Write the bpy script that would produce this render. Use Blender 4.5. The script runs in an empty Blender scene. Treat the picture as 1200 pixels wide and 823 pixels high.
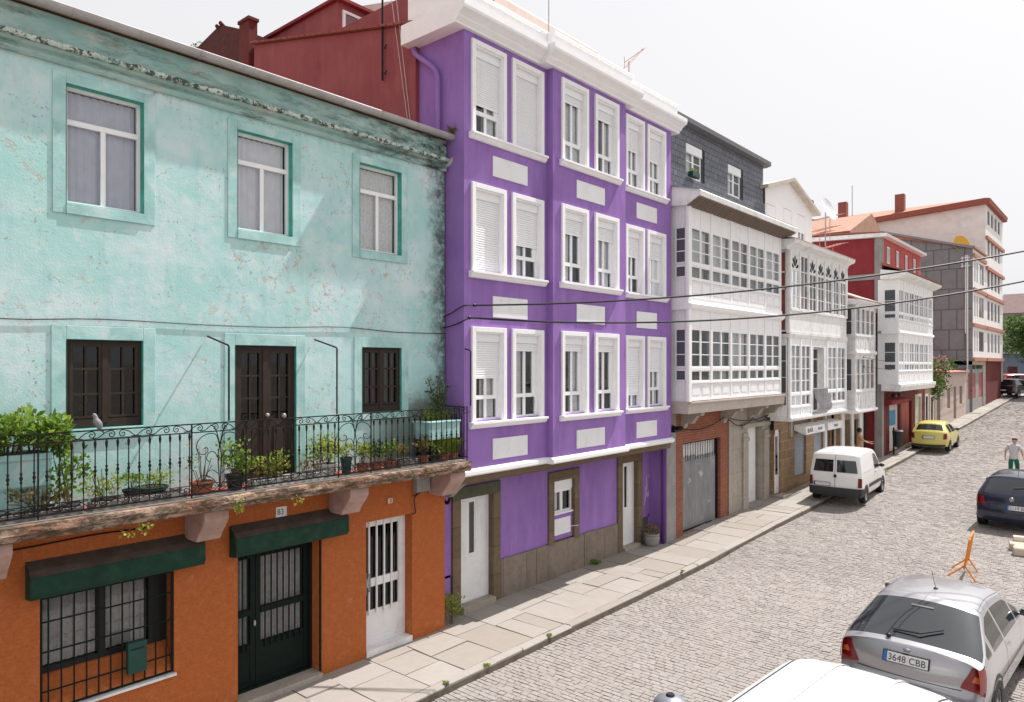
EXPO = 0.50
import bpy, bmesh, math, random
from mathutils import Vector, Matrix
R = math.radians
rnd = random.Random(11)
scene = bpy.context.scene
col = scene.collection
ORG = {}

# ------------------------------------------------------------------ mesh builder
def catmull(P, n):
    out = []
    P = [Vector(p) for p in P]
    for i in range(len(P)-1):
        a = P[max(i-1, 0)]; b = P[i]; c = P[i+1]; d = P[min(i+2, len(P)-1)]
        for k in range(n):
            t = k/n
            out.append(.5*((2*b)+(c-a)*t+(2*a-5*b+4*c-d)*t*t+(3*b-a-3*c+d)*t**3))
    out.append(P[-1])
    return out

class MB:
    def __init__(s): s.v = []; s.f = []
    def add(s, vs, fs):
        n = len(s.v); s.v += [tuple(v) for v in vs]
        s.f += [tuple(i+n for i in f) for f in fs]; return s
    def box(s, x0, x1, y0, y1, z0, z1):
        return s.add([(x0,y0,z0),(x1,y0,z0),(x1,y1,z0),(x0,y1,z0),(x0,y0,z1),(x1,y0,z1),(x1,y1,z1),(x0,y1,z1)],
            [(0,3,2,1),(4,5,6,7),(0,1,5,4),(1,2,6,5),(2,3,7,6),(3,0,4,7)])
    def fbox(s, F, a0, a1, d0, d1, z0, z1):
        vs = [F(a,d,z) for z in (z0,z1) for a,d in ((a0,d0),(a1,d0),(a1,d1),(a0,d1))]
        return s.add(vs, [(0,3,2,1),(4,5,6,7),(0,1,5,4),(1,2,6,5),(2,3,7,6),(3,0,4,7)])
    def fquad(s, F, a0, a1, d, z0, z1):
        return s.add([F(a0,d,z0),F(a1,d,z0),F(a1,d,z1),F(a0,d,z1)], [(0,1,2,3)])
    def frame(s, F, a0, a1, z0, z1, w, d0, d1):
        s.fbox(F,a0,a0+w,d0,d1,z0,z1); s.fbox(F,a1-w,a1,d0,d1,z0,z1)
        s.fbox(F,a0+w,a1-w,d0,d1,z0,z0+w); s.fbox(F,a0+w,a1-w,d0,d1,z1-w,z1); return s
    def quad(s, a, b, c, d): return s.add([a,b,c,d], [(0,1,2,3)])
    def prism_y(s, prof, y0, y1):
        n = len(prof)
        vs = [(x,y0,z) for x,z in prof]+[(x,y1,z) for x,z in prof]
        return s.add(vs, [tuple(range(n))[::-1], tuple(range(n,2*n))]+[(i,(i+1)%n,n+(i+1)%n,n+i) for i in range(n)])
    def prism_x(s, prof, x0, x1):
        n = len(prof)
        vs = [(x0,y,z) for y,z in prof]+[(x1,y,z) for y,z in prof]
        return s.add(vs, [tuple(range(n))[::-1], tuple(range(n,2*n))]+[(i,(i+1)%n,n+(i+1)%n,n+i) for i in range(n)])
    def prism_z(s, prof, z0, z1):
        n = len(prof)
        vs = [(x,y,z0) for x,y in prof]+[(x,y,z1) for x,y in prof]
        return s.add(vs, [tuple(range(n))[::-1], tuple(range(n,2*n))]+[(i,(i+1)%n,n+(i+1)%n,n+i) for i in range(n)])
    def tube(s, pts, r, n=6):
        P = [Vector(p) for p in pts]; m = len(P)
        up = Vector((0,0,1)); rs = r if isinstance(r, (list,tuple)) else [r]*m
        base = len(s.v); prev = None
        for i, p in enumerate(P):
            t = (P[min(i+1,m-1)]-P[max(i-1,0)])
            if t.length < 1e-9: t = Vector((0,0,1))
            t.normalize()
            a = prev if prev is not None else (Vector((1,0,0)) if abs(t.z) > .9 else up)
            a = a - t*a.dot(t)
            if a.length < 1e-6: a = t.orthogonal()
            a.normalize(); prev = a; b = t.cross(a)
            for k in range(n):
                q = 2*math.pi*k/n
                s.v.append(tuple(p+(a*math.cos(q)+b*math.sin(q))*rs[i]))
        for i in range(m-1):
            for k in range(n):
                s.f.append((base+i*n+k, base+i*n+(k+1)%n, base+(i+1)*n+(k+1)%n, base+(i+1)*n+k))
        s.f.append(tuple(base+k for k in range(n))[::-1]); s.f.append(tuple(base+(m-1)*n+k for k in range(n)))
        return s
    def lathe(s, c, prof, n=16, axis='z'):
        base = len(s.v); m = len(prof)
        for r, h in prof:
            for k in range(n):
                q = 2*math.pi*k/n; a, b = r*math.cos(q), r*math.sin(q)
                v = (a,b,h) if axis == 'z' else ((h,a,b) if axis == 'x' else (a,h,b))
                s.v.append((c[0]+v[0], c[1]+v[1], c[2]+v[2]))
        for i in range(m-1):
            for k in range(n):
                s.f.append((base+i*n+k, base+i*n+(k+1)%n, base+(i+1)*n+(k+1)%n, base+(i+1)*n+k))
        s.f.append(tuple(base+k for k in range(n))[::-1]); s.f.append(tuple(base+(m-1)*n+k for k in range(n)))
        return s
    def ell(s, c, r, n=12, m=8):
        prof = [(max(.001, math.sin(math.pi*i/m)), -math.cos(math.pi*i/m)) for i in range(m+1)]
        b = len(s.v); s.lathe((0,0,0), prof, n)
        for i in range(b, len(s.v)):
            v = s.v[i]; s.v[i] = (c[0]+v[0]*r[0], c[1]+v[1]*r[1], c[2]+v[2]*r[2])
        return s
    def grid(s, fn, nu, nv):
        vs = [fn(i/nu, j/nv) for i in range(nu+1) for j in range(nv+1)]
        return s.add(vs, [(i*(nv+1)+j, (i+1)*(nv+1)+j, (i+1)*(nv+1)+j+1, i*(nv+1)+j+1) for i in range(nu) for j in range(nv)])
    def leaf(s, p, d, size, w=.55, fold=.25):
        d = Vector(d); d.normalize()
        a = d.cross(Vector((rnd.uniform(-1,1),rnd.uniform(-1,1),rnd.uniform(.2,1))))
        if a.length < 1e-4: a = d.orthogonal()
        a.normalize(); n = a.cross(d); p = Vector(p)
        L = size; W = size*w*.5
        s.add([p, p+d*L*.45+a*W+n*fold*W, p+d*L, p+d*L*.45-a*W+n*fold*W, p+d*L*.5-n*.02*L],
              [(0,1,4),(1,2,4),(2,3,4),(3,0,4)]); return s
    def leaves(s, c, r, n, size, w=.6, hollow=.3, up=.4):
        for i in range(n):
            while True:
                q = Vector((rnd.uniform(-1,1),rnd.uniform(-1,1),rnd.uniform(-1,1)))
                if hollow < q.length <= 1: break
            p = (c[0]+q.x*r[0], c[1]+q.y*r[1], c[2]+q.z*r[2])
            d = Vector((q.x+rnd.uniform(-.8,.8), q.y+rnd.uniform(-.8,.8), q.z*.5+up+rnd.uniform(-.7,.7)))
            s.leaf(p, d, size*rnd.uniform(.6,1.3), w)
        return s
    def build(s, name, mat, parent=None, smooth=False, bevel=0, recalc=True, org=None):
        me = bpy.data.meshes.new(name)
        o = org if org is not None else (ORG.get(parent.name, (0,0,0)) if parent else (0,0,0))
        vs = s.v if o == (0,0,0) else [(x-o[0],y-o[1],z-o[2]) for x,y,z in s.v]
        me.from_pydata(vs, [], s.f)
        if recalc:
            bm = bmesh.new(); bm.from_mesh(me)
            if smooth: bmesh.ops.remove_doubles(bm, verts=bm.verts, dist=1e-5)
            bmesh.ops.recalc_face_normals(bm, faces=bm.faces); bm.to_mesh(me); bm.free()
        if smooth: me.polygons.foreach_set('use_smooth', [True]*len(me.polygons))
        me.materials.append(mat)
        ob = bpy.data.objects.new(name, me); col.objects.link(ob)
        if parent is not None: ob.parent = parent
        ORG[ob.name] = o
        if bevel:
            b = ob.modifiers.new('bevel','BEVEL'); b.width = bevel; b.segments = 2; b.limit_method = 'ANGLE'
            b.angle_limit = R(40)
        return ob

def thing(name, label, cat, loc=(0,0,0), rotz=0, group=None, local=False):
    o = bpy.data.objects.new(name, None); col.objects.link(o); o.empty_display_size = .2
    o.location = loc; o.rotation_euler = (0,0,rotz); o['label'] = label; o['category'] = cat
    if group: o['group'] = group
    ORG[o.name] = (0,0,0) if local else tuple(loc)
    return o
def tag(o, label=None, cat=None, group=None, kind=None):
    if label: o['label'] = label
    if cat: o['category'] = cat
    if group: o['group'] = group
    if kind: o['kind'] = kind
    return o
def copy_tree(o, parent=None):
    c = o.copy(); col.objects.link(c)
    if parent is not None:
        c.parent = parent
    ORG[c.name] = ORG.get(o.name, (0,0,0))
    for ch in list(o.children): copy_tree(ch, c)
    return c
def text_mesh(mb, txt, F, a0, d, z0, h, w=None, thick=.004, space=1.0):
    cu = bpy.data.curves.new('t', 'FONT'); cu.body = txt; cu.size = 1; cu.extrude = 0; cu.space_character = space
    ob = bpy.data.objects.new('t', cu); col.objects.link(ob)
    dg = bpy.context.evaluated_depsgraph_get(); dg.update()
    me = bpy.data.meshes.new_from_object(ob.evaluated_get(dg))
    xs = [v.co.x for v in me.vertices]; ys = [v.co.y for v in me.vertices]
    x0, x1, y0, y1 = min(xs), max(xs), min(ys), max(ys)
    sc = h/(y1-y0); sx = (w/(x1-x0)) if w else sc
    vs = [F(a0+(v.co.x-x0)*sx, d, z0+(v.co.y-y0)*sc) for v in me.vertices]
    mb.add(vs, [tuple(p.vertices) for p in me.polygons])
    bpy.data.objects.remove(ob); bpy.data.curves.remove(cu); bpy.data.meshes.remove(me)
    return mb

# ------------------------------------------------------------------ materials
class NT:
    def __init__(s, name):
        s.m = bpy.data.materials.new(name); s.m.use_nodes = True
        s.t = s.m.node_tree; s.t.nodes.clear()
        s.out = s.t.nodes.new('ShaderNodeOutputMaterial')
        s.b = s.t.nodes.new('ShaderNodeBsdfPrincipled'); s.t.links.new(s.b.outputs[0], s.out.inputs[0])
        s.tc = s.t.nodes.new('ShaderNodeTexCoord').outputs['Object']
    def n(s, typ, **k):
        nd = s.t.nodes.new(typ)
        for a, b in k.items(): setattr(nd, a, b)
        return nd
    def l(s, a, b): s.t.links.new(a, b)
    def vec(s, sc=(1,1,1), rot=(0,0,0)):
        m = s.n('ShaderNodeMapping'); m.inputs['Scale'].default_value = sc; m.inputs['Rotation'].default_value = rot
        s.l(s.tc, m.inputs[0]); return m.outputs[0]
    def noise(s, scale, detail=4, rough=.6, vec=None, dist=0):
        nd = s.n('ShaderNodeTexNoise'); nd.inputs['Scale'].default_value = scale
        nd.inputs['Detail'].default_value = detail; nd.inputs['Roughness'].default_value = rough
        nd.inputs['Distortion'].default_value = dist
        s.l(vec if vec is not None else s.tc, nd.inputs['Vector']); return nd.outputs['Fac']
    def ramp(s, fac, stops):
        nd = s.n('ShaderNodeValToRGB'); e = nd.color_ramp.elements
        while len(e) < len(stops): e.new(.5)
        for i, (p, c) in enumerate(stops):
            e[i].position = p; e[i].color = (c, c, c, 1) if isinstance(c, (int,float)) else (*c, 1)
        s.l(fac, nd.inputs[0]); return nd.outputs[0]
    def mix(s, fac, a, b, mode='MIX'):
        nd = s.n('ShaderNodeMix', data_type='RGBA', blend_type=mode)
        for sock, v in ((nd.inputs[0], fac), (nd.inputs[6], a), (nd.inputs[7], b)):
            if isinstance(v, (int,float)): sock.default_value = v
            elif isinstance(v, tuple): sock.default_value = (*v, 1)
            else: s.l(v, sock)
        return nd.outputs[2]
    def math(s, op, a, b):
        nd = s.n('ShaderNodeMath', operation=op)
        for sock, v in ((nd.inputs[0], a), (nd.inputs[1], b)):
            if isinstance(v, (int,float)): sock.default_value = v
            else: s.l(v, sock)
        return nd.outputs[0]
    def sep(s):
        nd = s.n('ShaderNodeSeparateXYZ'); s.l(s.tc, nd.inputs[0]); return nd.outputs
    def color(s, c):
        if isinstance(c, tuple): s.b.inputs['Base Color'].default_value = (*c, 1)
        else: s.l(c, s.b.inputs['Base Color'])
    def bump(s, h, strength=.3, dist=.01):
        nd = s.n('ShaderNodeBump'); nd.inputs['Strength'].default_value = strength; nd.inputs['Distance'].default_value = dist
        s.l(h, nd.inputs['Height']); s.l(nd.outputs[0], s.b.inputs['Normal'])
    def fin(s, rough=.8, spec=.3, metal=0):
        s.b.inputs['Roughness'].default_value = rough; s.b.inputs['Specular IOR Level'].default_value = spec
        s.b.inputs['Metallic'].default_value = metal; return s.m

def plain(name, c, rough=.6, var=.15, scale=6, bump=0, metal=0, spec=.4, dirt=None, dscale=2.5, damt=.5):
    t = NT(name)
    c2 = tuple(x*(1-var) for x in c); c1 = tuple(min(1, x*(1+var*.6)) for x in c)
    f = t.ramp(t.noise(scale, 5), [(.3,0),(.7,1)])
    k = t.mix(f, c2, c1)
    if dirt: k = t.mix(t.math('MULTIPLY', t.ramp(t.noise(dscale, 8, .7, dist=.5), [(.5,0),(.72,1)]), damt), k, dirt)
    t.color(k)
    if bump: t.bump(t.noise(scale*12, 4), bump, .006)
    return t.fin(rough, spec, metal)

def glassmat(name, tint=(.75,.8,.8), spec=.10, rough=.02, gc=(.9,.93,.95)):
    m = bpy.data.materials.new(name); m.use_nodes = True; t = m.node_tree; t.nodes.clear()
    o = t.nodes.new('ShaderNodeOutputMaterial'); mx = t.nodes.new('ShaderNodeMixShader')
    tr = t.nodes.new('ShaderNodeBsdfTransparent'); tr.inputs[0].default_value = (*tint, 1)
    g = t.nodes.new('ShaderNodeBsdfGlossy'); g.inputs['Roughness'].default_value = rough; g.inputs[0].default_value = (*gc, 1)
    lw = t.nodes.new('ShaderNodeLayerWeight'); lw.inputs[0].default_value = .25
    mm = t.nodes.new('ShaderNodeMath'); mm.operation = 'MULTIPLY_ADD'; mm.inputs[1].default_value = .9; mm.inputs[2].default_value = spec*.5
    t.links.new(lw.outputs['Fresnel'], mm.inputs[0]); mm.use_clamp = True
    # slight waviness
    nz = t.nodes.new('ShaderNodeTexNoise'); nz.inputs['Scale'].default_value = 2.2
    tc = t.nodes.new('ShaderNodeTexCoord'); t.links.new(tc.outputs['Object'], nz.inputs['Vector'])
    bp = t.nodes.new('ShaderNodeBump'); bp.inputs['Strength'].default_value = .12; bp.inputs['Distance'].default_value = .02
    t.links.new(nz.outputs['Fac'], bp.inputs['Height']); t.links.new(bp.outputs[0], g.inputs['Normal'])
    t.links.new(mm.outputs[0], mx.inputs[0]); t.links.new(tr.outputs[0], mx.inputs[1]); t.links.new(g.outputs[0], mx.inputs[2])
    t.links.new(mx.outputs[0], o.inputs[0]); return m

M = {}
def teal_wall():
    t = NT('turquoise_render'); x, y, z = t.sep()
    big = t.ramp(t.noise(.8, 6, .65, dist=.6), [(.32,0),(.66,1)])
    k = t.mix(big, (.37,.62,.63), (.60,.72,.745))
    k = t.mix(t.ramp(t.noise(2.3, 8, .7, dist=1.0), [(.42,0),(.62,1)]), k, (.44,.66,.655))
    k = t.mix(t.math('MULTIPLY', t.ramp(t.noise(1.1, 5, .6, vec=t.vec((1,.55,1.6))), [(.50,0),(.66,1)]), .6), k, (.66,.755,.775))
    # vertical streaks
    st = t.ramp(t.noise(3, 6, .7, vec=t.vec((1,1.6,.22))), [(.52,0),(.72,1)])
    k = t.mix(t.math('MULTIPLY', st, .4), k, (.20,.48,.47))
    # salmon peeling patches
    p1 = t.math('MULTIPLY', t.ramp(t.noise(.9, 3, .5, vec=t.vec((1,1,1),(0,0,2))), [(.48,0),(.56,1)]),
                t.ramp(t.noise(6, 9, .74, dist=.9), [(.555,0),(.60,1)]))
    k = t.mix(t.math('MULTIPLY', t.ramp(t.noise(.55,4,.6,vec=t.vec((1,1,1.4),(0,0,1))), [(.48,0),(.56,1)]), .5), k, (.33,.62,.58))
    k = t.mix(t.math('MULTIPLY', t.ramp(t.noise(4.5,7,.7), [(.56,0),(.60,1)]), .35), k, (.70,.71,.69))
    k = t.mix(t.math('MULTIPLY', p1, .8), k, (.50,.39,.33))
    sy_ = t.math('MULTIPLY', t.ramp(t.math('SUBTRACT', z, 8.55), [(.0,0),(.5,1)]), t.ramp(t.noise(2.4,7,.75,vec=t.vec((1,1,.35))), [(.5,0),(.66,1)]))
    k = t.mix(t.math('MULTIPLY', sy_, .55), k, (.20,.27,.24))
    p2 = t.math('MULTIPLY', t.ramp(t.noise(1.7, 3, .5), [(.52,0),(.6,1)]), t.ramp(t.noise(16, 8, .75), [(.57,0),(.61,1)]))
    k = t.mix(p2, k, (.30,.30,.26))
    # mould near right edge and under cornice
    me = t.math('MULTIPLY', t.ramp(t.math('ADD', t.math('SUBTRACT', y, 4.66), t.math('MULTIPLY', t.noise(2.2,6,.7), 1.0)), [(.25,0),(.6,1)]),
                t.ramp(t.noise(6, 8, .75), [(.33,0),(.52,1)]))
    k = t.mix(t.math('MULTIPLY', me, .85), k, (.055,.065,.05))
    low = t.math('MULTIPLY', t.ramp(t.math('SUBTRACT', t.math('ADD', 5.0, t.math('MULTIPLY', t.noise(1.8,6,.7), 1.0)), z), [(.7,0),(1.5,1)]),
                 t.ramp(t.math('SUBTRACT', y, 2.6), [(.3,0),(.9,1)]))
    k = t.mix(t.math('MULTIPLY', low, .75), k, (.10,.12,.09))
    # cracks
    cr = t.n('ShaderNodeTexVoronoi', feature='DISTANCE_TO_EDGE'); cr.inputs['Scale'].default_value = .9
    mp = t.n('ShaderNodeMixRGB') if False else None
    va = t.n('ShaderNodeVectorMath', operation='ADD'); nc = t.n('ShaderNodeTexNoise'); nc.inputs['Scale'].default_value = 3; nc.inputs['Detail'].default_value = 6
    sc = t.n('ShaderNodeVectorMath', operation='SCALE'); sc.inputs['Scale'].default_value = .5
    t.l(t.tc, nc.inputs['Vector']); t.l(nc.outputs['Color'], sc.inputs[0]); t.l(sc.outputs[0], va.inputs[0]); t.l(t.tc, va.inputs[1]); t.l(va.outputs[0], cr.inputs['Vector'])
    crk = t.math('MULTIPLY', t.ramp(cr.outputs['Distance'], [(0,1),(.005,0)]), t.ramp(t.noise(.6,2), [(.56,0),(.60,.7)]))
    k = t.mix(crk, k, (.12,.2,.18))
    k = t.mix(t.math('MULTIPLY', t.ramp(t.noise(42, 5, .8), [(.62,0),(.72,1)]), .35), k, (.14,.30,.28))
    t.color(k)
    h = t.math('ADD', t.math('MULTIPLY', t.noise(38, 6, .75), .6), t.math('MULTIPLY', t.noise(5, 5), .8))
    h = t.math('SUBTRACT', h, t.math('MULTIPLY', p1, .25))
    t.bump(h, .40, .02)
    return t.fin(.93, .15)
M['teal'] = teal_wall()
M['teal_trim'] = plain('turquoise_trim_paint', (.36,.60,.585), .85, .25, 2.5, .5, dirt=(.60,.67,.66), dscale=2.5, damt=.9)
M['teal_reveal'] = plain('green_reveal_paint', (.06,.40,.33), .75, .35, 4, .3, dirt=(.25,.45,.40), dscale=6, damt=.5)
def teal_corn():
    t = NT('mouldy_cornice'); k = t.mix(t.ramp(t.noise(1.4,6,.7), [(.35,0),(.65,1)]), (.29,.49,.46), (.46,.60,.575))
    k = t.mix(t.ramp(t.noise(3.2,8,.75,vec=t.vec((1,.5,1.5))), [(.56,0),(.66,1)]), k, (.60,.52,.46))
    k = t.mix(t.ramp(t.noise(2.6,9,.8,vec=t.vec((1,.45,2.2),(.3,0,0))), [(.5,0),(.64,.8)]), k, (.12,.16,.14)); sy = t.sep()[1]
    k = t.mix(t.math('MULTIPLY', t.ramp(t.math('MULTIPLY', sy, .1), [(.18,.12),(.42,1)]), t.ramp(t.noise(3.4,9,.8,vec=t.vec((1,.5,1.6),(.3,0,0))), [(.44,0),(.58,.95)])), k, (.035,.042,.033))
    t.color(k); t.bump(t.noise(20,7,.8), .8, .02); return t.fin(.95,.1)
M['corn'] = teal_corn()
def ledge():
    t = NT('peeling_ledge'); k = t.mix(t.ramp(t.noise(9,9,.75), [(.47,0),(.52,1)]), (.09,.10,.09), (.60,.66,.60))
    k = t.mix(t.ramp(t.noise(3,6,.7), [(.5,0),(.7,.8)]), k, (.20,.42,.38))
    t.color(k); t.bump(t.noise(20,7,.8), 1, .02); return t.fin(.95,.1)
M['ledge'] = ledge()
def orange():
    t = NT('orange_render')
    br = t.n('ShaderNodeTexBrick'); br.inputs['Scale'].default_value = 1; br.inputs['Brick Width'].default_value = .11; br.inputs['Row Height'].default_value = .055
    br.inputs['Mortar Size'].default_value = .004; br.inputs['Color1'].default_value = (.47,.135,.036,1); br.inputs['Color2'].default_value = (.44,.122,.032,1); br.inputs['Mortar'].default_value = (.41,.115,.033,1)
    sx = t.sep(); cm = t.n('ShaderNodeCombineXYZ'); t.l(sx[1], cm.inputs[0]); t.l(sx[2], cm.inputs[1]); t.l(cm.outputs[0], br.inputs['Vector'])
    k = t.mix(t.math('MULTIPLY', t.ramp(t.noise(1.6,6,.7), [(.4,0),(.7,1)]), .6), br.outputs['Color'], (.44,.13,.05))
    k = t.mix(t.math('MULTIPLY', t.ramp(t.noise(26,6,.75), [(.42,0),(.66,1)]), .6), k, (.30,.075,.022))
    k = t.mix(t.math('MULTIPLY', t.ramp(t.noise(9,7,.75), [(.48,0),(.66,1)]), .4), k, (.56,.19,.06))
    k = t.mix(t.math('MULTIPLY', t.ramp(t.noise(2.5,8,.75), [(.58,0),(.7,1)]), .4), k, (.55,.30,.18))
    t.color(k); t.bump(t.math('ADD', t.noise(60,5,.7), t.math('MULTIPLY', br.outputs['Fac'], -.2)), .6, .01); return t.fin(.85,.2)
M['orange'] = orange()
M['purple'] = None
def purple(name, c, c2, edge=True):
    t = NT(name)
    k = t.mix(t.ramp(t.noise(.7,5,.6), [(.35,0),(.68,1)]), c, c2)
    k = t.mix(t.math('MULTIPLY', t.ramp(t.noise(3,6,.7,vec=t.vec((1,1,.2))), [(.5,0),(.75,1)]), .3), k, tuple(min(1,q*1.35+.03) for q in c2))
    k = t.mix(t.math('MULTIPLY', t.ramp(t.noise(2,7,.75,vec=t.vec((1,1.3,.3))), [(.50,0),(.68,1)]), .42), k, tuple(q*.65 for q in c))
    t.color(k); t.bump(t.noise(70,4,.7), .35, .006); return t.fin(.8,.25)
M['purple'] = purple('purple_paint', (.265,.14,.415), (.33,.185,.495))
M['redwall'] = purple('dark_red_paint', (.25,.06,.068), (.31,.088,.092))
M['maroon'] = purple('maroon_paint', (.20,.022,.028), (.25,.035,.04))
M['maroon_d'] = purple('old_dark_red', (.11,.018,.018), (.16,.035,.03))
M['white'] = plain('white_paint', (.88,.875,.885), .55, .05, 3, .15, dirt=(.55,.52,.48), dscale=3, damt=.25)
M['whiteold'] = plain('aged_white_paint', (.79,.78,.775), .6, .10, 4, .3, dirt=(.36,.32,.27), dscale=2.2, damt=.5)
M['upvc'] = plain('white_plastic', (.84,.845,.865), .4, .03, 3)
M['panelw'] = plain('white_panel', (.80,.80,.82), .5, .05, 2, dirt=(.55,.52,.5), dscale=3, damt=.4)
M['cream'] = plain('cream_render', (.78,.765,.755), .8, .08, 1.5, .2, dirt=(.42,.38,.33), damt=.35)
def stone(name, c1, c2, c3, w=.55, h=.32, mort=(.42,.38,.32), ms=.012, axis=True, coarse=8):
    t = NT(name)
    br = t.n('ShaderNodeTexBrick'); br.inputs['Scale'].default_value = 1; br.inputs['Brick Width'].default_value = w; br.inputs['Row Height'].default_value = h
    br.inputs['Mortar Size'].default_value = ms; br.inputs['Color1'].default_value = (*c1,1); br.inputs['Color2'].default_value = (*c2,1); br.inputs['Mortar'].default_value = (*mort,1)
    br.inputs['Mortar Smooth'].default_value = .2
    sx = t.sep(); cm = t.n('ShaderNodeCombineXYZ')
    t.l(t.math('ADD', sx[0], sx[1]), cm.inputs[0]); t.l(sx[2], cm.inputs[1]); t.l(cm.outputs[0], br.inputs['Vector'])
    k = t.mix(t.math('MULTIPLY', t.ramp(t.noise(coarse,9,.75), [(.42,0),(.66,1)]), .6), br.outputs['Color'], c3)
    k = t.mix(t.math('MULTIPLY', t.ramp(t.noise(1.3,5,.7), [(.45,0),(.7,1)]), .45), k, tuple(q*.55 for q in c1))
    t.color(k); t.bump(t.math('ADD', t.noise(45,6,.75), t.math('MULTIPLY', br.outputs['Fac'], -1.2)), .6, .012); return t.fin(.9,.2)
M['granite'] = stone('brown_granite', (.275,.225,.185), (.225,.18,.15), (.15,.12,.10), .8, 6, ms=.008, mort=(.12,.09,.07))
M['granite_f'] = stone('granite_frame', (.21,.155,.10), (.17,.12,.075), (.10,.08,.06), 9, .62, ms=.008, mort=(.10,.08,.06))
M['granite_g'] = stone('greenish_granite', (.12,.12,.085), (.11,.11,.08), (.07,.07,.05), 9, 9, ms=.001)
M['sandstone'] = stone('warm_sandstone_blocks', (.40,.265,.155), (.30,.19,.11), (.22,.15,.10), .62, .34, mort=(.46,.37,.27), ms=.015)
M['palestone'] = stone('pale_granite', (.43,.385,.33), (.40,.355,.30), (.30,.26,.22), .9, .8, mort=(.27,.24,.20), ms=.006)
M['brick'] = stone('red_brick', (.36,.115,.06), (.27,.08,.045), (.20,.07,.045), .24, .075, mort=(.34,.20,.15), ms=.012, coarse=14)
M['concrete'] = plain('grey_concrete', (.30,.28,.27), .9, .15, 2, .3, dirt=(.14,.13,.12), dscale=1.5, damt=.6)
M['pinkconc'] = plain('pink_stained_concrete', (.44,.29,.25), .9, .2, 3, .5, dirt=(.24,.15,.11), dscale=5, damt=.6)
def slabedge():
    t = NT('mossy_slab_edge'); k = t.mix(t.ramp(t.noise(2.5,6,.7,vec=t.vec((1,.6,1))), [(.4,0),(.6,1)]), (.34,.18,.13), (.46,.33,.26))
    k = t.mix(t.ramp(t.noise(7,8,.8,vec=t.vec((1,.6,2))), [(.42,0),(.54,.9)]), k, (.075,.06,.04))
    k = t.mix(t.ramp(t.noise(5,6,.75), [(.62,0),(.68,.9)]), k, (.16,.17,.04))
    t.color(k); t.bump(t.noise(25,7,.8), .9, .02); return t.fin(.95,.1)
M['slab'] = slabedge()
M['redfloor'] = plain('red_floor_paint', (.36,.06,.035), .6, .2, 5)
M['iron'] = plain('black_iron', (.012,.011,.013), .65, .3, 8, .1, spec=.2, dirt=(.09,.045,.025), dscale=8, damt=.4)
M['wood'] = plain('brown_wood', (.030,.017,.011), .7, .3, 10, .1)
M['green_paint'] = plain('dark_green_paint', (.010,.045,.028), .6, .3, 5, .1, spec=.2, dirt=(.05,.09,.05), dscale=6, damt=.4)
M['boxtop'] = plain('weathered_brown_top', (.075,.055,.045), .8, .3, 5, .2, dirt=(.13,.11,.09), dscale=4, damt=.4)
M['green_iron'] = plain('dark_green_iron', (.006,.013,.011), .6, .3, 8, spec=.15)
M['letterbox'] = plain('green_letterbox_paint', (.008,.06,.045), .5, .2, 8)
M['graymetal'] = plain('galvanised_metal', (.36,.36,.38), .5, .15, 3, .05, metal=.35, dirt=(.26,.22,.2), damt=.4)
M['gutter'] = plain('zinc_gutter', (.43,.41,.41), .55, .12, 3, 0, metal=.2, dirt=(.25,.22,.2), damt=.6)
M['doorwhite'] = plain('white_door_paint', (.80,.80,.80), .5, .05, 3, .05, dirt=(.42,.38,.34), damt=.3)
M['curtain'] = plain('white_curtain', (.80,.78,.82), .9, .08, 6)
M['lace'] = plain('lace_curtain', (.78,.76,.76), .9, .2, 22)
M['mauvecurtain'] = plain('mauve_curtain', (.64,.63,.72), .9, .1, 5)
M['greycurtain'] = plain('grey_green_net', (.46,.47,.44), .9, .25, 4)
M['dimcurtain'] = plain('dim_net', (.32,.32,.34), .9, .25, 4)
M['dull'] = plain('dull_net', (.36,.34,.32), .9, .25, 14)
M['pinkcurtain'] = plain('pinkish_blind', (.52,.40,.38), .9, .1, 5)
M['dark'] = plain('dark_interior', (.012,.012,.014), .95, .3, 3, spec=.1)
M['darkroom'] = plain('dim_interior', (.055,.05,.048), .95, .3, 3, spec=.1)
M['glass'] = glassmat('window_glass', (.92,.94,.95))
M['glassd'] = glassmat('dark_window_glass', (.35,.36,.38), .06)
M['tile'] = plain('terracotta_roof_tiles', (.42,.20,.13), .85, .3, 7, .4, dirt=(.2,.13,.09), damt=.6)
M['orangeroof'] = plain('orange_roof_tiles', (.40,.23,.165), .85, .2, 3, .4)
M['pinktile'] = plain('pale_pink_roof', (.66,.54,.49), .85, .12, 3, .2)
M['darkbrick'] = plain('sooty_dark_red_chimney', (.10,.025,.022), .9, .35, 6, .5, dirt=(.045,.025,.02), damt=.8)
def slatemat():
    t = NT('slate_tiles')
    br = t.n('ShaderNodeTexBrick'); br.inputs['Scale'].default_value = 1; br.inputs['Brick Width'].default_value = .26; br.inputs['Row Height'].default_value = .185
    br.inputs['Mortar Size'].default_value = .012; br.inputs['Color1'].default_value = (.15,.16,.195,1); br.inputs['Color2'].default_value = (.105,.113,.145,1); br.inputs['Mortar'].default_value = (.035,.035,.04,1)
    sx = t.sep(); cm = t.n('ShaderNodeCombineXYZ'); t.l(t.math('ADD', sx[0], sx[1]), cm.inputs[0]); t.l(sx[2], cm.inputs[1]); t.l(cm.outputs[0], br.inputs['Vector'])
    k = t.mix(t.math('MULTIPLY', t.ramp(t.noise(4,6,.7), [(.4,0),(.7,1)]), .5), br.outputs['Color'], (.17,.17,.19))
    t.color(k); t.bump(br.outputs['Fac'], .8, .01); return t.fin(.6,.4)
M['slate'] = slatemat()
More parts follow.
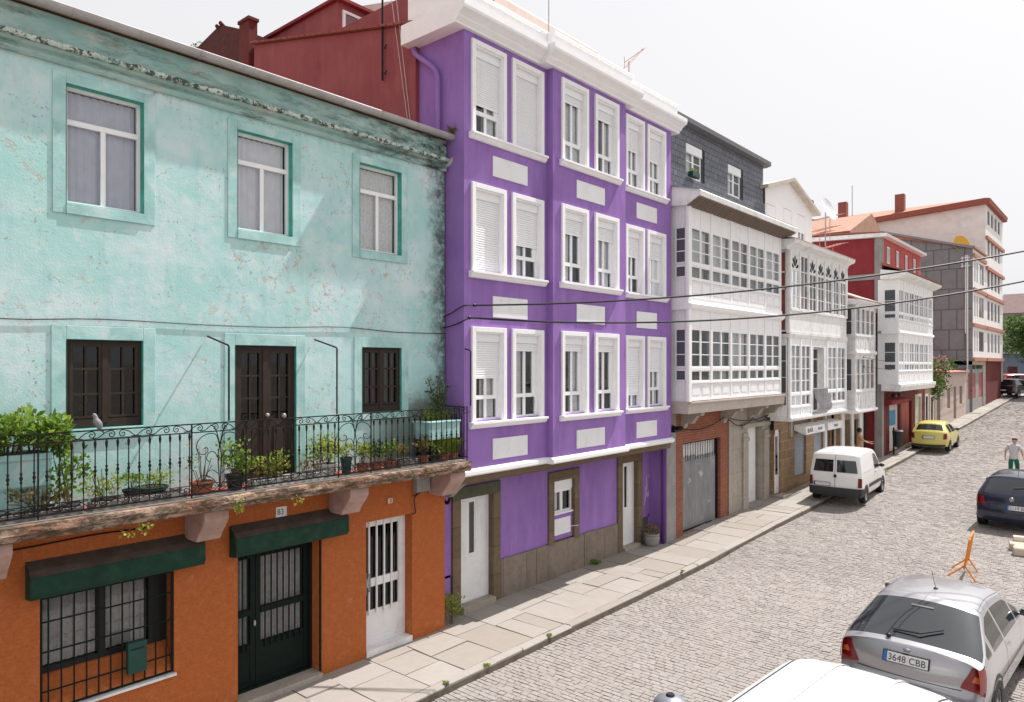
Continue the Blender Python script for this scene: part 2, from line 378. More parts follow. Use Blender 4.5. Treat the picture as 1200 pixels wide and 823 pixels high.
M['greyslate'] = stone('grey_fibre_panels', (.29,.29,.305), (.25,.25,.265), (.21,.21,.225), 1.0, 1.5, mort=(.14,.14,.15), ms=.05, coarse=2)
M['redtrim'] = plain('brick_red_trim', (.30,.095,.075), .85, .12, 3)
M['orangetrim'] = plain('orange_red_trim', (.42,.19,.14), .85, .12, 3)
M['black'] = plain('black_plastic', (.008,.008,.009), .5, .2, 8)
M['rubber'] = plain('tyre_rubber', (.014,.014,.015), .85, .2, 20)
M['yellow'] = plain('yellow_disc_paint', (.70,.40,.05), .6, .1, 4)
M['terracotta'] = plain('terracotta_clay', (.42,.14,.07), .85, .2, 12, .1, dirt=(.25,.12,.08), dscale=9, damt=.5)
M['potblack'] = plain('black_pot_plastic', (.018,.02,.02), .5, .2, 10)
M['potgreen'] = plain('dark_green_pot_plastic', (.01,.055,.04), .45, .2, 10)
M['potwhite'] = plain('white_pot', (.58,.56,.53), .7, .12, 8, dirt=(.3,.27,.22), damt=.6)
M['potgrey'] = plain('grey_stone_trough', (.30,.28,.26), .9, .2, 8, .3, dirt=(.14,.12,.09), dscale=6, damt=.6)
M['soil'] = plain('soil', (.05,.035,.025), .95, .3, 20)
def leafmat(name, c1, c2, c3=None):
    t = NT(name); g = t.n('ShaderNodeNewGeometry')
    k = t.ramp(g.outputs['Random Per Island'], [(0,c1),(.6,c2),(1,c3 or c2)])
    t.color(k); t.b.inputs['Roughness'].default_value = .5; t.b.inputs['Specular IOR Level'].default_value = .35
    tr = t.n('ShaderNodeBsdfTranslucent'); t.l(k, tr.inputs[0])
    mx = t.n('ShaderNodeMixShader'); mx.inputs[0].default_value = .45
    t.l(t.b.outputs[0], mx.inputs[1]); t.l(tr.outputs[0], mx.inputs[2]); t.l(mx.outputs[0], t.out.inputs[0]); return t.m
M['leaf'] = leafmat('green_leaves', (.085,.17,.025), (.19,.31,.045), (.34,.44,.08))
M['leafy'] = leafmat('yellow_green_leaves', (.15,.23,.03), (.31,.39,.06), (.48,.47,.12))
M['leafm'] = leafmat('mid_green_leaves', (.03,.075,.015), (.075,.14,.025), (.14,.21,.05))
M['leafd'] = leafmat('dark_leaves', (.03,.07,.02), (.08,.14,.03), (.16,.20,.05))
M['leafdry'] = leafmat('dry_leaves', (.12,.13,.03), (.26,.20,.07), (.36,.25,.12))
M['stem'] = plain('brown_stems', (.11,.075,.045), .9, .3, 10)
M['pink'] = leafmat('pink_petals', (.5,.04,.14), (.65,.12,.25), (.6,.25,.35))
M['magenta'] = leafmat('magenta_petals', (.36,.13,.2), (.42,.2,.26), (.5,.3,.34))
def islandstone(name, c1, c2, c3, noisec, nscale=20):
    t = NT(name); g = t.n('ShaderNodeNewGeometry')
    k = t.ramp(g.outputs['Random Per Island'], [(0,c1),(.5,c2),(1,c3)])
    k = t.mix(t.math('MULTIPLY', t.ramp(t.noise(nscale,8,.75), [(.42,0),(.7,1)]), .22), k, noisec)
    k = t.mix(t.math('MULTIPLY', t.ramp(t.noise(.45,5,.65), [(.42,0),(.72,1)]), .3), k, tuple(q*.78 for q in c2))
    k = t.mix(t.math('MULTIPLY', t.ramp(t.noise(2.2,8,.75,vec=t.vec((1,.4,1))), [(.54,0),(.72,1)]), .10), k, tuple(q*.6 for q in c2))
    t.color(k); t.bump(t.noise(nscale*3,5,.7), .35, .006); return t.fin(.8,.3)
M['cobble'] = islandstone('granite_setts', (.268,.24,.222), (.29,.263,.245), (.31,.285,.268), (.235,.212,.2), 25)
M['flag'] = islandstone('granite_flagstones', (.29,.257,.224), (.325,.295,.265), (.352,.328,.302), (.21,.18,.15), 5)
M['joint'] = plain('sand_joint', (.20,.18,.165), .95, .3, 3, .3)
M['kerb_shade_dirt'] = plain('painted_kerb_shade_and_dirt', (.12,.095,.075), .95, .35, 5, .4)  # dark tone paints in the kerb face's shade, along with street dirt
M['roadbase'] = plain('far_road_surface', (.34,.32,.30), .9, .15, 1, .2)
M['field'] = plain('ground_sheet', (.22,.20,.17), .95, .3, .2)
def paint(name, c, metal=.0, rough=.3, coat=.6):
    t = NT(name); t.color(t.mix(t.math('MULTIPLY', t.ramp(t.noise(3,6,.7), [(.4,0),(.8,1)]), .03 if sum(c) < .3 else .1), c, (.35,.32,.28)))
    t.b.inputs['Coat Weight'].default_value = coat; t.b.inputs['Coat Roughness'].default_value = .06
    return t.fin(rough, .5, metal)
M['carwhite'] = paint('white_car_paint', (.80,.80,.79))
M['carsilver'] = paint('silver_car_paint', (.36,.355,.375), .55, .32)
M['carblue'] = paint('dark_blue_car_paint', (.008,.012,.035), .2, .25)
M['caryellow'] = paint('yellow_car_paint', (.62,.54,.13), .15, .35)
M['carred'] = paint('red_car_paint', (.36,.01,.02))
M['carblack'] = paint('black_car_paint', (.008,.009,.012))
def carglass(name, c, spec=.7):
    t = NT(name); t.color(c); t.b.inputs['IOR'].default_value = 1.6; return t.fin(.04, spec)
M['cglass'] = carglass('car_glass_dark', (.012,.014,.018))
M['cglass2'] = carglass('car_glass_pale', (.018,.022,.025), .75)
M['taillight'] = plain('red_lamp_lens', (.20,.008,.012), .25, .1, 10, spec=.6)
M['amber'] = plain('amber_lamp_lens', (.6,.16,.03), .2, .1, 10, spec=.6)
M['plate'] = plain('white_plate', (.62,.62,.62), .4, .03, 5)
M['plateblue'] = plain('blue_plate_band', (.03,.12,.40), .4, .05, 5)
M['ink'] = plain('black_ink', (.02,.02,.02), .5, .1, 5)
M['rim'] = plain('grey_wheel_rim', (.32,.32,.33), .35, .1, 8, metal=.7)
M['bumpgrey'] = plain('dark_grey_bumper', (.035,.036,.038), .6, .15, 8)
M['barrier'] = plain('orange_barrier_paint', (.75,.23,.02), .5, .12, 8)
M['sack'] = plain('beige_stone', (.52,.45,.36), .9, .15, 6, .3)
M['skin'] = plain('skin', (.50,.27,.18), .6, .06, 8)
M['cable'] = plain('black_cable', (.012,.012,.012), .6, .1, 5)
M['bluegrey'] = plain('blue_grey_wall', (.14,.18,.24), .8, .15, 2)
M['ochre'] = plain('ochre_wall', (.42,.33,.20), .85, .15, 3, .2, dirt=(.2,.15,.1), damt=.5)
M['oldpink'] = plain('faded_pinkish_wall', (.52,.42,.37), .9, .2, 2, .3, dirt=(.28,.21,.17), dscale=2, damt=.7)
M['redpanel'] = plain('faded_red_panel', (.36,.10,.085), .85, .2, 2, .2, dirt=(.22,.10,.08), damt=.5)
M['roller'] = plain('grey_blue_roller_shutter', (.36,.39,.44), .5, .1, 4)
M['graffitiblue'] = plain('blue_spray_paint', (.05,.25,.42), .7, .3, 5)
M['poster'] = plain('torn_white_posters', (.62,.58,.55), .8, .15, 6, dirt=(.35,.12,.10), dscale=6, damt=.9)
M['lampgrey'] = plain('grey_lamp_metal', (.25,.26,.30), .4, .08, 6, metal=.4)

# ------------------------------------------------------------------ ground profile
GP = [(-30,-.1),(5,0),(10,.03),(14,.07),(18,.12),(20,.2),(25,.37),(38.5,.88),(55,1.5),(72,2.15),(90,2.85),(110,3.0),(400,3.0)]
def g(y):
    for (a,b),(c,d) in zip(GP, GP[1:]):
        if y <= c: return b+(d-b)*max(0,(y-a))/(c-a)
    return GP[-1][1]
def kerb(y): return 1.85+.25*min(1, max(0,(y-22)/16))
ROAD = -.12
def gr(y): return g(y)+ROAD

# facade frames: a = along, d = outward
def FX(x): return lambda a, d, z: (x+d, a, z)
def FY(y): return lambda a, d, z: (a, y-d, z)

def wall_holes(mb, F, a0, a1, z0, z1, holes, depth=.15, d=0):
    A = sorted({a0, a1, *[h[0] for h in holes], *[h[1] for h in holes]}); Z = sorted({z0, z1, *[h[2] for h in holes], *[h[3] for h in holes]})
    A = [a for a in A if a0 <= a <= a1]; Z = [z for z in Z if z0 <= z <= z1]
    for i in range(len(A)-1):
        for j in range(len(Z)-1):
            ca, cz = (A[i]+A[i+1])/2, (Z[j]+Z[j+1])/2
            if any(h[0] < ca < h[1] and h[2] < cz < h[3] for h in holes): continue
            mb.fquad(F, A[i], A[i+1], d, Z[j], Z[j+1])
    for h in holes: reveal(mb, F, *h[:4], d, d-depth)
def reveal(mb, F, a0, a1, z0, z1, d0, d1):
    mb.quad(F(a0,d0,z0),F(a0,d1,z0),F(a0,d1,z1),F(a0,d0,z1)); mb.quad(F(a1,d0,z0),F(a1,d1,z0),F(a1,d1,z1),F(a1,d0,z1))
    mb.quad(F(a0,d0,z0),F(a1,d0,z0),F(a1,d1,z0),F(a0,d1,z0)); mb.quad(F(a0,d0,z1),F(a1,d0,z1),F(a1,d1,z1),F(a0,d1,z1))
def room(parent, F, a0, a1, z0, z1, d, depth=.6, m='dark'):
    mb = MB(); reveal(mb, F, a0, a1, z0, z1, d, d-depth); mb.fquad(F, a0, a1, d-depth, z0, z1)
    return mb.build('interior', M[m], parent)
def curtain(parent, F, a0, a1, z0, z1, d, m='curtain', amp=.012, wl=.09):
    mb = MB(); n = max(8, int((a1-a0)/.02)); ph = rnd.uniform(0,6)
    mb.grid(lambda u, v: F(a0+(a1-a0)*u, d+amp*math.sin(2*math.pi*(a1-a0)*u/wl+ph+.6*math.sin(9*u+v)), z0+(z1-z0)*v), n, 4)
    return mb.build('curtain', M[m], parent, smooth=True)
def win(parent, F, a0, a1, z0, z1, fm='upvc', cols=2, rows=1, fw=.05, mw=.028, d=-.1, curt=None, transom=None, glass='glass', rm='dark', name='window', ct=.045, depth=.5, cspan=None):
    mb = MB(); mb.frame(F, a0, a1, z0, z1, fw, d-.03, d+.025)
    ia0, ia1, iz0, iz1 = a0+fw, a1-fw, z0+fw, z1-fw
    for i in range(1, cols):
        a = ia0+(ia1-ia0)*i/cols; mb.fbox(F, a-ct, a+ct, d-.024, d+.016, iz0, iz1 if transom is None else (transom if transom > z0+(z1-z0)*.5 else iz1))
    zr = [iz0+(iz1-iz0)*j/rows for j in range(1, rows)]
    for z in zr: mb.fbox(F, ia0, ia1, d-.018, d+.009, z-mw/2, z+mw/2)
    if transom is not None: mb.fbox(F, ia0, ia1, d-.028, d+.021, transom-.035, transom+.035)
    w = mb.build(name, M[fm], parent)
    MB().fquad(F, ia0, ia1, d-.005, iz0, iz1).build('pane', M[glass], w)
    room(w, F, a0+.002, a1-.002, z0+.002, z1-.002, d-.031, depth, rm)
    if curt:
        spans = cspan or [(0,1)]
        for (s0,s1) in spans:
            curtain(w, F, ia0+(ia1-ia0)*s0, ia0+(ia1-ia0)*s1, iz0, iz1, d-.075, curt)
    return w
def moulding(mb, prof, y0, y1):   # prof (x,z) closed polygon
    mb.prism_y(prof, y0, y1)
# ------------------------------------------------------------------ camera, sky, sun
cam = bpy.data.cameras.new('camera'); camo = bpy.data.objects.new('camera', cam); col.objects.link(camo)
camo.location = (10.35, 0, 5.25); camo.rotation_euler = (R(90), 0, R(41.04))
cam.sensor_width = 36; cam.lens = 842/1200*36; cam.shift_y = 15.5/1200; cam.clip_end = 3000; cam.clip_start = .1
scene.camera = camo
LD = Vector((-.155, -.62, -1.0)).normalized()
sun = bpy.data.lights.new('sun', 'SUN'); suno = bpy.data.objects.new('sun', sun); col.objects.link(suno)
suno.rotation_euler = LD.to_track_quat('-Z', 'Y').to_euler(); suno.location = (0, 0, 40)
sun.energy = 4.6; sun.angle = R(.55); sun.color = (1, .955, .915)
S = -LD
el = math.asin(S.z); az = math.atan2(S.x, S.y)
w = bpy.data.worlds.new('World'); scene.world = w; w.use_nodes = True
nt = w.node_tree; nt.nodes.clear()
sky = nt.nodes.new('ShaderNodeTexSky'); sky.sky_type = 'NISHITA'; sky.sun_disc = False
sky.sun_elevation = el; sky.sun_rotation = az; sky.air_density = 1.6; sky.dust_density = 6; sky.ozone_density = .6
hs = nt.nodes.new('ShaderNodeHueSaturation'); hs.inputs['Saturation'].default_value = .10; hs.inputs['Value'].default_value = 1.1
bg = nt.nodes.new('ShaderNodeBackground'); bg.inputs[1].default_value = .15; wo = nt.nodes.new('ShaderNodeOutputWorld')
veil = nt.nodes.new('ShaderNodeMix'); veil.data_type = 'RGBA'; veil.inputs[0].default_value = .86; veil.inputs[7].default_value = (4.05, 4.03, 4.14, 1)
nt.links.new(sky.outputs[0], hs.inputs['Color']); nt.links.new(hs.outputs[0], veil.inputs[6]); nt.links.new(veil.outputs[2], bg.inputs[0]); nt.links.new(bg.outputs[0], wo.inputs[0])
scene.view_settings.view_transform = 'Standard'; scene.view_settings.look = 'None'
scene.view_settings.exposure = EXPO; scene.view_settings.gamma = 1
scene.render.engine = 'CYCLES'

# ------------------------------------------------------------------ ground, road, sidewalk
def lerp0(a, b, t): return a+(b-a)*t
def strip(name, x0, x1, ys, dz, m):
    mb = MB(); n = len(ys)
    f0 = x0 if callable(x0) else (lambda y: x0); f1 = x1 if callable(x1) else (lambda y: x1)
    for y in ys: mb.v += [(f0(y), y, g(y)+dz), (f1(y), y, g(y)+dz)]
    mb.f = [(2*i, 2*i+1, 2*i+3, 2*i+2) for i in range(n-1)]
    return tag(mb.build(name, m), kind='structure')
YS = [-30,-10,0,5,8,10,12,14,16,18,20,22,25,28,31,35,38.5,45,55,65,72,80,90,100,110]
mb = MB(); gy = YS+[400, 1500]
for i, y in enumerate(gy): mb.v += [(x, y if i else -600, g(y)-.30-(0 if abs(x) < 100 else 0)) for x in (-1500, 1500)]
mb.f = [(2*i, 2*i+1, 2*i+3, 2*i+2) for i in range(len(gy)-1)]
tag(mb.build('ground', M['field']), kind='structure')
mb = MB()
def und(x, y): return .012*math.sin(x*1.1+y*.6)+.008*math.sin(x*.5-y*.9)-.02*((x-5.5)/4)**2
mb.grid(lambda u, v: (lerp0(kerb(-5+85*u)-.02, 9.32, v), -5+85*u, g(-5+85*u)+ROAD+und(lerp0(kerb(-5+85*u)-.02, 9.32, v), -5+85*u)-.013), 170, 16)
tag(mb.build('road_bed', M['joint']), kind='structure')
strip('crossing_road', -20, 60, [77,80,90,100,110,130], ROAD+.012, M['roadbase'])
# granite setts: real blocks laid in courses across the street
def setts():
    r2 = random.Random(5); V = []; Fc = []
    y = 5.0
    while y < 78:
        cw = .108+r2.uniform(-.012, .013); x = kerb(y)+.015+r2.uniform(0,.02)
        if r2.random() < .5: x += .0
        first = True
        while x < 9.3:
            L = r2.uniform(.12, .215) if not first else r2.uniform(.06,.22)
            first = False
            x1 = min(x+L, 9.31); gp = .002
            wob = .022*math.sin(x*.9+y*.35)+.012*math.sin(x*2.7+y*1.3)
            dz = r2.gauss(0,.0018); tx = r2.gauss(0,.002); ty = r2.gauss(0,.0018); ins = .006
            base = len(V); zb = gr(y)+.012*math.sin(x*1.1+y*.6)+.008*math.sin(x*.5-y*.9)-.02*((x-5.5)/4)**2
            for (X,Y,s) in ((x+gp,y+gp,0),(x1-gp,y+gp,0),(x1-gp,y+cw-gp,0),(x+gp,y+cw-gp,0)):
                V.append((X+r2.uniform(-.004,.004), Y+wob+r2.uniform(-.004,.004), zb-.016))
            for (X,Y,sx,sy) in ((x+gp+ins,y+gp+ins,-1,-1),(x1-gp-ins,y+gp+ins,1,-1),(x1-gp-ins,y+cw-gp-ins,1,1),(x+gp+ins,y+cw-gp-ins,-1,1)):
                V.append((X+r2.uniform(-.006,.006), Y+wob+r2.uniform(-.005,.005), zb+dz+tx*sx+ty*sy))
            Fc += [(base+4,base+5,base+6,base+7)]+[(base+i, base+(i+1)%4, base+4+(i+1)%4, base+4+i) for i in range(4)]
            x = x1
        y += cw
    m = MB(); m.v = V; m.f = Fc
    return tag(m.build('road', M['cobble'], recalc=False), kind='structure')
setts()
def flags():
    r2 = random.Random(9); mb = MB()
    def slab(x0,x1,y0,y1,zt=0,gp=.004,ins=.006, lift=0):
        q = [r2.gauss(0,.005) for _ in range(4)]
        j = lambda a: r2.uniform(-a, a)
        lo = [(x0+gp,y0+gp),(x1-gp,y0+gp),(x1-gp,y1-gp),(x0+gp,y1-gp)]
        hi = [(x0+gp+ins+j(.008),y0+gp+ins+j(.01)),(x1-gp-ins+j(.008),y0+gp+ins+j(.01)),(x1-gp-ins+j(.008),y1-gp-ins+j(.01)),(x0+gp+ins+j(.008),y1-gp-ins+j(.01))]
        b = len(mb.v)
        for X,Y in lo: mb.v.append((X,Y,g(Y)-.06))
        for (X,Y),k in zip(hi,q): mb.v.append((X,Y,g(Y)+zt+k+lift))
        mb.f += [(b+4,b+5,b+6,b+7)]+[(b+i,b+(i+1)%4,b+4+(i+1)%4,b+4+i) for i in range(4)]
    y = 4.0
    while y < 76:
        dy = r2.uniform(.55, 1.05); x0 = -.45; x1 = kerb(y)-.17
        n = 3 if r2.random() < .6 else 2
        cuts = sorted(x0+(x1-x0)*(i/n+r2.uniform(-.09,.09)) for i in range(1,n))
        xs = [x0]+cuts+[x1]
        for a,b in zip(xs, xs[1:]):
            if dy > .85 and r2.random() < .3:
                m_ = y+dy*r2.uniform(.4,.6); slab(a,b,y,m_); slab(a,b,m_,y+dy)
            else: slab(a,b,y,y+dy, lift=r2.gauss(0,.004))
        y += dy
    o = tag(mb.build('sidewalk', M['flag'], recalc=False), kind='structure')
    mb = MB(); y = 4.0
    while y < 76:
        dy = r2.uniform(.7,1.3); k0, k1 = kerb(y), kerb(y+dy); j0, j1 = r2.uniform(-.012,.02), r2.uniform(-.012,.02)
        b = len(mb.v); gp = .006; za = r2.gauss(0,.006)
        top = .004
        vs = []
        for (Y,k,j) in ((y+gp,k0,j0),(y+dy-gp,k1,j1)):
            vs += [(k-.165,Y,g(Y)-.1),(k+j+.012,Y,g(Y)-.16),(k+j,Y,g(Y)+top+za-.025),(k+j-.03,Y,g(Y)+top+za),(k-.165,Y,g(Y)+top+za)]
        mb.add(vs, [(0,1,6,5),(1,2,7,6),(2,3,8,7),(3,4,9,8),(4,0,5,9),(0,4,3,2,1),(5,6,7,8,9)])
        y += dy
    tag(mb.build('kerb', M['flag'], recalc=False), kind='structure')
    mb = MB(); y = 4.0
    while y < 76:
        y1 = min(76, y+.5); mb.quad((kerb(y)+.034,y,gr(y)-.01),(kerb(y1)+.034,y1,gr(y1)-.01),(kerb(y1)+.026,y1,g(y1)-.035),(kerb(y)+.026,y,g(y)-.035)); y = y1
    tag(mb.build('kerb_shade_strip', M['kerb_shade_dirt'], recalc=False), kind='structure')  # thin strip added before the kerb, its shade line coloured in
flags()
strip('sidewalk_bed', -.5, lambda y: kerb(y)-.1, YS, -.022, M['joint'])
strip('far_sidewalk', 9.3, 12.5, YS, .0, M['roadbase'])
mb = MB()
for a,b in zip(YS, YS[1:]): mb.quad((9.3,a,gr(a)-.1),(9.3,b,gr(b)-.1),(9.3,b,g(b)),(9.3,a,g(a)))
tag(mb.build('far_kerb', M['palestone']), kind='structure')
# ------------------------------------------------------------------ turquoise / orange house
T = thing('turquoise_house', 'weathered turquoise house with an orange ground floor and a long iron balcony', 'house', (0, 5, 0))
F0 = FX(0)
up = [(3.19,4.14,7.32,8.85),(5.51,6.45,7.31,8.83),(7.79,8.74,7.27,8.81)]
lo = [(3.19,4.13,4.41,5.57),(5.47,6.52,3.42,5.54),(7.84,8.74,4.39,5.55)]
mb = MB(); wall_holes(mb, F0, -1.2, 9.86, 3.3, 9.06, up+lo, .16)
mb.quad((0,9.86,3.3),(-8.5,9.86,3.3),(-8.5,9.86,9.7),(0,9.86,9.7)); mb.quad((0,-1.2,0),(-8.5,-1.2,0),(-8.5,-1.2,9.7),(0,-1.2,9.7)); mb.quad((-8.5,-1.2,0),(-8.5,9.86,0),(-8.5,9.86,9.7),(-8.5,-1.2,9.7))
mb.build('upper_wall', M['teal'], T)
# surrounds with a painted border and deep green reveal
for i,(a0,a1,z0,z1) in enumerate(up+lo):
    mb = MB(); w_ = .155 if i < 3 else .17; top = .14 if i < 3 else .18; bot = .14; p = .016
    zb = z0 if i == 4 else z0-bot
    mb.fbox(F0, a0-w_, a0-.002, 0, p, zb, z1+top); mb.fbox(F0, a1+.002, a1+w_, 0, p, zb, z1+top)
    mb.fbox(F0, a0-.002, a1+.002, 0, p, z1+.002, z1+top)
    if i != 4: mb.fbox(F0, a0-.002, a1+.002, 0, p+.012, z0-bot, z0-.002)
    s_ = mb.build('window_surround', M['teal_trim'], T, bevel=.006)
    mb = MB(); reveal(mb, F0, a0+.003, a1-.003, z0+.003, z1-.003, p+.003, -.15); mb.build('reveal', M['teal_reveal'], s_)
for i,(a0,a1,z0,z1) in enumerate(up):
    tz = z0+(z1-z0)*.70
    win(T, F0, a0+.004, a1-.004, z0+.004, z1-.004, 'white', 2, 1, .042, d=-.12, transom=tz, curt=('mauvecurtain','curtain','lace')[i], ct=.03)
for i,(a0,a1,z0,z1) in enumerate(lo):
    if i == 1: continue
    w_ = win(T, F0, a0+.004, a1-.004, z0+.004, z1-.004, 'wood', 1, 1, .05, d=-.06, glass='glassd', curt='darkroom' if False else None)
    mb = MB(); A0, A1, Z0, Z1 = a0+.05, a1-.05, z0+.12, z1-.05; mid = (a0+a1)/2
    mb.fbox(F0, mid-.035, mid+.035, -.075, -.02, z0+.06, z1-.045); mb.fbox(F0, a0+.02, a1-.02, -.08, -.03, z0+.01, z0+.13)
    for L0, L1 in ((A0, mid-.035),(mid+.035, A1)):
        mb.frame(F0, L0, L1, Z0, Z1, .04, -.08, -.03); c_ = (L0+L1)/2
        mb.fbox(F0, c_-.014, c_+.014, -.078, -.038, Z0+.04, Z1-.04)
        for k in (1,2): zz = Z0+(Z1-Z0)*k/3; mb.fbox(F0, L0+.04, L1-.04, -.076, -.036, zz-.014, zz+.014)
    mb.build('muntins', M['wood'], w_)
    if i == 0:
        mb = MB()
        for cx in (3.36, 3.5, 3.77, 3.95): mb.leaves((-.2, cx, 4.66), (.05,.07,.06), 40, .035, .9, .1)
        mb.build('flowers_on_sill', M['magenta'], w_)
    if i == 2: curtain(w_, F0, A0, A1, Z0, Z1, -.2, 'mauvecurtain')
# balcony door
a0,a1,z0,z1 = lo[1]
d_ = MB(); d_.frame(F0, a0+.004, a1-.004, z0, z1-.004, .06, -.1, -.03)
mid = (a0+a1)/2; d_.fbox(F0, mid-.045, mid+.045, -.1, -.02, z0+.06, z1-.06)
dd = d_.build('balcony_door', M['wood'], T)
for L0, L1 in ((a0+.065, mid-.045),(mid+.045, a1-.065)):
    lf = MB(); lf.frame(F0, L0, L1, z0+.06, z1-.065, .055, -.09, -.035); c_ = (L0+L1)/2; zg = z0+.95
    lf.fbox(F0, L0+.055, L1-.055, -.085, -.04, z0+.115, zg)
    lf.fbox(F0, L0+.1, L1-.1, -.04, -.028, z0+.2, zg-.1)
    lf.fbox(F0, c_-.013, c_+.013, -.08, -.045, zg, z1-.12)
    for k in (1,2): zz = zg+(z1-.12-zg)*k/3; lf.fbox(F0, L0+.055, L1-.055, -.078, -.043, zz-.014, zz+.014)
    l_ = lf.build('door_leaf', M['wood'], dd); MB().fquad(F0, L0+.055, L1-.055, -.06, zg, z1-.12).build('pane', M['glassd'], l_) if False else None
mb = MB(); mb.fquad(F0, a0+.12, a1-.12, -.07, z0+.95, z1-.12); mb.build('pane', M['glassd'], dd)
room(dd, F0, a0+.005, a1-.005, z0, z1-.005, -.11, .6, 'dark')
mb = MB(); mb.ell((.0, mid+.02, z0+1.03), (.035,.03,.03)); mb.build('door_knob', M['gutter'], dd)
# cornice, frieze, ledge and gutter
Y0, Y1 = -1.2, 9.86
mb = MB(); mb.prism_y([(-.3,9.06),(.045,9.06),(.065,9.09),(.065,9.13),(.035,9.145),(.035,9.165),(.085,9.19),(.10,9.225),(-.3,9.225)], Y0, Y1)
mb.build('cornice', M['corn'], T)
mb = MB(); r3 = random.Random(3)
n = 220
def ledgef(u, v):
    y = Y0+(Y1-Y0)*u; pr = [(.0,9.226),(.15,9.226),(.165,9.25),(.16,9.285),(.05,9.31)]
    k = v*4; i = min(3, int(k)); t = k-i; x = pr[i][0]*(1-t)+pr[i+1][0]*t; z = pr[i][1]*(1-t)+pr[i+1][1]*t
    j = .012*math.sin(y*17+v*3)*math.sin(y*5.1)+r3.uniform(-.006,.006)
    return (x+j*(v > .1 and v < .9), y, z+j*.5*(v > .1))
mb.grid(ledgef, n, 4); mb.build('ledge', M['ledge'], T)
mb = MB(); mb.box(-.3, .045, Y0, Y1, 9.3, 9.66); mb.build('frieze', M['corn'], T)
gt = MB(); gp = []
for k in range(9): q = math.pi+math.pi*k/8; gp.append((.17+.085*math.cos(q), 9.74+.085*math.sin(q)))
gt.prism_y(gp+[(.245,9.752),(.17-.08,9.752)], Y0, Y1+.05)
for k in range(14): yy = Y0+.3+k*.82; gt.prism_y([(.17+.093*math.cos(math.pi+math.pi*q/8), 9.74+.093*math.sin(math.pi+math.pi*q/8)) for q in range(9)], yy, yy+.02)
gut = gt.build('gutter', M['gutter'], T, smooth=False)
mb = MB(); mb.tube(catmull([(.17,9.93,9.68),(.17,9.98,9.55),(.17,9.95,9.35),(.1,9.88,9.2),(.0,9.86,9.16)], 5), .045, 8); mb.build('downpipe', M['gutter'], T, smooth=True)
mb = MB(); mb.quad((.12,Y0,9.76),(.12,Y1,9.76),(-4.2,Y1,10.9),(-4.2,Y0,10.9)); mb.quad((-8.6,Y0,9.7),(-8.6,Y1,9.7),(-4.2,Y1,10.9),(-4.2,Y0,10.9))
mb.box(-.02, .14, Y0, Y1, 9.70, 9.757); mb.build('roof', M['tile'], T)
# orange ground floor
gh = [(2.9,4.56,.86,2.32),(5.52,6.96,.1,2.32),(7.94,9.01,.13,2.43)]
mb = MB(); wall_holes(mb, F0, -1.2, 9.86, -.3, 3.3, gh, .3); mb.quad((0,9.86,-.3),(-.6,9.86,-.3),(-.6,9.86,3.3),(0,9.86,3.3)); mb.build('ground_floor_wall', M['orange'], T)
# barred window: deep sill with dark framed casements behind the grille
def barred():
    a0,a1,z0,z1 = gh[0]
    w_ = MB().frame(F0, a0+.02, a1-.02, 1.28, z1-.01, .07, -.30, -.24)
    w_.fbox(F0, a0+.74, a0+.84, -.30, -.23, 1.35, z1-.08); w_.fbox(F0, a1-.25, a1-.08, -.30, -.235, 1.35, z1-.08)
    w_ = w_.build('ground_window', M['black'], T)
    MB().fquad(F0, a0+.09, a1-.25, -.285, 1.35, z1-.08).build('pane', M['glass'], w_)
    curtain(w_, F0, a0+.1, a0+.74, 1.36, z1-.08, -.32, 'dull'); curtain(w_, F0, a0+.84, a1-.27, 1.36, z1-.08, -.32, 'dull')
    room(w_, F0, a0+.03, a1-.03, 1.3, z1-.02, -.33, .4)
    MB().quad((-.29,a0+.004,1.29),(-.29,a1-.004,1.29),(-.02,a1-.004,z0+.03),(-.02,a0+.004,z0+.03)).build('sloping_sill', M['orange'], T)
    gb = MB(); gb.frame(F0, a0+.01, a1-.01, z0+.02, z1-.01, .022, -.04, -.015)
    for z in (1.12, 1.62, 2.0): gb.fbox(F0, a0+.02, a1-.02, -.036, -.016, z-.008, z+.008)
    gr_ = gb.build('window_grille', M['green_iron'], T)
    for k in range(11):
        y = a0+.1+k*(a1-a0-.2)/10; MB().box(-.034,-.018,y-.008,y+.008,z0+.03,z1-.02).build('bar', M['green_iron'], gr_)
    MB().box(-.3, .045, a0-.02, a1+.02, z0-.035, z0+.001).build('window_sill', M['whiteold'], T, bevel=.004)
    lb = MB(); lb.box(-.03,.06,3.92,4.17,1.04,1.46); l_ = lb.build('letterbox', M['letterbox'], T, bevel=.01)
    MB().box(.06,.066,3.96,4.13,1.36,1.38).build('slot', M['black'], l_)
barred()
def rollbox(y0,y1,z0,z1):
    s = MB(); s.prism_y([(.001,z1),(.14,z1-.09),(.21,z1-.16),(.22,z0+.08),(.18,z0+.02),(.001,z0)], y0, y1)
    b = s.build('shutter_box', M['green_paint'], T, bevel=.012)
    c = MB(); c.quad((.001,y0,z1+.006),(.001,y1,z1+.006),(.142,y1,z1-.085),(.142,y0,z1-.085)); c.quad((.142,y0,z1-.085),(.142,y1,z1-.085),(.213,y1,z1-.156),(.213,y0,z1-.156))
    c.build('weathered_top', M['boxtop'], b)
rollbox(2.74, 4.92, 2.34, 2.80); rollbox(5.38, 7.42, 2.33, 2.80)
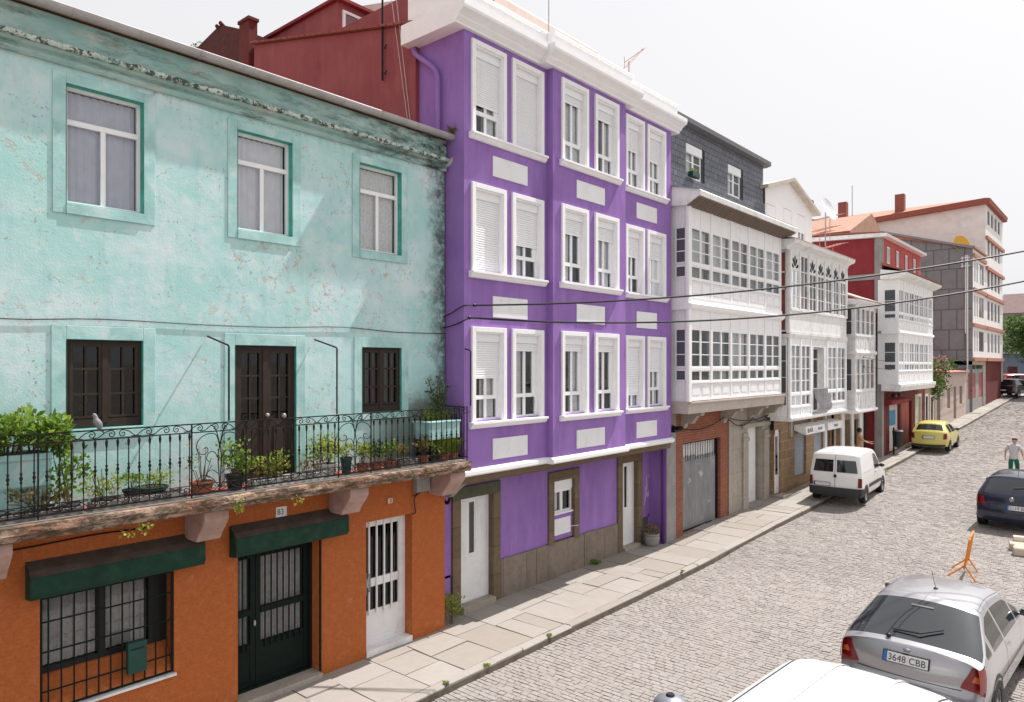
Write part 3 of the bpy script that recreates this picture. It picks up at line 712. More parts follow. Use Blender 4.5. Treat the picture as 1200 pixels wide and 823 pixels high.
# green glazed door
a0,a1,z0,z1 = gh[1]
mb = MB(); mb.frame(F0, a0+.004, a1-.004, z0, z1-.004, .05, -.32, -.2)
gd = mb.build('green_door', M['green_iron'], T)
for L0, L1 in ((a0+.055, a0+.42),(a0+.43, a1-.055)):
    lf = MB(); lf.frame(F0, L0, L1, z0+.05, z1-.06, .085, -.3, -.24); lf.fbox(F0, L0+.08, L1-.08, -.295, -.25, z0+.1, z0+.72); lf.fbox(F0, L0+.08, L1-.08, -.29, -.22, z0+1.18, z0+1.27)
    l_ = lf.build('door_leaf', M['green_iron'], gd)
    nb = max(2, int((L1-L0)/.13))
    for k in range(nb): y = L0+.1+(L1-L0-.2)*(k+.5)/nb; MB().box(-.235,-.215,y-.009,y+.009,z0+.62,z1-.08).build('bar', M['green_iron'], l_)
MB().fquad(F0, a0+.1, a1-.1, -.27, z0+.7, z1-.1).build('pane', M['glass'], gd)
curtain(gd, F0, a0+.1, a1-.1, z0+.7, z1-.1, -.33, 'dull'); room(gd, F0, a0+.01, a1-.01, z0, z1-.01, -.34, .4)
mb = MB(); mb.box(-.3, .12, a0-.01, a1+.01, -.05, z0+.006); mb.build('door_step', M['palestone'], T, bevel=.01)
mb = MB(); mb.ell((-.2, a0+.39, z0+1.05),(.02,.02,.05)); mb.build('handle', M['gutter'], gd)
mb = MB(); mb.box(.0,.03,a1+.002,a1+.03,z0,z1); mb.build('door_guide_rail', M['green_iron'], T)
# white barred door
a0,a1,z0,z1 = gh[2]
mb = MB(); mb.frame(F0, a0+.004, a1-.004, z0, z1-.004, .055, -.3, -.2); wd = mb.build('white_barred_door', M['doorwhite'], T)
lf = MB(); L0, L1 = a0+.06, a1-.06; lf.frame(F0, L0, L1, z0+.03, z1-.06, .09, -.28, -.22); lf.fbox(F0, L0+.08, L1-.08, -.275, -.235, z0+.1, z0+.62); lf.fbox(F0, L0+.08, L1-.08, -.27, -.22, z0+1.05, z0+1.2)
l_ = lf.build('door_leaf', M['doorwhite'], wd)
for k in range(4): y = L0+.16+k*.175; MB().box(-.225,-.195,y-.015,y+.015,z0+.55,z1-.07).build('bar', M['doorwhite'], l_)
MB().fquad(F0, L0+.09, L1-.09, -.25, z0+.6, z1-.14).build('pane', M['glassd'], wd); room(wd, F0, a0+.01, a1-.01, z0, z1-.01, -.31, .5)
mb = MB(); mb.tube([(-.21,L0+.05,z0+.95),(-.15,L0+.05,z0+.95),(-.15,L0+.05,z0+1.35),(-.21,L0+.05,z0+1.35)], .014, 6); mb.tube([(-.21,L0+.13,z0+1.0),(-.14,L0+.13,z0+1.0),(-.14,L0+.13,z0+1.3),(-.21,L0+.13,z0+1.3)], .014, 6); mb.build('handle', M['lampgrey'], wd)
mb = MB(); mb.box(-.3,.02,a0,a1,0,z0+.001); mb.build('door_step', M['whiteold'], T, bevel=.006)
# number tiles
mb = MB(); mb.box(.001,.012,6.16,6.35,2.81,2.97); n1 = mb.build('number_tile', M['whiteold'], T)
mb = MB(); text_mesh(mb, '83', F0, 6.18, .0145, 2.845, .09, .11); mb.build('digits', M['ink'], n1)
mb = MB(); mb.box(.001,.012,8.39,8.57,2.67,2.82); n1 = mb.build('number_tile', M['orange'], T)
mb = MB(); text_mesh(mb, '83', F0, 8.42, .0145, 2.70, .09, .11); mb.build('digits', M['whiteold'], n1)
# junction box, lamp hook and cables under the balcony
mb = MB(); mb.box(.001,.13,9.02,9.36,2.83,3.13); mb.build('meter_box', M['concrete'], T, bevel=.01)
mb = MB(); mb.tube(catmull([(.02,9.25,2.83),(.08,9.1,2.8),(.1,8.98,2.74),(.06,9.02,2.6),(.05,9.05,2.45),(.02,9.0,2.42)], 4), .012, 5)
mb.tube(catmull([(.02,9.45,2.84),(.06,9.2,2.82),(.03,9.0,2.76)],4), .009, 5); mb.build('loose_cable', M['cable'], T, smooth=True)
mb = MB(); mb.tube(catmull([(.02,y,5.83+.03*math.sin(y*1.9)+(.03 if y > 6 else 0)) for y in (-1,1,2.5,3.6,5,6.2,7.4,8.6,9.84)], 4), .007, 4)
mb.tube(catmull([(.012,y,2.99+.02*math.sin(y*2.3)) for y in (-1,1,2.6,3.5,4.2)], 4), .01, 4); mb.build('wall_cable', M['cable'], T)
# iron clothes-line arms
for y in (5.04, 6.86, 9.93):
    mb = MB(); mb.tube([(.02,y,5.66),(.63,y,5.52),(.65,y,5.50),(.65,y,4.45)], .013, 6); mb.build('clothes_line_arm', M['iron'], T)
# balcony
B = MB(); r4 = random.Random(8)
def slabf(u, v):
    y = -1.2+11.06*u; pr = [(.0,3.40),(.735,3.40),(.752,3.392),(.757,3.34),(.757,3.30),(.735,3.295),(.735,3.225),(.72,3.215),(.0,3.21)]
    k = v*8; i = min(7,int(k)); t = k-i; x = pr[i][0]*(1-t)+pr[i+1][0]*t; z = pr[i][1]*(1-t)+pr[i+1][1]*t
    j = .010*math.sin(y*9)*math.sin(y*3.3+v*9)+r4.uniform(-.003,.003)
    return (x+(j if x > .6 else 0), y, z+(j*.5 if x > .6 else 0))
B.grid(slabf, 200, 8); B.quad((0,9.86,3.4),(.74,9.86,3.4),(.70,9.86,3.2),(0,9.86,3.2))
bal = B.build('balcony', M['slab'], T)
MB().box(.02, .44, -1.1, 9.84, 3.401, 3.412).build('painted_floor', M['redfloor'], bal); MB().box(.45, .66, -1.1, 9.80, 3.40, 3.425).build('floor_kerb', M['potgrey'], bal, bevel=.008)
for y0,y1 in ((2.1,2.46),(4.70,5.06),(7.14,7.52),(9.42,9.82)):
    mb = MB(); mb.prism_y([(.001,3.2),(.62,3.2),(.63,3.07),(.54,2.95),(.42,2.82),(.38,2.74),(.001,2.74)], y0, y1); mb.build('corbel', M['pinkconc'], bal, bevel=.02)
rail = MB(); X = .65
rail.box(X-.02,X+.02,-1.1,9.84,4.425,4.44); rail.box(X-.009,X+.009,-1.1,9.84,4.31,4.325); rail.box(X-.014,X+.014,-1.1,9.84,3.465,3.485); rail.box(X-.008,X+.008,-1.1,9.84,3.59,3.60)
for yy, fz in ((9.83, 4.432),(9.83,3.475)): rail.box(.0, X, yy-.012, yy+.012, fz-.008, fz+.008)
for yy in (-1.0, 2.7, 4.51, 5.30, 6.89, 7.54, 9.83): rail.box(X-.008,X+.008,yy-.008,yy+.008,3.40,4.43)
for k in range(5): rail.box(.05+k*.13-.006,.05+k*.13+.006, 9.824, 9.836, 3.47, 4.43)
rl = rail.build('railing', M['iron'], bal)
bpro = [(.006,3.48),(.006,3.66),(.012,3.68),(.007,3.70),(.0075,3.86),(.016,3.88),(.009,3.90),(.021,3.93),(.009,3.96),(.017,3.985),(.008,4.0),(.007,4.2),(.013,4.23),(.018,4.27),(.013,4.30),(.006,4.31)]
mb = MB(); mb.lathe((0,0,0), [(r,z-3.48) for r,z in bpro], 8); b0 = mb.build('baluster', M['iron'], rl, smooth=True, org=(0,0,0))
b0.location = (X-0, -.85-5, 3.48)
ys = [y for y in [-.85+.13*i for i in range(84)] if not (4.48 < y < 5.36 or 6.85 < y < 7.60) and y < 9.78]
def cp(o, loc, rx=0, sc=None):
    c = o.copy(); col.objects.link(c); c.parent = o.parent; c.location = loc
    if sc: c.scale = sc
    return c
for y in ys[1:]: cp(b0, (X, y-5, 3.48))
# scrolls
def spiral(cy, cz, r, turns, a0, dirn, n=18, flip=1):
    return [(0, cy+flip*r*(1-.82*i/n)*math.cos(a0+dirn*turns*2*math.pi*i/n), cz+r*(1-.82*i/n)*math.sin(a0+dirn*turns*2*math.pi*i/n)) for i in range(n+1)]
mb = MB(); sp = spiral(.045,.052,.047,1.25,R(90),-1)
mb.tube(catmull([(0,-.17,.012),(0,-.10,.02),(0,-.03,.075)]+sp[0:1],4)[:-1]+sp, .0062, 5)
s0 = mb.build('scroll', M['iron'], rl, smooth=True, org=(0,0,0)); s0.location = (X, 2.55-5, 4.322)
k = 0; y = 2.55
for i in range(33):
    y = 2.55+.225*(i+1)
    if y > 9.75: break
    if 4.45 < y < 5.3 or 6.9 < y < 7.55: pass
    c = cp(s0, (X, y-5, 4.322)); 
    if i % 3 == 1: c.rotation_euler = (0,0,math.pi)
for i in range(40):
    y = 2.3+.19*i
    if y > 9.75: break
    c = cp(s0, (X, y-5, 3.592)); c.scale = (1,1,-1) if i % 2 else (1,-1,-1)
# lyre panels
for yc in (4.905, 7.215):
    mb = MB(); 
    for f in (-1,1):
        mb.tube(catmull([(X,yc,3.49),(X,yc+f*.01,3.7),(X,yc+f*.025,3.95),(X,yc+f*.005,4.12),(X,yc+f*.03,4.25),(X,yc+f*.07,4.36),(X,yc+f*.13,4.41)],4), .0075, 5)
        mb.tube(catmull([(X,yc,4.1),(X,yc+f*.05,4.26),(X,yc+f*.15,4.29),(X,yc+f*.27,4.24),(X,yc+f*.33,4.14),(X,yc+f*.30,4.03),(X,yc+f*.22,4.01),(X,yc+f*.17,4.05),(X,yc+f*.19,4.10),(X,yc+f*.23,4.09)],4), .0065, 5)
        mb.tube(catmull([(X,yc+f*.01,3.9),(X,yc+f*.07,4.02),(X,yc+f*.15,4.03),(X,yc+f*.19,3.95),(X,yc+f*.15,3.90)],4), .006, 5)
        mb.tube(catmull([(X,yc,3.52),(X,yc+f*.1,3.66),(X,yc+f*.22,3.72),(X,yc+f*.31,3.66),(X,yc+f*.30,3.56),(X,yc+f*.24,3.55),(X,yc+f*.22,3.6)],4), .0062, 5)
        mb.tube(catmull([(X,yc+f*.02,3.72),(X,yc+f*.10,3.78),(X,yc+f*.17,3.76),(X,yc+f*.18,3.70),(X,yc+f*.14,3.68)],4), .0058, 5)
    mb.build('lyre_panel', M['iron'], rl, smooth=True)
mb = MB(); mb.ell((X,5.91,4.475),(.035,.035,.04)); mb.build('finial', M['lampgrey'], rl, smooth=True)
# dove perched on the rail
dv = MB()
def ring(mb, pts):   # list of (pos, ry, rz)
    b = len(mb.v); n = 10
    for (p, a, c) in pts:
        for k in range(n): q = 2*math.pi*k/n; mb.v.append((p[0]+a*math.cos(q), p[1], p[2]+c*math.sin(q)))
    for i in range(len(pts)-1):
        for k in range(n): mb.f.append((b+i*n+k, b+i*n+(k+1)%n, b+(i+1)*n+(k+1)%n, b+(i+1)*n+k))
    mb.f.append(tuple(b+k for k in range(n))[::-1]); mb.f.append(tuple(b+(len(pts)-1)*n+k for k in range(n)))
DV = thing('dove', 'grey dove perched on the balcony top rail in front of the leftmost brown window', 'bird', (X, 3.34, 4.44))
b = MB(); b.lathe((X,3.34,4.44), [(.004,-.03),(.012,.0),(.03,.03),(.042,.06),(.044,.09),(.036,.12),(.024,.145),(.022,.16),(.024,.18),(.017,.198),(.004,.206)], 12)
for i in range(len(b.v)):
    v = b.v[i]; h = v[2]-4.44; b.v[i] = (v[0]*1, 3.34+(v[1]-3.34)*1.15-(h-.08)*.35, v[2])
b.build('body', plain('dove_grey', (.22,.21,.24), .7, .2, 20), DV, smooth=True)
b = MB(); b.leaf((X,3.38,4.47), (0,.35,-1), .11, .35, 0); b.box(X-.006,X+.006,3.33,3.342,4.438,4.47); b.tube([(X,3.30,4.622),(X,3.275,4.617)],[.005,.001],5); b.build('tail_and_feet', M['lampgrey'], DV)

# ------------------------------------------------------------------ balcony plants
def pot(kind, label, y, x, r, h, m, plant='leaf', pw=.2, ph=.25, n=120, ls=.05, z=3.413, flowers=0, group='potted plants on the iron balcony', stems=6, cat='potted plant', lw=.7):
    t = thing('potted_plant', label, cat, (x, y, z), 0, group); pw *= 1.3; ph *= 1.3; n = int(n*1.5); ls *= 1.15
    mb = MB()
    if kind == 'round': mb.lathe((x,y,z), [(r*.72,0),(r*.95,h*.84),(r*1.08,h*.84),(r*1.1,h),(r*.98,h),(r*.96,h*.9),(r*.1,h*.88)], 18)
    elif kind == 'bowl': mb.lathe((x,y,z), [(r*.4,0),(r*.8,h*.45),(r,h*.9),(r*1.05,h),(r*.95,h),(r*.9,h*.88),(r*.1,h*.85)], 18)
    else:
        L = r; wd_ = .11
        mb.box(x-wd_, x+wd_, y-L, y+L, z, z+h*.9); mb.frame(lambda a,d,zz: (x+zz, a, z+h*.9+d), y-L-.01, y+L+.01, -wd_-.01, wd_+.01, .025, 0, h*.1)
    mb.build('pot', M[m], t, bevel=0 if kind != 'trough' else .006)
    s = MB()
    if kind == 'trough': s.box(x-.09, x+.09, y-r+.02, y+r-.02, z+h*.9, z+h*.94)
    else: s.lathe((x,y,z+h*.86), [(r*.93,0),(r*.9,.01)], 14)
    s.build('soil', M['soil'], t)
    rx = min(pw, .2); ry = r*.9 if kind == 'trough' else pw
    st = MB()
    for k in range(stems):
        e = (x+rnd.uniform(-rx,rx)*.7, y+rnd.uniform(-ry,ry)*.8, z+h+ph*rnd.uniform(.5,1.5))
        st.tube(catmull([(x+rnd.uniform(-.03,.03), y+(e[1]-y)*.3, z+h*.85),(x+(e[0]-x)*.4, y+(e[1]-y)*.6, z+h+ph*.4), e],3), .005, 4)
    st.build('stems', M['stem'], t)
    mb = MB()
    if plant == 'spiky':
        for k in range(n):
            a = rnd.uniform(0,6.283); q = rnd.uniform(.4,1)
            by = y+rnd.uniform(-ry,ry)*.6
            mb.tube([(x+.02*math.cos(a),by,z+h*.9),(x+.5*rx*q*math.cos(a),by+.5*pw*q*math.sin(a),z+h+ph*.8),(x+rx*1.2*q*math.cos(a),by+pw*q*1.2*math.sin(a),z+h+ph*rnd.uniform(.7,1.3))],[.007,.006,.001],3)
        mb.build('leaves', M['leafy'], t)
    else:
        nc = max(2, n//28)
        for k in range(nc):
            c = (x+rnd.uniform(-1,1)*rx*.6, y+rnd.uniform(-1,1)*ry*.75, z+h+ph*rnd.uniform(.35,1.0))
            mb.leaves(c, (rx*.5, min(ry*.55,.16), ph*.42), n//nc, ls, lw, .1)
        mb.build('leaves', M[plant], t)
    if flowers:
        mb = MB()
        for k in range(flowers):
            c = (x+rnd.uniform(-1,1)*rx, y+rnd.uniform(-1,1)*ry, z+h+ph*rnd.uniform(1.0,1.6)); mb.leaves(c, (.022,.022,.02), 16, .022, .9, .0)
        mb.build('flowers', M['pink'], t)
    return t
# big shrub in raised turquoise planter (left)
t = thing('raised_planter', 'raised turquoise planter with a large bushy shrub at the left end of the balcony', 'planter', (.3, 2.2, 3.41))
mb = MB(); mb.prism_y([(.03,3.41),(.36,3.41),(.40,3.75),(.44,3.80),(.46,4.10),(.50,4.12),(.50,4.19),(.03,4.19)], 1.3, 2.9); mb.build('box', M['teal_trim'], t, bevel=.01)
MB().box(.06,.46,1.35,2.85,4.19,4.196).build('soil', M['soil'], t)
mb = MB()
for k in range(26): c = (.33+rnd.uniform(-.14,.2), rnd.uniform(1.3,3.0), 4.3+rnd.uniform(-.08,.32)); mb.leaves(c, (.16,.17,.14), 85, .085, .8, .2, .5)
for k in range(5): c = (.35, 2.95+rnd.uniform(0,.18), 4.25+rnd.uniform(0,.25)); mb.leaves(c, (.1,.12,.1), 50, .08, .8, .2, .5)
mb.build('leaves', M['leaf'], t)
mb = MB()
for k in range(9): y = rnd.uniform(1.4,2.9); mb.tube([(.3,y,4.19),(.33+rnd.uniform(-.1,.1),y+rnd.uniform(-.1,.1),4.5)], .012, 5)
mb.build('stems', M['stem'], t)
pot('trough','low trough of straggly yellowish weeds at the far left foot of the railing',2.75,.5,.45,.10,'potgrey','leafdry',.1,.16,150,.05,stems=9)
pot('round','spindly geranium with one pink flower rising beside the turquoise planter',3.12,.42,.10,.13,'potgrey','leaf',.2,.42,150,.06,flowers=1,stems=9,lw=.9)
pot('bowl','shallow dark bowl of fine green herbs below the dove',3.50,.42,.15,.13,'potblack','leafy',.16,.2,190,.035,stems=8)
t = thing('stone_trough', 'long low grey stone trough lying along the foot of the railing under the geranium', 'trough', (.5,4.0,3.413)); mb = MB(); mb.box(.38,.58,3.3,4.5,3.413,3.53); mb.build('trough', M['potgrey'], t, bevel=.02); MB().box(.4,.56,3.33,4.47,3.53,3.534).build('soil', M['soil'], t)
pot('round','wide dark green tub of bright low herbs left of the red terracotta pot',4.12,.30,.2,.19,'potgreen','leafy',.2,.12,260,.03,stems=5)
pot('round','square-looking black pot of small leaves beside the wide green tub',3.86,.34,.11,.19,'potblack','leaf',.1,.12,90,.035,stems=4)
pot('round','large terracotta pot with a few dry twigs on the red balcony floor',4.77,.40,.155,.19,'terracotta','leafdry',.16,.25,36,.03,stems=10)
pot('round','black pot of a trailing bushy plant just left of the balcony door',5.24,.44,.13,.24,'potblack','leaf',.18,.28,220,.055,stems=8)
t = pot('trough','white trough of yellow-green leaves in front of the balcony door',5.82,.50,.36,.13,'potwhite','leafy',.12,.22,190,.055,stems=10)
pot('trough','long whitish trough with a few sprigs right of the balcony door',6.42,.50,.24,.14,'potwhite','leafdry',.1,.12,60,.045,stems=5)
pot('round','round white tub with a tall bright green bush',6.86,.33,.19,.22,'potwhite','leafy',.22,.28,330,.05,stems=12)
pot('round','tall narrow dark green pot right of the round white tub',7.17,.47,.095,.30,'potgreen','leafy',.1,.14,70,.05,stems=4)
G = [(7.50,'terracotta',.11,.16,'leafy','terracotta pot of yellowish sprigs, first right of the tall green pot'),
     (7.80,'terracotta',.10,.15,'leafd','terracotta pot with a dark leggy plant between two other clay pots'),
     (8.08,'terracotta',.12,.15,'leaf','terracotta pot with a tall lettuce-green plant left of the grey trough'),
     (8.88,'terracotta',.10,.16,'leafdry','small clay pot of dry reddish leaves between grey trough and black pot')]
for y,m,r,h,pl,lb in G: pot('round', lb, y, .47, r, h, m, pl, .11, .2, 120, .05, stems=8)
pot('trough','grey trough of mixed succulents among the clay pots',8.45,.47,.2,.15,'potgrey','leafdry',.12,.16,170,.04)
pot('round','small black pot of leafy sprouts under the raised end planter',9.12,.46,.10,.17,'potblack','leafy',.13,.18,150,.045)
pot('round','terracotta pot of long spiky yellow-green blades near the end of the balcony',9.38,.47,.11,.15,'terracotta','spiky',.2,.22,90,.05)
pot('round','last clay pot of spiky blades against the end railing',9.66,.45,.10,.14,'terracotta','spiky',.17,.2,70,.05)
# raised end planter with rose
t = thing('raised_planter', 'raised turquoise planter with a tall leggy rose at the right end of the balcony', 'planter', (.28, 9.4, 3.41))
mb = MB(); mb.box(.05,.5,9.0,9.78,3.84,4.15); mb.box(.03,.52,8.98,9.80,4.15,4.18); mb.build('box', M['teal_trim'], t, bevel=.008)
mb = MB(); [mb.box(a,a+.05,b,b+.05,3.412,3.84) for a in (.08,.42) for b in (9.05,9.68)]; mb.build('leg', M['iron'], t)
mb = MB()
for k in range(170):
    a = rnd.uniform(0,6.28); by = rnd.uniform(9.05,9.7); q = rnd.uniform(.4,1)
    mb.tube([(.28,by,4.17),(.28+.1*q*math.cos(a),by+.1*q*math.sin(a),4.3),(.28+.2*q*math.cos(a),by+.2*q*math.sin(a),4.17+rnd.uniform(.12,.3))],[.006,.006,.001],3)
mb.build('blades', M['leafy'], t)
mb = MB(); lf = MB()
for k in range(7):
    y = 9.3+rnd.uniform(-.1,.2); e = (.3+rnd.uniform(-.1,.15), y+rnd.uniform(-.12,.25), 4.6+rnd.uniform(.0,.4)); pts = catmull([(.28,y,4.15),(.3,y+.05,4.45),e],4)
    mb.tube(pts, .007, 5)
    for p in pts[3:]:
        lf.leaves(p, (.07,.07,.06), 9, .05, .7, 0)
mb.build('rose_stems', M['stem'], t); lf.build('rose_leaves', M['leafd'], t)
mb = MB(); mb.leaves((.35,9.4,5.0),(.03,.03,.03),26,.03,.9,0); mb.leaves((.35,9.65,4.82),(.03,.03,.03),20,.03,.9,0); mb.build('blossoms', M['leafdry'], t)
# weeds growing from slab edge, gutter
for (x,y,z,n,lb) in ((.76,5.12,3.28,60,'green weed hanging from the balcony edge above the shutter box corner'),(.74,3.86,3.15,30,'small weed sprouting under the balcony edge left of the first corbel'),(.74,3.66,3.12,18,'tiny weed sprouting from the balcony edge nearest the left barred window'),(.76,6.07,3.2,14,'tiny yellowish weed on the mossy balcony edge above the number tile')):
    t = thing('weed', lb, 'weed', (x,y,z)); mb = MB(); mb.leaves((x,y,z),(.05,.08,.14 if n > 50 else .06), n, .05, .7, 0, -.1); mb.build('leaves', M['leafy'], t)
t = thing('fern_tuft', 'dry brown-green tuft growing in the end of the gutter', 'weed', (.2, 9.9, 9.75)); mb = MB()
for k in range(130): a = rnd.uniform(0,6.28); q = rnd.uniform(.3,1); mb.tube([(.2,9.9,9.7),(.2+.1*q*math.cos(a),9.9+.1*q*math.sin(a),9.87),(.2+.22*q*math.cos(a),9.9+.2*q*math.sin(a),9.78+rnd.uniform(-.1,.22))],[.005,.005,.001],3)
mb.build('fronds', M['leafdry'], t)
# little things beside the right wall
t = thing('door_mat_bush', 'x', 'bush', (.1,10.15,.02)) if False else None
# ------------------------------------------------------------------ purple house
T = thing('purple_house', 'tall purple house with three stepped bays, white framed windows and a white cornice', 'house', (-.35, 14, 0))
BX = [(.5, 9.9, 12.49), (.67, 12.49, 15.45), (.5, 15.45, 18.1)]
WN = [[(10.08,11.10),(11.29,12.34)], [(12.77,13.80),(14.07,15.10)], [(15.68,16.61),(16.76,17.74)]]
RZ = [(9.80,11.64),(7.08,8.83),(4.11,5.99)]
SH = [[.60,1.0,.10,.14,.36,.40],[1.0,.52,.22,.20,.34,.30],[.45,.09,.08,.08,.78,.40]]
PAN = [(10.71,11.80),(13.36,14.5),(16.24,17.28)]
mb = MB()
for b,(x,y0,y1) in enumerate(BX):
    F = FX(x); holes = []
    for r,(z0,z1) in enumerate(RZ):
        for (a0,a1) in WN[b]: holes.append((a0+.02,a1-.02,z0+.02,z1-.02))
    wall_holes(mb, F, y0, y1, 3.16, 11.8, holes, .14)
mb.quad((.5,9.9,3.16),(-.9,9.9,3.16),(-.9,9.9,11.8),(.5,9.9,11.8))
mb.quad((.5,12.49,3.16),(.67,12.49,3.16),(.67,12.49,11.8),(.5,12.49,11.8)); mb.quad((.5,15.45,3.16),(.67,15.45,3.16),(.67,15.45,11.8),(.5,15.45,11.8))
mb.quad((.5,18.1,3.16),(-.9,18.1,3.16),(-.9,18.1,11.8),(.5,18.1,11.8))
mb.quad((-.35,9.9,3.17),(.5,9.9,3.17),(.5,18.1,3.17),(-.35,18.1,3.17))
mb.build('bay_wall', M['purple'], T)
def pwindow(F, a0, a1, z0, z1, drop, seed):
    rr = random.Random(seed)
    m = MB(); w_ = .10
    # moulded surround: outer and inner steps
    m.fbox(F,a0,a0+w_,.0,.055,z0,z1); m.fbox(F,a1-w_,a1,.0,.055,z0,z1); m.fbox(F,a0+w_,a1-w_,.0,.055,z1-w_,z1)
    m.fbox(F,a0+w_,a0+w_+.03,-.13,.03,z0,z1-w_); m.fbox(F,a1-w_-.03,a1-w_,-.13,.03,z0,z1-w_); m.fbox(F,a0+w_+.03,a1-w_-.03,-.13,.03,z1-w_-.03,z1-w_)
    s_ = m.build('window_surround', M['white'], T, bevel=.007)
    A0,A1,Z1 = a0+w_+.032, a1-w_-.032, z1-w_-.032
    # shutter housing + slats
    hb = Z1-.16
    k = MB(); k.fbox(F,A0,A1,-.12,-.035,hb,Z1); k.build('shutter_housing', M['upvc'], s_)
    H_ = hb-z0-.02; zb = hb-H_*drop
    if drop > .02:
        n = max(2, int((hb-zb)/.045)); mm = MB()
        for i in range(n):
            za = zb+(hb-zb)*i/n; zc = zb+(hb-zb)*(i+1)/n
            mm.add([F(A0,-.068,za),F(A1,-.068,za),F(A1,-.058,(za+zc)/2),F(A0,-.058,(za+zc)/2),F(A1,-.070,zc-.002),F(A0,-.070,zc-.002)], [(0,1,2,3),(3,2,4,5)])
        mm.fbox(F,A0,A1,-.072,-.054,zb-.03,zb); mm.build('roller_shutter', M['upvc'], s_)
    if drop < .98:
        zt = z0+.30*(hb-z0)
        w2 = win(s_, F, A0, A1, z0+.01, hb, 'upvc', 2, 1, .05, d=-.10, name='casement', curt=None, rm='darkroom', ct=.035)
        mm = MB(); mm.fbox(F,A0+.05,A1-.05,-.135,-.07,zt-.04,zt+.04); mm.fbox(F,A1-.14,A1-.05,-.13,-.075,zt+.04,hb-.05); mm.build('transom', M['upvc'], w2)
        cm = rr.choice(['curtain','lace','mauvecurtain','lace'])
        sp = rr.choice([(0,.45),(.35,1),(0,1),(0,1),(.45,1)])
        curtain(w2, F, A0+.05+(A1-A0-.1)*sp[0], A0+.05+(A1-A0-.1)*sp[1], z0+.05, hb-.02, -.16, cm)
k_ = 0
for r,(z0,z1) in enumerate(RZ):
    for b,(x,y0,y1) in enumerate(BX):
        F = FX(x)
        for j,(a0,a1) in enumerate(WN[b]):
            pwindow(F, a0, a1, z0, z1, SH[r][b*2+j], k_*7+3); k_ += 1
        s0, s1 = WN[b][0][0]-.06, WN[b][1][1]+.05
        mb = MB(); mb.prism_y([(x+.001,z0-.13),(x+.05,z0-.13),(x+.09,z0-.09),(x+.10,z0-.05),(x+.14,z0-.045),(x+.14,z0),(x+.001,z0)], s0, s1)
        mb.build('window_sill', M['white'], T, bevel=.005)
for (za,zb) in ((9.06,9.47),(6.20,6.63),(3.32,3.74)):
    for b,(x,y0,y1) in enumerate(BX):
        MB().box(x+.001, x+.022, PAN[b][0], PAN[b][1], za, zb).build('white_panel', M['panelw'], T, bevel=.004)
# base moulding and stone ledge under bays
for b,(x,y0,y1) in enumerate(BX):
    e0 = y0-.06 if b == 0 else (y0-.07 if b == 1 else y0+.07); e1 = y1-.072 if b == 0 else y1+.07
    MB().prism_y([(-.3,3.06),(x+.04,3.06),(x+.075,3.09),(x+.075,3.155),(x+.02,3.19),(x+.002,3.20),(-.3,3.20)], e0, e1).build('base_moulding', M['white'], T)
mb = MB(); mb.prism_y([(-.36,2.89),(.42,2.89),(.48,2.93),(.49,3.055),(-.36,3.055)], 9.88, 18.12); mb.build('stone_ledge', M['granite_g'] if False else M['granite_f'], T)
# cornice + parapet following the steps
for b,(x,y0,y1) in enumerate(BX):
    pr = [(-.6,11.76),(x+.08,11.76),(x+.09,11.80),(x+.16,11.86),(x+.17,11.89),(x+.24,11.94),(x+.32,11.98),(x+.33,12.03),(x+.33,12.13),(x+.16,12.16),(-.6,12.16)]
    e0 = (y0-.32, y0-.34, y0+.34)[b]; e1 = (y1-.345, y1+.335, y1+.33)[b]
    MB().prism_y(pr, e0, e1).build('cornice', M['white'], T)
    MB().prism_y([(-.2,12.16),(x+.13,12.16),(x+.13,12.42),(x+.16,12.43),(x+.16,12.50),(-.2,12.50)], (y0-.13,y0-.15,y0+.16)[b], (y1-.155,y1+.155,y1+.13)[b]).build('parapet', M['white'], T, bevel=.01)
MB().box(-1.0,.62,9.765,9.93,12.165,12.95).build('parapet', M['white'], T, bevel=.01)
MB().prism_y([(-1.0,11.76),(-.6,11.76),(-.6,12.16),(-1.0,12.16)], 9.58, 18.4).build('cornice', M['white'], T)
for z0,z1,x0,x1,ya in ((11.76,12.5,-1.1,-.6,9.58),): pass
# pink attic roof
mb = MB(); mb.prism_y([(-1.1,12.3),(-1.15,14.05),(-1.3,14.2),(-7,15.5),(-7,12.3)], 12.4, 16.9); mb.build('attic_roof', M['pinktile'], T)

mb = MB(); mb.box(-8.5,-.9,9.92,18.1,0,12.2); mb.build('back_wall', M['cream'], T)
# red side wall with tile capping
sw = MB(); sw.prism_y([(-.80,9.0),(-.80,12.20),(-7.17,13.64),(-7.17,9.0)], 9.80, 9.91); sw.build('side_wall', M['redwall'], T)
mb = MB()
nt_ = 26
for i in range(nt_):
    t0 = i/nt_; t1 = (i+1)/nt_; xa = -.62-6.6*t0; xb = -.62-6.6*t1; za = 12.17+1.50*t0; zb = 12.17+1.50*t1
    mb.prism_y([(xa+.03,za),(xa+.03,za+.035+.02*rnd.random()),(xb,zb+.045),(xb,zb)], 9.70, 9.93)
mb.build('tile_capping', plain('old_red_tiles', (.30,.085,.065), .85, .3, 9, .5, dirt=(.14,.08,.06), damt=.6), T)
mb = MB(); mb.quad((-.8,9.93,12.22),(-7.1,9.93,13.66),(-7.1,11.1,13.75),(-.8,11.1,12.6)); mb.build('red_roof', M['redwall'], T)
mb = MB(); mb.box(-8.9,-.95,11.0,12.35,12.0,13.85); mb.build('attic_wall', M['redwall'], T)
mb = MB(); mb.box(-9.0,-5.15,10.98,12.75,13.0,14.58); dm = mb.build('dormer', M['redwall'], T)
mb = MB(); mb.box(-9.1,-5.0,10.88,12.85,14.58,14.66); mb.build('dormer_roof', M['maroon'], dm)
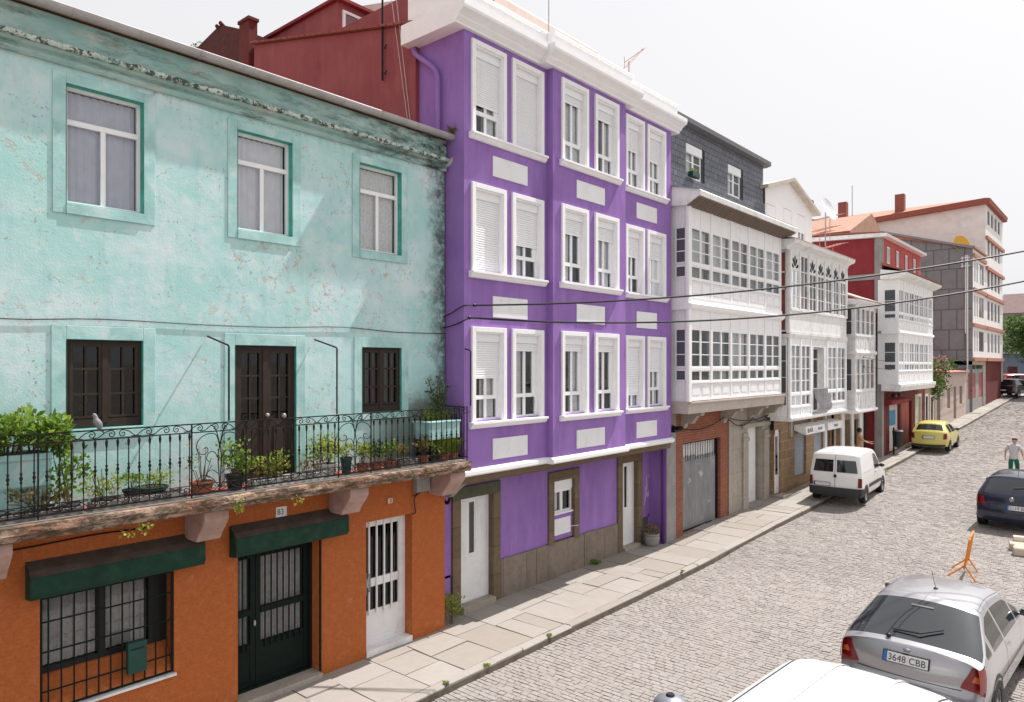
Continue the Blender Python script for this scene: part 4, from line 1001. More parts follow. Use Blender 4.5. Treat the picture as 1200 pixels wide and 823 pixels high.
win(dm, FX(-5.14), 11.12, 12.6, 13.86, 14.4, 'upvc', 3, 1, .07, d=.02, depth=.1)
# antenna mast with stays
mb = MB(); mb.tube([(-1.79,9.74,11.3),(-1.79,9.74,14.8)], .022, 6); mb.tube([(-1.79,9.79,11.45),(-1.6,9.7,11.45)], .012, 5); mb.tube([(-1.79,9.79,12.0),(-1.6,9.7,12.0)], .012, 5)
mb.build('antenna_mast', M['iron'], T)
mb = MB(); mb.tube([(-1.79,9.74,14.5),(-.95,9.76,10.0)], .007, 4); mb.tube([(-1.6,9.74,14.5),(-.88,9.76,10.0)], .007, 4); mb.build('antenna_cable', M['potwhite'], T)
# purple downpipe on the side
mb = MB(); mb.tube(catmull([(-.86,9.80,11.72),(-.80,9.80,11.60),(-.62,9.80,11.45),(-.30,9.80,11.2),(-.16,9.80,11.0),(-.14,9.80,10.6),(-.14,9.80,8.6)], 4), .055, 8); mb.build('downpipe', M['purple'], T, smooth=True)
def yagi(x, y, z0, h, boom, mt, name='tv_antenna', up=.25):
    m = MB(); m.tube([(x,y,z0),(x,y,z0+h)], .014, 5)
    bx, by = boom; zt = z0+h-.08
    m.tube([(x-bx*.3,y-by*.3,zt),(x+bx,y+by,zt+up)], .010, 4)
    for k in range(9):
        q = -.25+1.2*k/8; cx, cy, cz = x+bx*q, y+by*q, zt+up*q+.02
        m.tube([(cx-by*.16,cy+bx*.16,cz),(cx+by*.16,cy-bx*.16,cz)], .006, 4)
    for s_ in (-1,1): m.tube([(x-bx*.32,y-by*.32,zt+s_*.16),(x-bx*.28,y-by*.28,zt)], .008, 4)
    return m.build(name, mt, T)
yagi(-.2, 17.02, 12.48, 1.1, (.1,.62), M['orangetrim'], up=.6); yagi(-.2, 13.45, 12.48, 1.6, (.2,.7), M['gutter'])
# ---- ground floor
G0 = FX(-.35)
gh = [(10.62,11.62,.18,2.42),(13.81,14.64,.94,2.40),(16.88,17.68,.2,2.52)]
mb = MB(); wall_holes(mb, G0, 9.87, 18.38, .85, 2.95, [(h[0]-.12,h[1]+.12,h[2]-.05,h[3]+.1) for h in gh], .2); 
mb.quad((-.35,9.87,-.2),(-.35,10.36,-.2),(-.35,10.36,.9),(-.35,9.87,.9))
mb.quad((-.35,18.3,-.2),(-.35,18.38,-.2),(-.35,18.38,.9),(-.35,18.3,.9)); mb.quad((-.36,18.38,-.2),(.2,18.38,-.2),(.2,18.38,3.1),(-.36,18.38,3.1)); mb.box(-.30,.2,18.16,18.378,-.2,3.1) if False else None
mb.build('ground_floor_wall', M['purple'], T)
# stone frames
def sframe(a0,a1,z0,z1,hw,lw,lm='granite_f',sill=0,zb=0):
    m = MB(); m.fbox(G0,a0-hw,a0,-.2,.05,zb,z1); m.build('stone_jamb', M['granite_f'], T, bevel=.01); m = MB(); m.fbox(G0,a1,a1+hw,-.2,.05,zb,z1)
    m.build('stone_jamb', M['granite_f'], T, bevel=.01)
    m = MB(); m.fbox(G0,a0-hw,a1+hw,-.2,.052,z1,z1+lw); m.build('lintel', M[lm], T, bevel=.01)
sframe(*gh[0], .24, .26, 'granite_g', zb=-.1); sframe(*gh[1], .21, .24, zb=.86); sframe(*gh[2], .24, .20, zb=-.1)
mb = MB(); r5 = random.Random(4)
y = 11.87
cuts = [11.87, 13.12, 13.60, 15.05, 15.62, 16.62]
for a,b in list(zip(cuts, cuts[1:]))+[(9.9,10.36)]: MB().box(-.55, -.30+r5.uniform(-.006,.006), a+.005, b-.005, -.15, (.5 if a < 10 else .93)-(.01 if a == 13.6 else 0)+r5.uniform(-.02,.01)).build('plinth_block', M['granite'], T, bevel=.012)
def pdoor(a0,a1,z0,z1,slot):
    m = MB(); m.frame(G0,a0+.003,a1-.003,z0,z1-.003,.05,-.19,-.10); m.fbox(G0,a0+.05,a1-.05,-.17,-.13,z0+.05,z1-.05)
    zz = z0+(z1-z0)*.43
    for (p0,p1) in ((z0+.1,zz-.03),(zz+.03,z1-.1)):
        m.fbox(G0,a0+.1,a0+(a1-a0)*.38,-.13,-.118,p0,p1) if p0 > zz else m.fbox(G0,a0+.1,a1-.1,-.13,-.118,p0,p1)
        if p0 > zz: m.fbox(G0,a0+(a1-a0)*.62,a1-.1,-.13,-.118,p0,p1)
    d = m.build('white_door', M['doorwhite'], T)
    MB().fbox(G0,a0+(a1-a0)*.42,a0+(a1-a0)*.56,-.13,-.121,zz+.05,z1-.14).build('slot_window', M['cglass'], d)
    m = MB(); m.tube([G0(a0+.09,-.12,z0+1.0),G0(a0+.09,-.07,z0+1.0),G0(a0+.09,-.07,z0+1.12)], .012, 5); m.ell(G0(a0+.075,-.1,z1-.35) if slot else G0(a0+.09,-.11,z0+.92),(.02,.02,.035)); m.build('handle', M['black'], d)
    room(d, G0, a0+.01,a1-.01,z0,z1-.01,-.2,.05)
    MB().box(-.56,-.22,a0,a1,-.1,z0+.001).build('door_step', M['palestone'], T, bevel=.01)
pdoor(*gh[0], True); pdoor(*gh[2], False)
a0,a1,z0,z1 = gh[1]
mb = MB(); mb.fbox(G0,a0,a1,-.2,-.03,z0,1.58); mb.build('infill_wall', M['purple'], T)
w_ = win(T, G0, a0+.01, a1-.01, 1.60, z1-.25, 'upvc', 2, 1, .05, d=-.08, curt='lace', cspan=[(0,.4)])
MB().fbox(G0,a0+.01,a1-.01,-.11,-.03,z1-.25,z1-.01).build('shutter_housing', M['upvc'], w_, bevel=.005)
MB().fbox(G0,a0+.0,a1-.0,-.1,.0,1.56,1.60).build('sill', M['upvc'], w_)
MB().fbox(G0,a0+.01,a1-.1,-.03,-.01,1.06,1.46).build('white_panel', M['panelw'], T, bevel=.004)
mb = MB(); mb.tube([G0(a1-.12,-.01,1.2),G0(a1+.1,.08,1.2)], .008, 4); mb.build('iron_hook', M['upvc'], T)
# lamp, digits, junction pieces
mb = MB(); text_mesh(mb, '80', G0, 10.42, .006, 2.73, .12, .25); mb.build('house_number', M['ink'], T)
mb = MB(); mb.tube(catmull([(-.34,9.99,2.6),(-.2,10.02,2.72),(-.05,10.05,2.6),(-.15,10.08,2.45),(-.32,10.1,2.5)],4), .035, 6); mb.build('cable_coil', M['black'], T, smooth=True)
mb = MB(); mb.prism_y([(.0,2.98),(.42,2.98),(.45,2.9),(.30,2.80),(.1,2.62),(.0,2.60)], 9.90, 10.02); mb.build('end_bracket', M['concrete'], T, bevel=.01)
# graffiti tag on the right
mb = MB(); FG = lambda a,d,z: (-.35+d, a, z)
for p in ([(17.98,1.35),(18.02,1.5),(18.06,1.75),(18.08,2.0),(18.11,1.8),(18.10,1.5),(18.16,1.4)],[(18.0,1.72),(18.06,1.66),(18.14,1.74)],[(18.12,2.0),(18.2,2.06),(18.24,1.98),(18.2,1.94)],[(17.95,1.2),(18.03,1.38),(18.12,1.55),(18.18,1.42),(18.2,1.58)]):
    mb.tube(catmull([(-.352+.004,a+.12,z) for a,z in p],4), .007, 4)
mb.build('graffiti', M['potwhite'], T)
mb = MB(); mb.tube([(.13,18.30,.1),(.13,18.30,3.05),(.2,18.30,3.12)], .045, 8); mb.build('drain_pipe', purple('deep_purple', (.10,.035,.2), (.13,.05,.25)), T, smooth=True)

# dark red chimney block beyond the turquoise roof
T = thing('chimney_block', 'sooty dark red masonry chimney with tiles on top rising behind the turquoise roof', 'chimney', (-9.3, 9.9, 12))
mb = MB(); mb.prism_y([(-10.9,11),(-10.9,14.55),(-9.2,14.85),(-8.0,14.35),(-8.0,11)], 9.9, 11.2); mb.build('stack', M['darkbrick'], T)
mb = MB(); mb.box(-7.95,-7.45,9.80,10.05,11,14.42); mb.box(-7.99,-7.41,9.77,10.08,14.42,14.5); mb.build('flue', M['maroon_d'], T)
mb = MB(); mb.box(-7.44,-7.22,9.95,10.35,11,13.75); mb.build('white_flashing', M['potwhite'], T)
mb = MB()
for k in range(2): mb.tube([(-9.3+k*.2,9.85,14.82+(.03 if k % 2 else 0)),(-9.6+k*.24,10.2,14.84)], .055, 8)
mb.build('ridge_tiles', M['darkbrick'], T)
mb = MB(); mb.leaves((-10.6,9.85,14.62),(.35,.1,.08),60,.07); mb.build('moss', M['leafd'], T)

# ------------------------------------------------------------------ slate-topped glazed house
T = thing('slate_gallery_house', 'house with grey slate attic, white glazed galleries and a brick garage front', 'house', (.2, 22, 0))
mb = MB(); F = FX(.25); sh = [(19.45,20.68,10.82,11.84),(22.34,23.55,10.80,11.82)]
wall_holes(mb, F, 18.42, 25.28, 9.6, 12.32, sh, .2); mb.quad((.25,25.28,9.6),(-8,25.28,9.6),(-8,25.28,12.32),(.25,25.28,12.32)); mb.quad((.25,18.42,9.6),(-8,18.42,9.6),(-8,18.42,12.32),(.25,18.42,12.32))
mb.build('slate_attic', M['slate'], T)
for (a0,a1,z0,z1) in sh:
    w_ = win(T, F, a0+.01, a1-.2, z0+.01, z1-.01, 'upvc', 2, 2, .06, d=-.06, curt='curtain', cspan=[(0,.5)], ct=.05)
    MB().fbox(F,a0+.01,a1-.2,-.08,.01,z1-.28,z1-.02).build('shutter_housing', M['upvc'], w_, bevel=.005)
    MB().fbox(F,a1-.19,a1,-.19,-.02,z0,z1).build('dark_shutter', M['black'], w_)
mb = MB(); mb.box(.27,.43,19.55,20.0,10.84,10.98); fb = mb.build('flower_box', M['potgreen'], T); mb = MB(); mb.leaves((.35,19.78,11.02),(.08,.22,.05),60,.06); mb.build('leaves', M['leaf'], fb)
mb = MB(); mb.prism_y([(-8,12.3),(.30,12.3),(.46,12.34),(.46,12.48),(.30,12.47),(-8,12.47)], 18.36, 25.5); mb.build('roof_edge', plain('dark_roof_edge', (.13,.13,.135), .6, .1, 5), T)
# eave with boarded soffit
mb = MB(); mb.prism_y([(.26,9.72),(.93,9.66),(1.30,9.86),(1.36,9.87),(1.37,10.0),(1.33,10.05),(.26,10.35)], 18.16, 25.55); mb.build('eave', M['whiteold'], T)
mb = MB()
for k in range(9): x = .95+k*.043; z = 9.655+k*.0232; mb.box(x, x+.036, 18.17, 25.54, z-.012, z+.004)
mb.build('soffit_boards', plain('brown_soffit', (.20,.145,.115), .8, .2, 6), T)
MB().prism_y([(.3,10.34),(1.34,10.06),(1.30,10.04),(.3,10.28)], 18.1, 25.55).build('lead_roof', M['lampgrey'], T)
gx = .93
def posts(mb, F, a0, a1, n, z0, z1, w_=.06, d=.02):
    for i in range(n+1):
        a = a0+(a1-a0)*i/n; mb.fbox(F, a-w_/2, a+w_/2, -.08, d, z0, z1)
def gallery_floor(par, F, a0, a1, n, zb, panel_t, lowg_t, glass_t, top, cols=2, curt=('greycurtain','greycurtain','dimcurtain','lace'), seed=0, rows=3, pm='white', boards=True):
    """panels zb..panel_t, low glazing panel_t..lowg_t, tall glazing lowg_t..glass_t, boards glass_t..top"""
    rr = random.Random(seed); m = MB(); posts(m, F, a0, a1, n, zb, top, .10, .03)
    m.fbox(F,a0,a1,-.06,.0,zb,panel_t-.03)
    m.fbox(F,a0,a1,-.06,.045,panel_t-.05,panel_t); m.fbox(F,a0,a1,-.06,.02,lowg_t-.04,lowg_t+.04); m.fbox(F,a0,a1,-.06,.0,glass_t,top); m.fbox(F,a0,a1,-.06,.04,zb,zb+.06)
    for i in range(n):
        b0 = a0+(a1-a0)*i/n+.05; b1 = a0+(a1-a0)*(i+1)/n-.05; mid = (b0+b1)/2
        for (p0,p1) in ((b0+.04,mid-.03),(mid+.03,b1-.04)):
            h_ = panel_t-zb
            if h_ > .25:
                m.frame(F,p0,p1,zb+.10,panel_t-.08,.03,0,.014)
                m.fbox(F,p0+.06,p1-.06,0,.022,zb+.16,panel_t-.14) if h_ > .4 else None
        if boards:
            for q in (b0, mid): m.fbox(F,q-.008,q+.008,0,.012,glass_t+.03,top-.03)
    fr = m.build('gallery_frame', M[pm], par)
    for i in range(n):
        b0 = a0+(a1-a0)*i/n+.05; b1 = a0+(a1-a0)*(i+1)/n-.05
        for (z0,z1,rw) in ((panel_t,lowg_t-.04,1),(lowg_t+.04,glass_t,rows)):
            if z1-z0 < .12: continue
            m = MB(); m.frame(F,b0,b1,z0,z1,.035,-.05,.005)
            for c in range(1,cols):
                a = b0+(b1-b0)*c/cols; m.fbox(F,a-.035,a+.035,-.045,.01,z0+.035,z1-.035)
            for k in range(1,rw): z = z0+(z1-z0)*k/rw; m.fbox(F,b0+.035,b1-.035,-.04,-.002,z-.013,z+.013)
            w_ = m.build('window', M[pm], fr); MB().fquad(F,b0+.03,b1-.03,-.03,z0+.03,z1-.03).build('pane', M['glass'], w_)
            if rr.random() < .85: curtain(w_, F, b0+.04, b1-.04, z0+.02, z1-.02, -.12-rr.random()*.08, rr.choice(curt), amp=.015, wl=.13)
    return fr
def side_bay(par, F, a0, a1, z0, z1, wins, pm='white'):
    m = MB(); m.fbox(F, a0-.25, a1, -.09, -.03, z0, z1); fr = m.build('gallery_side', M[pm], par)
    m = MB(); n = 4
    for k in range(n): a = a0+(a1-a0)*(k+.5)/n; m.fbox(F, a-.006, a+.006, -.031, -.022, z0+.05, z1-.05)
    m.build('board_strips', M[pm], fr)
    for (w0, w1, rw) in wins:
        m = MB(); m.frame(F, a0+.02, a1-.02, w0, w1, .035, -.03, .012)
        for k in range(1, rw): z = w0+(w1-w0)*k/rw; m.fbox(F, a0+.05, a1-.05, -.028, .004, z-.013, z+.013)
        w_ = m.build('window', M[pm], fr); MB().fquad(F, a0+.05, a1-.05, -.018, w0+.03, w1-.03).build('pane', M['sidepane'], w_)
M['sidepane'] = carglass('grey_side_pane', (.10,.105,.115), .6)
def dimroom(par, x0, x1, y0, y1, z0, z1):
    m = MB(); m.box(x0,x1,y0,y1,z0,z1); return m.build('interior', M['darkroom'], par)
FG_ = FX(gx)
gallery_floor(T, FG_, 18.36, 25.08, 5, 7.10, 7.66, 8.06, 9.10, 9.70, seed=1)
gallery_floor(T, FG_, 18.36, 25.08, 5, 4.22, 4.76, 5.12, 6.25, 6.80, seed=2)
S1 = FY(18.30)
side_bay(T, S1, .50, .88, 7.10, 9.70, [(7.68,8.02,1),(8.08,9.10,3)]); side_bay(T, S1, .50, .88, 4.20, 6.80, [(4.78,5.10,1),(5.16,6.25,3)])
for zz in (0,1): 
    MB().prism_z([(gx+.05,18.24),(gx+.05,18.42),(gx-.06,18.42),(gx-.06,18.24)], (4.2,7.05)[zz], (6.8,9.7)[zz]).build('corner_post', M['white'], T, bevel=.02)
MB().prism_y([(.2,6.78),(gx+.04,6.78),(gx+.12,6.84),(gx+.14,6.93),(gx+.04,6.97),(gx+.03,7.10),(.2,7.10)], 18.22, 25.2).build('gallery_band', M['white'], T)
MB().prism_y([(.2,3.86),(.93,3.86),(.95,4.12),(1.03,4.16),(1.03,4.20),(.2,4.20)], 18.28, 25.5).build('gallery_base', plain('beige_ledge', (.52,.46,.41), .8, .12, 3, .2, dirt=(.3,.25,.2), damt=.4), T)
dimroom(T, -4, .45, 18.45, 25.2, 4.2, 9.6)
MB().box(.25,.86,25.10,25.2,4.2,9.7).build('end_panel', M['white'], T)
Fs = FX(.2)
# ground floor: stone pillar, brick front with corrugated gate, pale stone portal
MB().box(-.3,.2,18.40,18.95,-.1,3.86).build('end_pillar', M['concrete'], T, bevel=.01)
mb = MB(); wall_holes(mb, Fs, 18.95, 22.48, -.1, 3.86, [(19.37,21.91,.22,2.90)], .22); mb.build('brick_wall', M['brick'], T)
mb = MB(); n = 34
V = [];
for i in range(n*2+1):
    y = 19.4+(21.88-19.4)*i/(2*n); x = .02+(.022 if i % 2 else 0); tz = 2.40+.03*math.sin(i*.9)+(.05 if 8 < i < 30 else 0)-(.08 if i < 6 else 0)
    V += [(x,y,.24),(x,y,tz)]
mb.add(V, [(2*i,2*i+1,2*i+3,2*i+2) for i in range(2*n)])
gt_ = NT('corrugated_zinc'); kk = gt_.mix(gt_.ramp(gt_.noise(3,6,.7,vec=gt_.vec((1,1,.3))), [(.4,0),(.7,1)]), (.23,.235,.25), (.36,.36,.375))
kk = gt_.mix(gt_.math('MULTIPLY', gt_.ramp(gt_.noise(2.2,5,.7), [(.62,0),(.66,1)]), .7), kk, (.6,.6,.6)); gt_.color(kk); zm = gt_.fin(.45,.4,.4)
mb.build('corrugated_gate', zm, T)
mb = MB(); mb.frame(Fs, 19.37, 21.91, .2, 2.90, .05, -.2, -.10)
for k in range(15): y = 19.5+k*.165; mb.box(.03,.045,y-.008,y+.008,2.3,2.87)
mb.build('gate_bars', M['iron'], T); room(T, Fs, 19.4, 21.88, .22, 2.88, -.24, .6)
MB().box(-.3,.26,19.3,22.0,-.1,.2).build('gate_threshold', M['concrete'], T)
mb = MB(); wall_holes(mb, FX(.22), 22.48, 26.0, -.1, 3.86, [(24.0,25.32,.25,3.05)], .75); mb.build('stone_portal_wall', M['palestone'], T)
mb = MB(); FP = FX(.22)
for a in (23.52,25.34): mb.fbox(FP,a,a+.42,0,.07,-.1,2.9); mb.fbox(FP,a-.03,a+.45,0,.10,2.62,2.74); mb.fbox(FP,a-.03,a+.45,0,.11,.0,.35)
mb.fbox(FP,23.45,25.85,0,.09,3.06,3.22); mb.build('portal_pilasters', M['palestone'], T, bevel=.015)
d_ = MB(); FD = FX(-.45); d_.frame(FD,24.0,25.32,.25,3.05,.08,0,.06); d_.fbox(FD,24.08,25.24,.0,.03,.3,1.2)
for k in range(5): d_.fbox(FD,24.2+k*.22,24.23+k*.22,.03,.05,1.2,2.95)
dd = d_.build('dark_iron_door', M['black'], T); MB().fquad(FD,24.05,25.3,.01,.3,3.0).build('pane', M['cglass'], dd)
for y0 in (19.2,21.9,24.0,25.4):
    mb = MB(); pr = [(.2,3.86),(.88,3.86),(.86,3.76),(.72,3.74),(.66,3.66),(.56,3.52),(.36,3.50),(.30,3.36),(.2,3.34)]; mb.prism_y(pr, y0, y0+.22); mb.build('scroll_bracket', M['palestone'], T, bevel=.01)
mb = MB()
for (ya,za,yb,zb,sg) in ((18.5,3.5,21.9,3.55,.25),(21.9,3.7,24.2,3.4,.35),(24.2,3.4,26.0,3.75,.3),(22,3.55,26,3.5,.2)):
    mb.tube([(.32, ya+(yb-ya)*t/10, za+(zb-za)*t/10-sg*4*(t/10)*(1-t/10)) for t in range(11)], .016, 5)
mb.tube(catmull([(.34,25.98,3.8),(.36,26.02,3.2),(.33,26.1,2.6),(.33,26.06,1.6)],5), .035, 6); mb.tube(catmull([(.36,25.9,3.4),(.5,26.0,3.7),(.45,26.2,3.9)],5), .025, 6)
mb.build('tangled_cables', M['cable'], T)
mb = MB(); mb.box(.21,.40,18.5,18.75,3.3,3.46); mb.ell((.5,18.62,3.42),(.12,.08,.07)); mb.build('wall_lamp', M['black'], T, smooth=False)
mb = MB(); mb.box(-8,.0,18.5,25.2,0,9.6); mb.build('back_wall', M['cream'], T)
# ------------------------------------------------------------------ white gallery house with a gabled attic and bar
T = thing('white_gallery_house', 'white house with fan-topped gallery windows, gabled attic and a bar at street level', 'house', (.4, 29, 0))
FA = FX(.3); hh = [(25.45,26.30,10.25,11.05),(27.10,27.95,10.25,11.15),(28.65,29.45,9.95,11.15)]
mb = MB(); wall_holes(mb, FA, 25.35, 30.25, 9.5, 11.55, hh, .12)
mb.add([(.3,25.35,11.55),(.3,30.25,11.55),(.3,27.6,12.25)], [(0,1,2)]); mb.quad((.3,30.25,9.5),(-6,30.25,9.5),(-6,30.25,11.55),(.3,30.25,11.55)); mb.build('attic_wall', M['white'], T)
mb = MB()
for (ya,za,yb,zb) in ((25.0,11.60,27.6,12.33),(27.6,12.33,30.55,11.46)): mb.add([(.55,ya,za),(.55,yb,zb),(-6,yb,zb),(-6,ya,za),(.55,ya,za-.12),(.55,yb,zb-.12),(-6,yb,zb-.12),(-6,ya,za-.12)], [(0,1,2,3),(4,5,6,7),(0,1,5,4),(2,3,7,6),(1,2,6,5),(0,3,7,4)])
mb.build('gable_roof', plain('beige_verge', (.50,.46,.40), .8, .2, 4), T)
for a0,a1,z0,z1 in hh:
    w_ = win(T, FA, a0+.01, a1-.01, z0+.01, z1-.01, 'upvc', 2, 1, .06, d=-.05, curt='curtain'); MB().fbox(FA,a0+.02,a1-.02,-.05,.0,z0+(z1-z0)*.42,z1-.02).build('roller_shutter', M['upvc'], w_)
    MB().fbox(FA,a0-.06,a1+.06,.0,.05,z0-.07,z0).build('sill', M['white'], w_)
gx4 = 1.1; F4 = FX(gx4)
MB().prism_y([(.3,9.30),(gx4,9.30),(gx4+.03,9.40),(gx4+.14,9.46),(gx4+.26,9.50),(gx4+.30,9.62),(.3,9.70)], 25.25, 32.3).build('cornice', M['whiteold'], T)
MB().prism_y([(.3,9.95),(gx4+.25,9.63),(gx4+.30,9.66),(.3,10.02)], 25.3, 32.3).build('tile_roof', M['pinktile'], T)
# upper gallery: seven lights, fans in most heads
m = MB(); b0, b1 = 25.62, 32.08
m.fbox(F4,b0,b1,-.06,.0,6.40,7.18); m.fbox(F4,b0-.02,b1,-.06,.05,7.16,7.24); m.fbox(F4,b0,b1,-.06,.0,9.22,9.32); m.fbox(F4,b0,b1,-.06,.03,6.33,6.42)
posts(m, F4, b0, b1, 7, 7.2, 9.3, .13, .03); fr = m.build('gallery_frame', M['whiteold'], T)
for i in range(7):
    a0 = b0+(b1-b0)*i/7+.065; a1 = b0+(b1-b0)*(i+1)/7-.065; m = MB(); m.frame(F4,a0,a1,7.24,9.22,.04,-.05,.0); mid = (a0+a1)/2
    m.fbox(F4,mid-.025,mid+.025,-.045,.005,7.28,8.62 if i != 1 else 9.2); 
    for z in (7.7, 8.16, 8.62): m.fbox(F4,a0+.04,a1-.04,-.04,.0,z-.018,z+.018)
    w_ = m.build('window', M['whiteold'], fr); MB().fquad(F4,a0+.03,a1-.03,-.03,7.27,9.2).build('pane', M['glass'], w_)
    if i != 1:
        f = MB(); f.fbox(F4,a0+.04,a1-.04,-.028,-.012,8.64,9.18) ; f.build('fan_board', M['whiteold'], w_)
        f = MB()
        for k in range(5):
            q = math.pi*(k+.5)/5; dy, dz = math.cos(q), math.sin(q); c0 = (mid, 8.67)
            P_ = lambda r_, w_: (c0[0]+dy*r_*1.0-dz*w_, c0[1]+dz*r_*1.35+dy*w_)
            f.prism_x([P_(.09,-.012),P_(.2,-.045),P_(.28,-.06),P_(.335,-.035),P_(.35,0),P_(.335,.035),P_(.28,.06),P_(.2,.045),P_(.09,.012)], gx4-.013, gx4-.004)
        f.build('fan_light', M['dark'], w_)
    curtain(w_, F4, a0+.05, a1-.05, 7.28, 8.6, -.14, ('greycurtain','pinkcurtain','pinkcurtain','dimcurtain','greycurtain','mauvecurtain','greycurtain')[i], amp=.03, wl=.2) if i != 2 else curtain(w_, F4, a0+.05, mid, 7.28, 8.6, -.14, 'pinkcurtain')
# side of upper gallery (dark red boards)
S4 = FY(25.56); m = MB(); m.frame(S4,.35,gx4-.1,6.4,9.3,.07,-.05,.0); m.fbox(S4,gx4-.12,gx4,-.06,.03,6.35,9.3); m.fbox(S4,.4,gx4-.1,-.03,.0,7.9,7.98); m.fbox(S4,.4,gx4-.1,-.03,.0,8.5,8.56); m.build('side_frame', M['whiteold'], T)
MB().fbox(S4,.4,gx4-.1,-.09,-.06,6.42,9.25).build('side_boards', M['redpanel'], T)
MB().prism_y([(.3,6.20),(1.12,6.2),(1.14,6.33),(.3,6.33)], 25.5, 32.15).build('gallery_band', M['whiteold'], T)
# lower gallery with niche
m = MB(); F4b = FX(1.08)
for (a0,a1) in ((25.64,27.75),(29.65,32.05)):
    gallery_floor(T, F4b, a0, a1, 2, 3.34, 3.74, 4.18, 5.95, 6.2, curt=('greycurtain','lace'), seed=int(a0), rows=4, pm='white', boards=False)
MB().prism_y([(.4,3.22),(1.1,3.22),(1.16,3.30),(1.16,3.35),(.4,3.35)], 25.55, 32.15).build('gallery_base', M['whiteold'], T)
m = MB(); m.fbox(F4b,27.75,28.05,-.3,.0,3.35,6.2); m.fbox(F4b,29.3,29.65,-.3,.0,3.35,6.2); m.fbox(F4b,28.05,29.3,-.1,.0,5.90,6.2)
m.build('niche_wall', M['whiteold'], T)
m = MB(); m.frame(F4b,28.05,29.3,3.4,5.9,.07,-.28,-.22); m.fbox(F4b,28.64,28.70,-.28,-.22,3.4,5.9)
for z in (4.3,4.9,5.45): m.fbox(F4b,28.1,29.25,-.28,-.22,z-.02,z+.02)
w_ = m.build('balcony_door', M['whiteold'], T); MB().fquad(F4b,28.1,29.25,-.25,3.5,5.85).build('pane', M['glassd'], w_); room(w_,F4b,28.06,29.29,3.42,5.88,-.3,.3)
m = MB()
for k in range(15):
    y = 27.95+k*(1.45/14); m.tube(catmull([(1.12,y,3.4),(1.30,y,3.52),(1.33,y,3.75),(1.20,y,4.0),(1.17,y,4.32)],3), .014, 4)
m.box(1.15,1.20,27.9,29.45,4.30,4.34); m.box(1.10,1.16,27.9,29.45,3.36,3.40); m.build('bulging_balustrade', M['graymetal'], T)
S4b = FY(25.56); side_bay(T, S4b, .47, 1.02, 3.34, 6.2, [(3.76,4.14,1),(4.2,5.95,3)])
dimroom(T, -4, .42, 25.6, 32.1, 3.3, 9.4)
# ground floor
F4g = FX(.4); gh = [(25.95,26.55,.5,2.85),(28.0,29.25,.9,2.55),(30.2,31.35,.9,2.55),(31.8,32.3,.8,2.6)]
mb = MB(); wall_holes(mb, F4g, 25.9, 32.4, -.1, 3.25, gh, .2); mb.quad((.4,26.2,-.1),(.4,26.2,-.1),(.4,26.2,-.1),(.4,26.2,-.1)) if False else None; mb.build('stone_wall', M['sandstone'], T)
d_ = MB(); d_.fbox(F4g,25.98,26.52,-.12,-.06,.5,2.84); d_.fbox(F4g,26.02,26.12,-.06,-.04,.6,2.7); dd = d_.build('white_door', M['doorwhite'], T); MB().fbox(F4g,26.18,26.40,-.06,-.052,1.2,2.6).build('door_glass', M['cglass'], dd)
MB().box(.2,.75,25.9,26.7,.1,.50).build('door_step', M['palestone'], T, bevel=.01)
for a0,a1,z0,z1 in gh[1:3]:
    mm = MB(); n = 26
    for i in range(n):
        za = z0+(z1-z0)*i/n; zc = z0+(z1-z0)*(i+1)/n; mm.add([F4g(a0,-.10,za),F4g(a1,-.10,za),F4g(a1,-.075,(za+zc)/2),F4g(a0,-.075,(za+zc)/2),F4g(a1,-.10,zc),F4g(a0,-.10,zc)],[(0,1,2,3),(3,2,4,5)])
    mm.build('roller_shutter', M['roller'], T)
MB().fquad(F4g,31.8,32.3,-.15,.8,2.6).build('dark_door', M['dark'], T)
for y in (27.35,29.5,31.55): MB().box(.40,.50,y,y+.22,2.5,3.22).build('stone_bracket', M['palestone'], T, bevel=.01)
MB().box(.4,.47,31.36,31.62,.6,3.2).build('pale_pillar', M['whiteold'], T)
# bar fascia: faded white awning board in two lengths
for (ya,yb,txt) in ((27.6,29.75,'BAR'),(30.15,32.0,'')):
    mm = MB(); mm.prism_y([(.52,2.95),(.95,2.88),(.98,2.60),(.94,2.58),(.52,2.75)], ya, yb); f = mm.build('bar_fascia', M['whiteold'], T)
    FF = FX(.972)
    mm = MB()
    if txt: text_mesh(mm, txt, FX(.985), ya+.15, .0, 2.66, .17, .6)
    if txt: mm.build('lettering', M['ink'], f)
    mm = MB(); q0 = ya+(1.35 if txt else .75)
    for k in range(3): mm.fbox(FX(.975), q0+k*.17, q0+k*.17+.11, 0, .006, 2.69, 2.79)
    mm.build('faded_marks', M['lampgrey'], f)
MB().box(-8,.1,25.4,32.2,0,9.5).build('back_wall', M['cream'], T)
mb = MB(); mb.tube([(.5,31.3,10.2),(.5,31.3,11.6)], .025, 6); dm_ = mb.build('dish_pole', M['graymetal'], T)
def dish(par, c, r, d, m):
    d = Vector(d).normalized(); a = d.orthogonal().normalized(); b = d.cross(a); mb = MB()
    for i in range(7):
        q = i/6; rr_ = r*q
        for k in range(20): th = 2*math.pi*k/20; p = Vector(c)+a*rr_*math.cos(th)+b*rr_*math.sin(th)+d*(.22*r*q*q); mb.v.append(tuple(p))
    for i in range(6):
        for k in range(20): mb.f.append((i*20+k,i*20+(k+1)%20,(i+1)*20+(k+1)%20,(i+1)*20+k))
    mb.tube([c, tuple(Vector(c)+d*r*.9)], .015, 4)
    return mb.build('satellite_dish', M[m], par, smooth=False)
dish(T, (.55,31.3,11.7), .52, (.9,-.1,.35), 'panelw')
mb = MB()
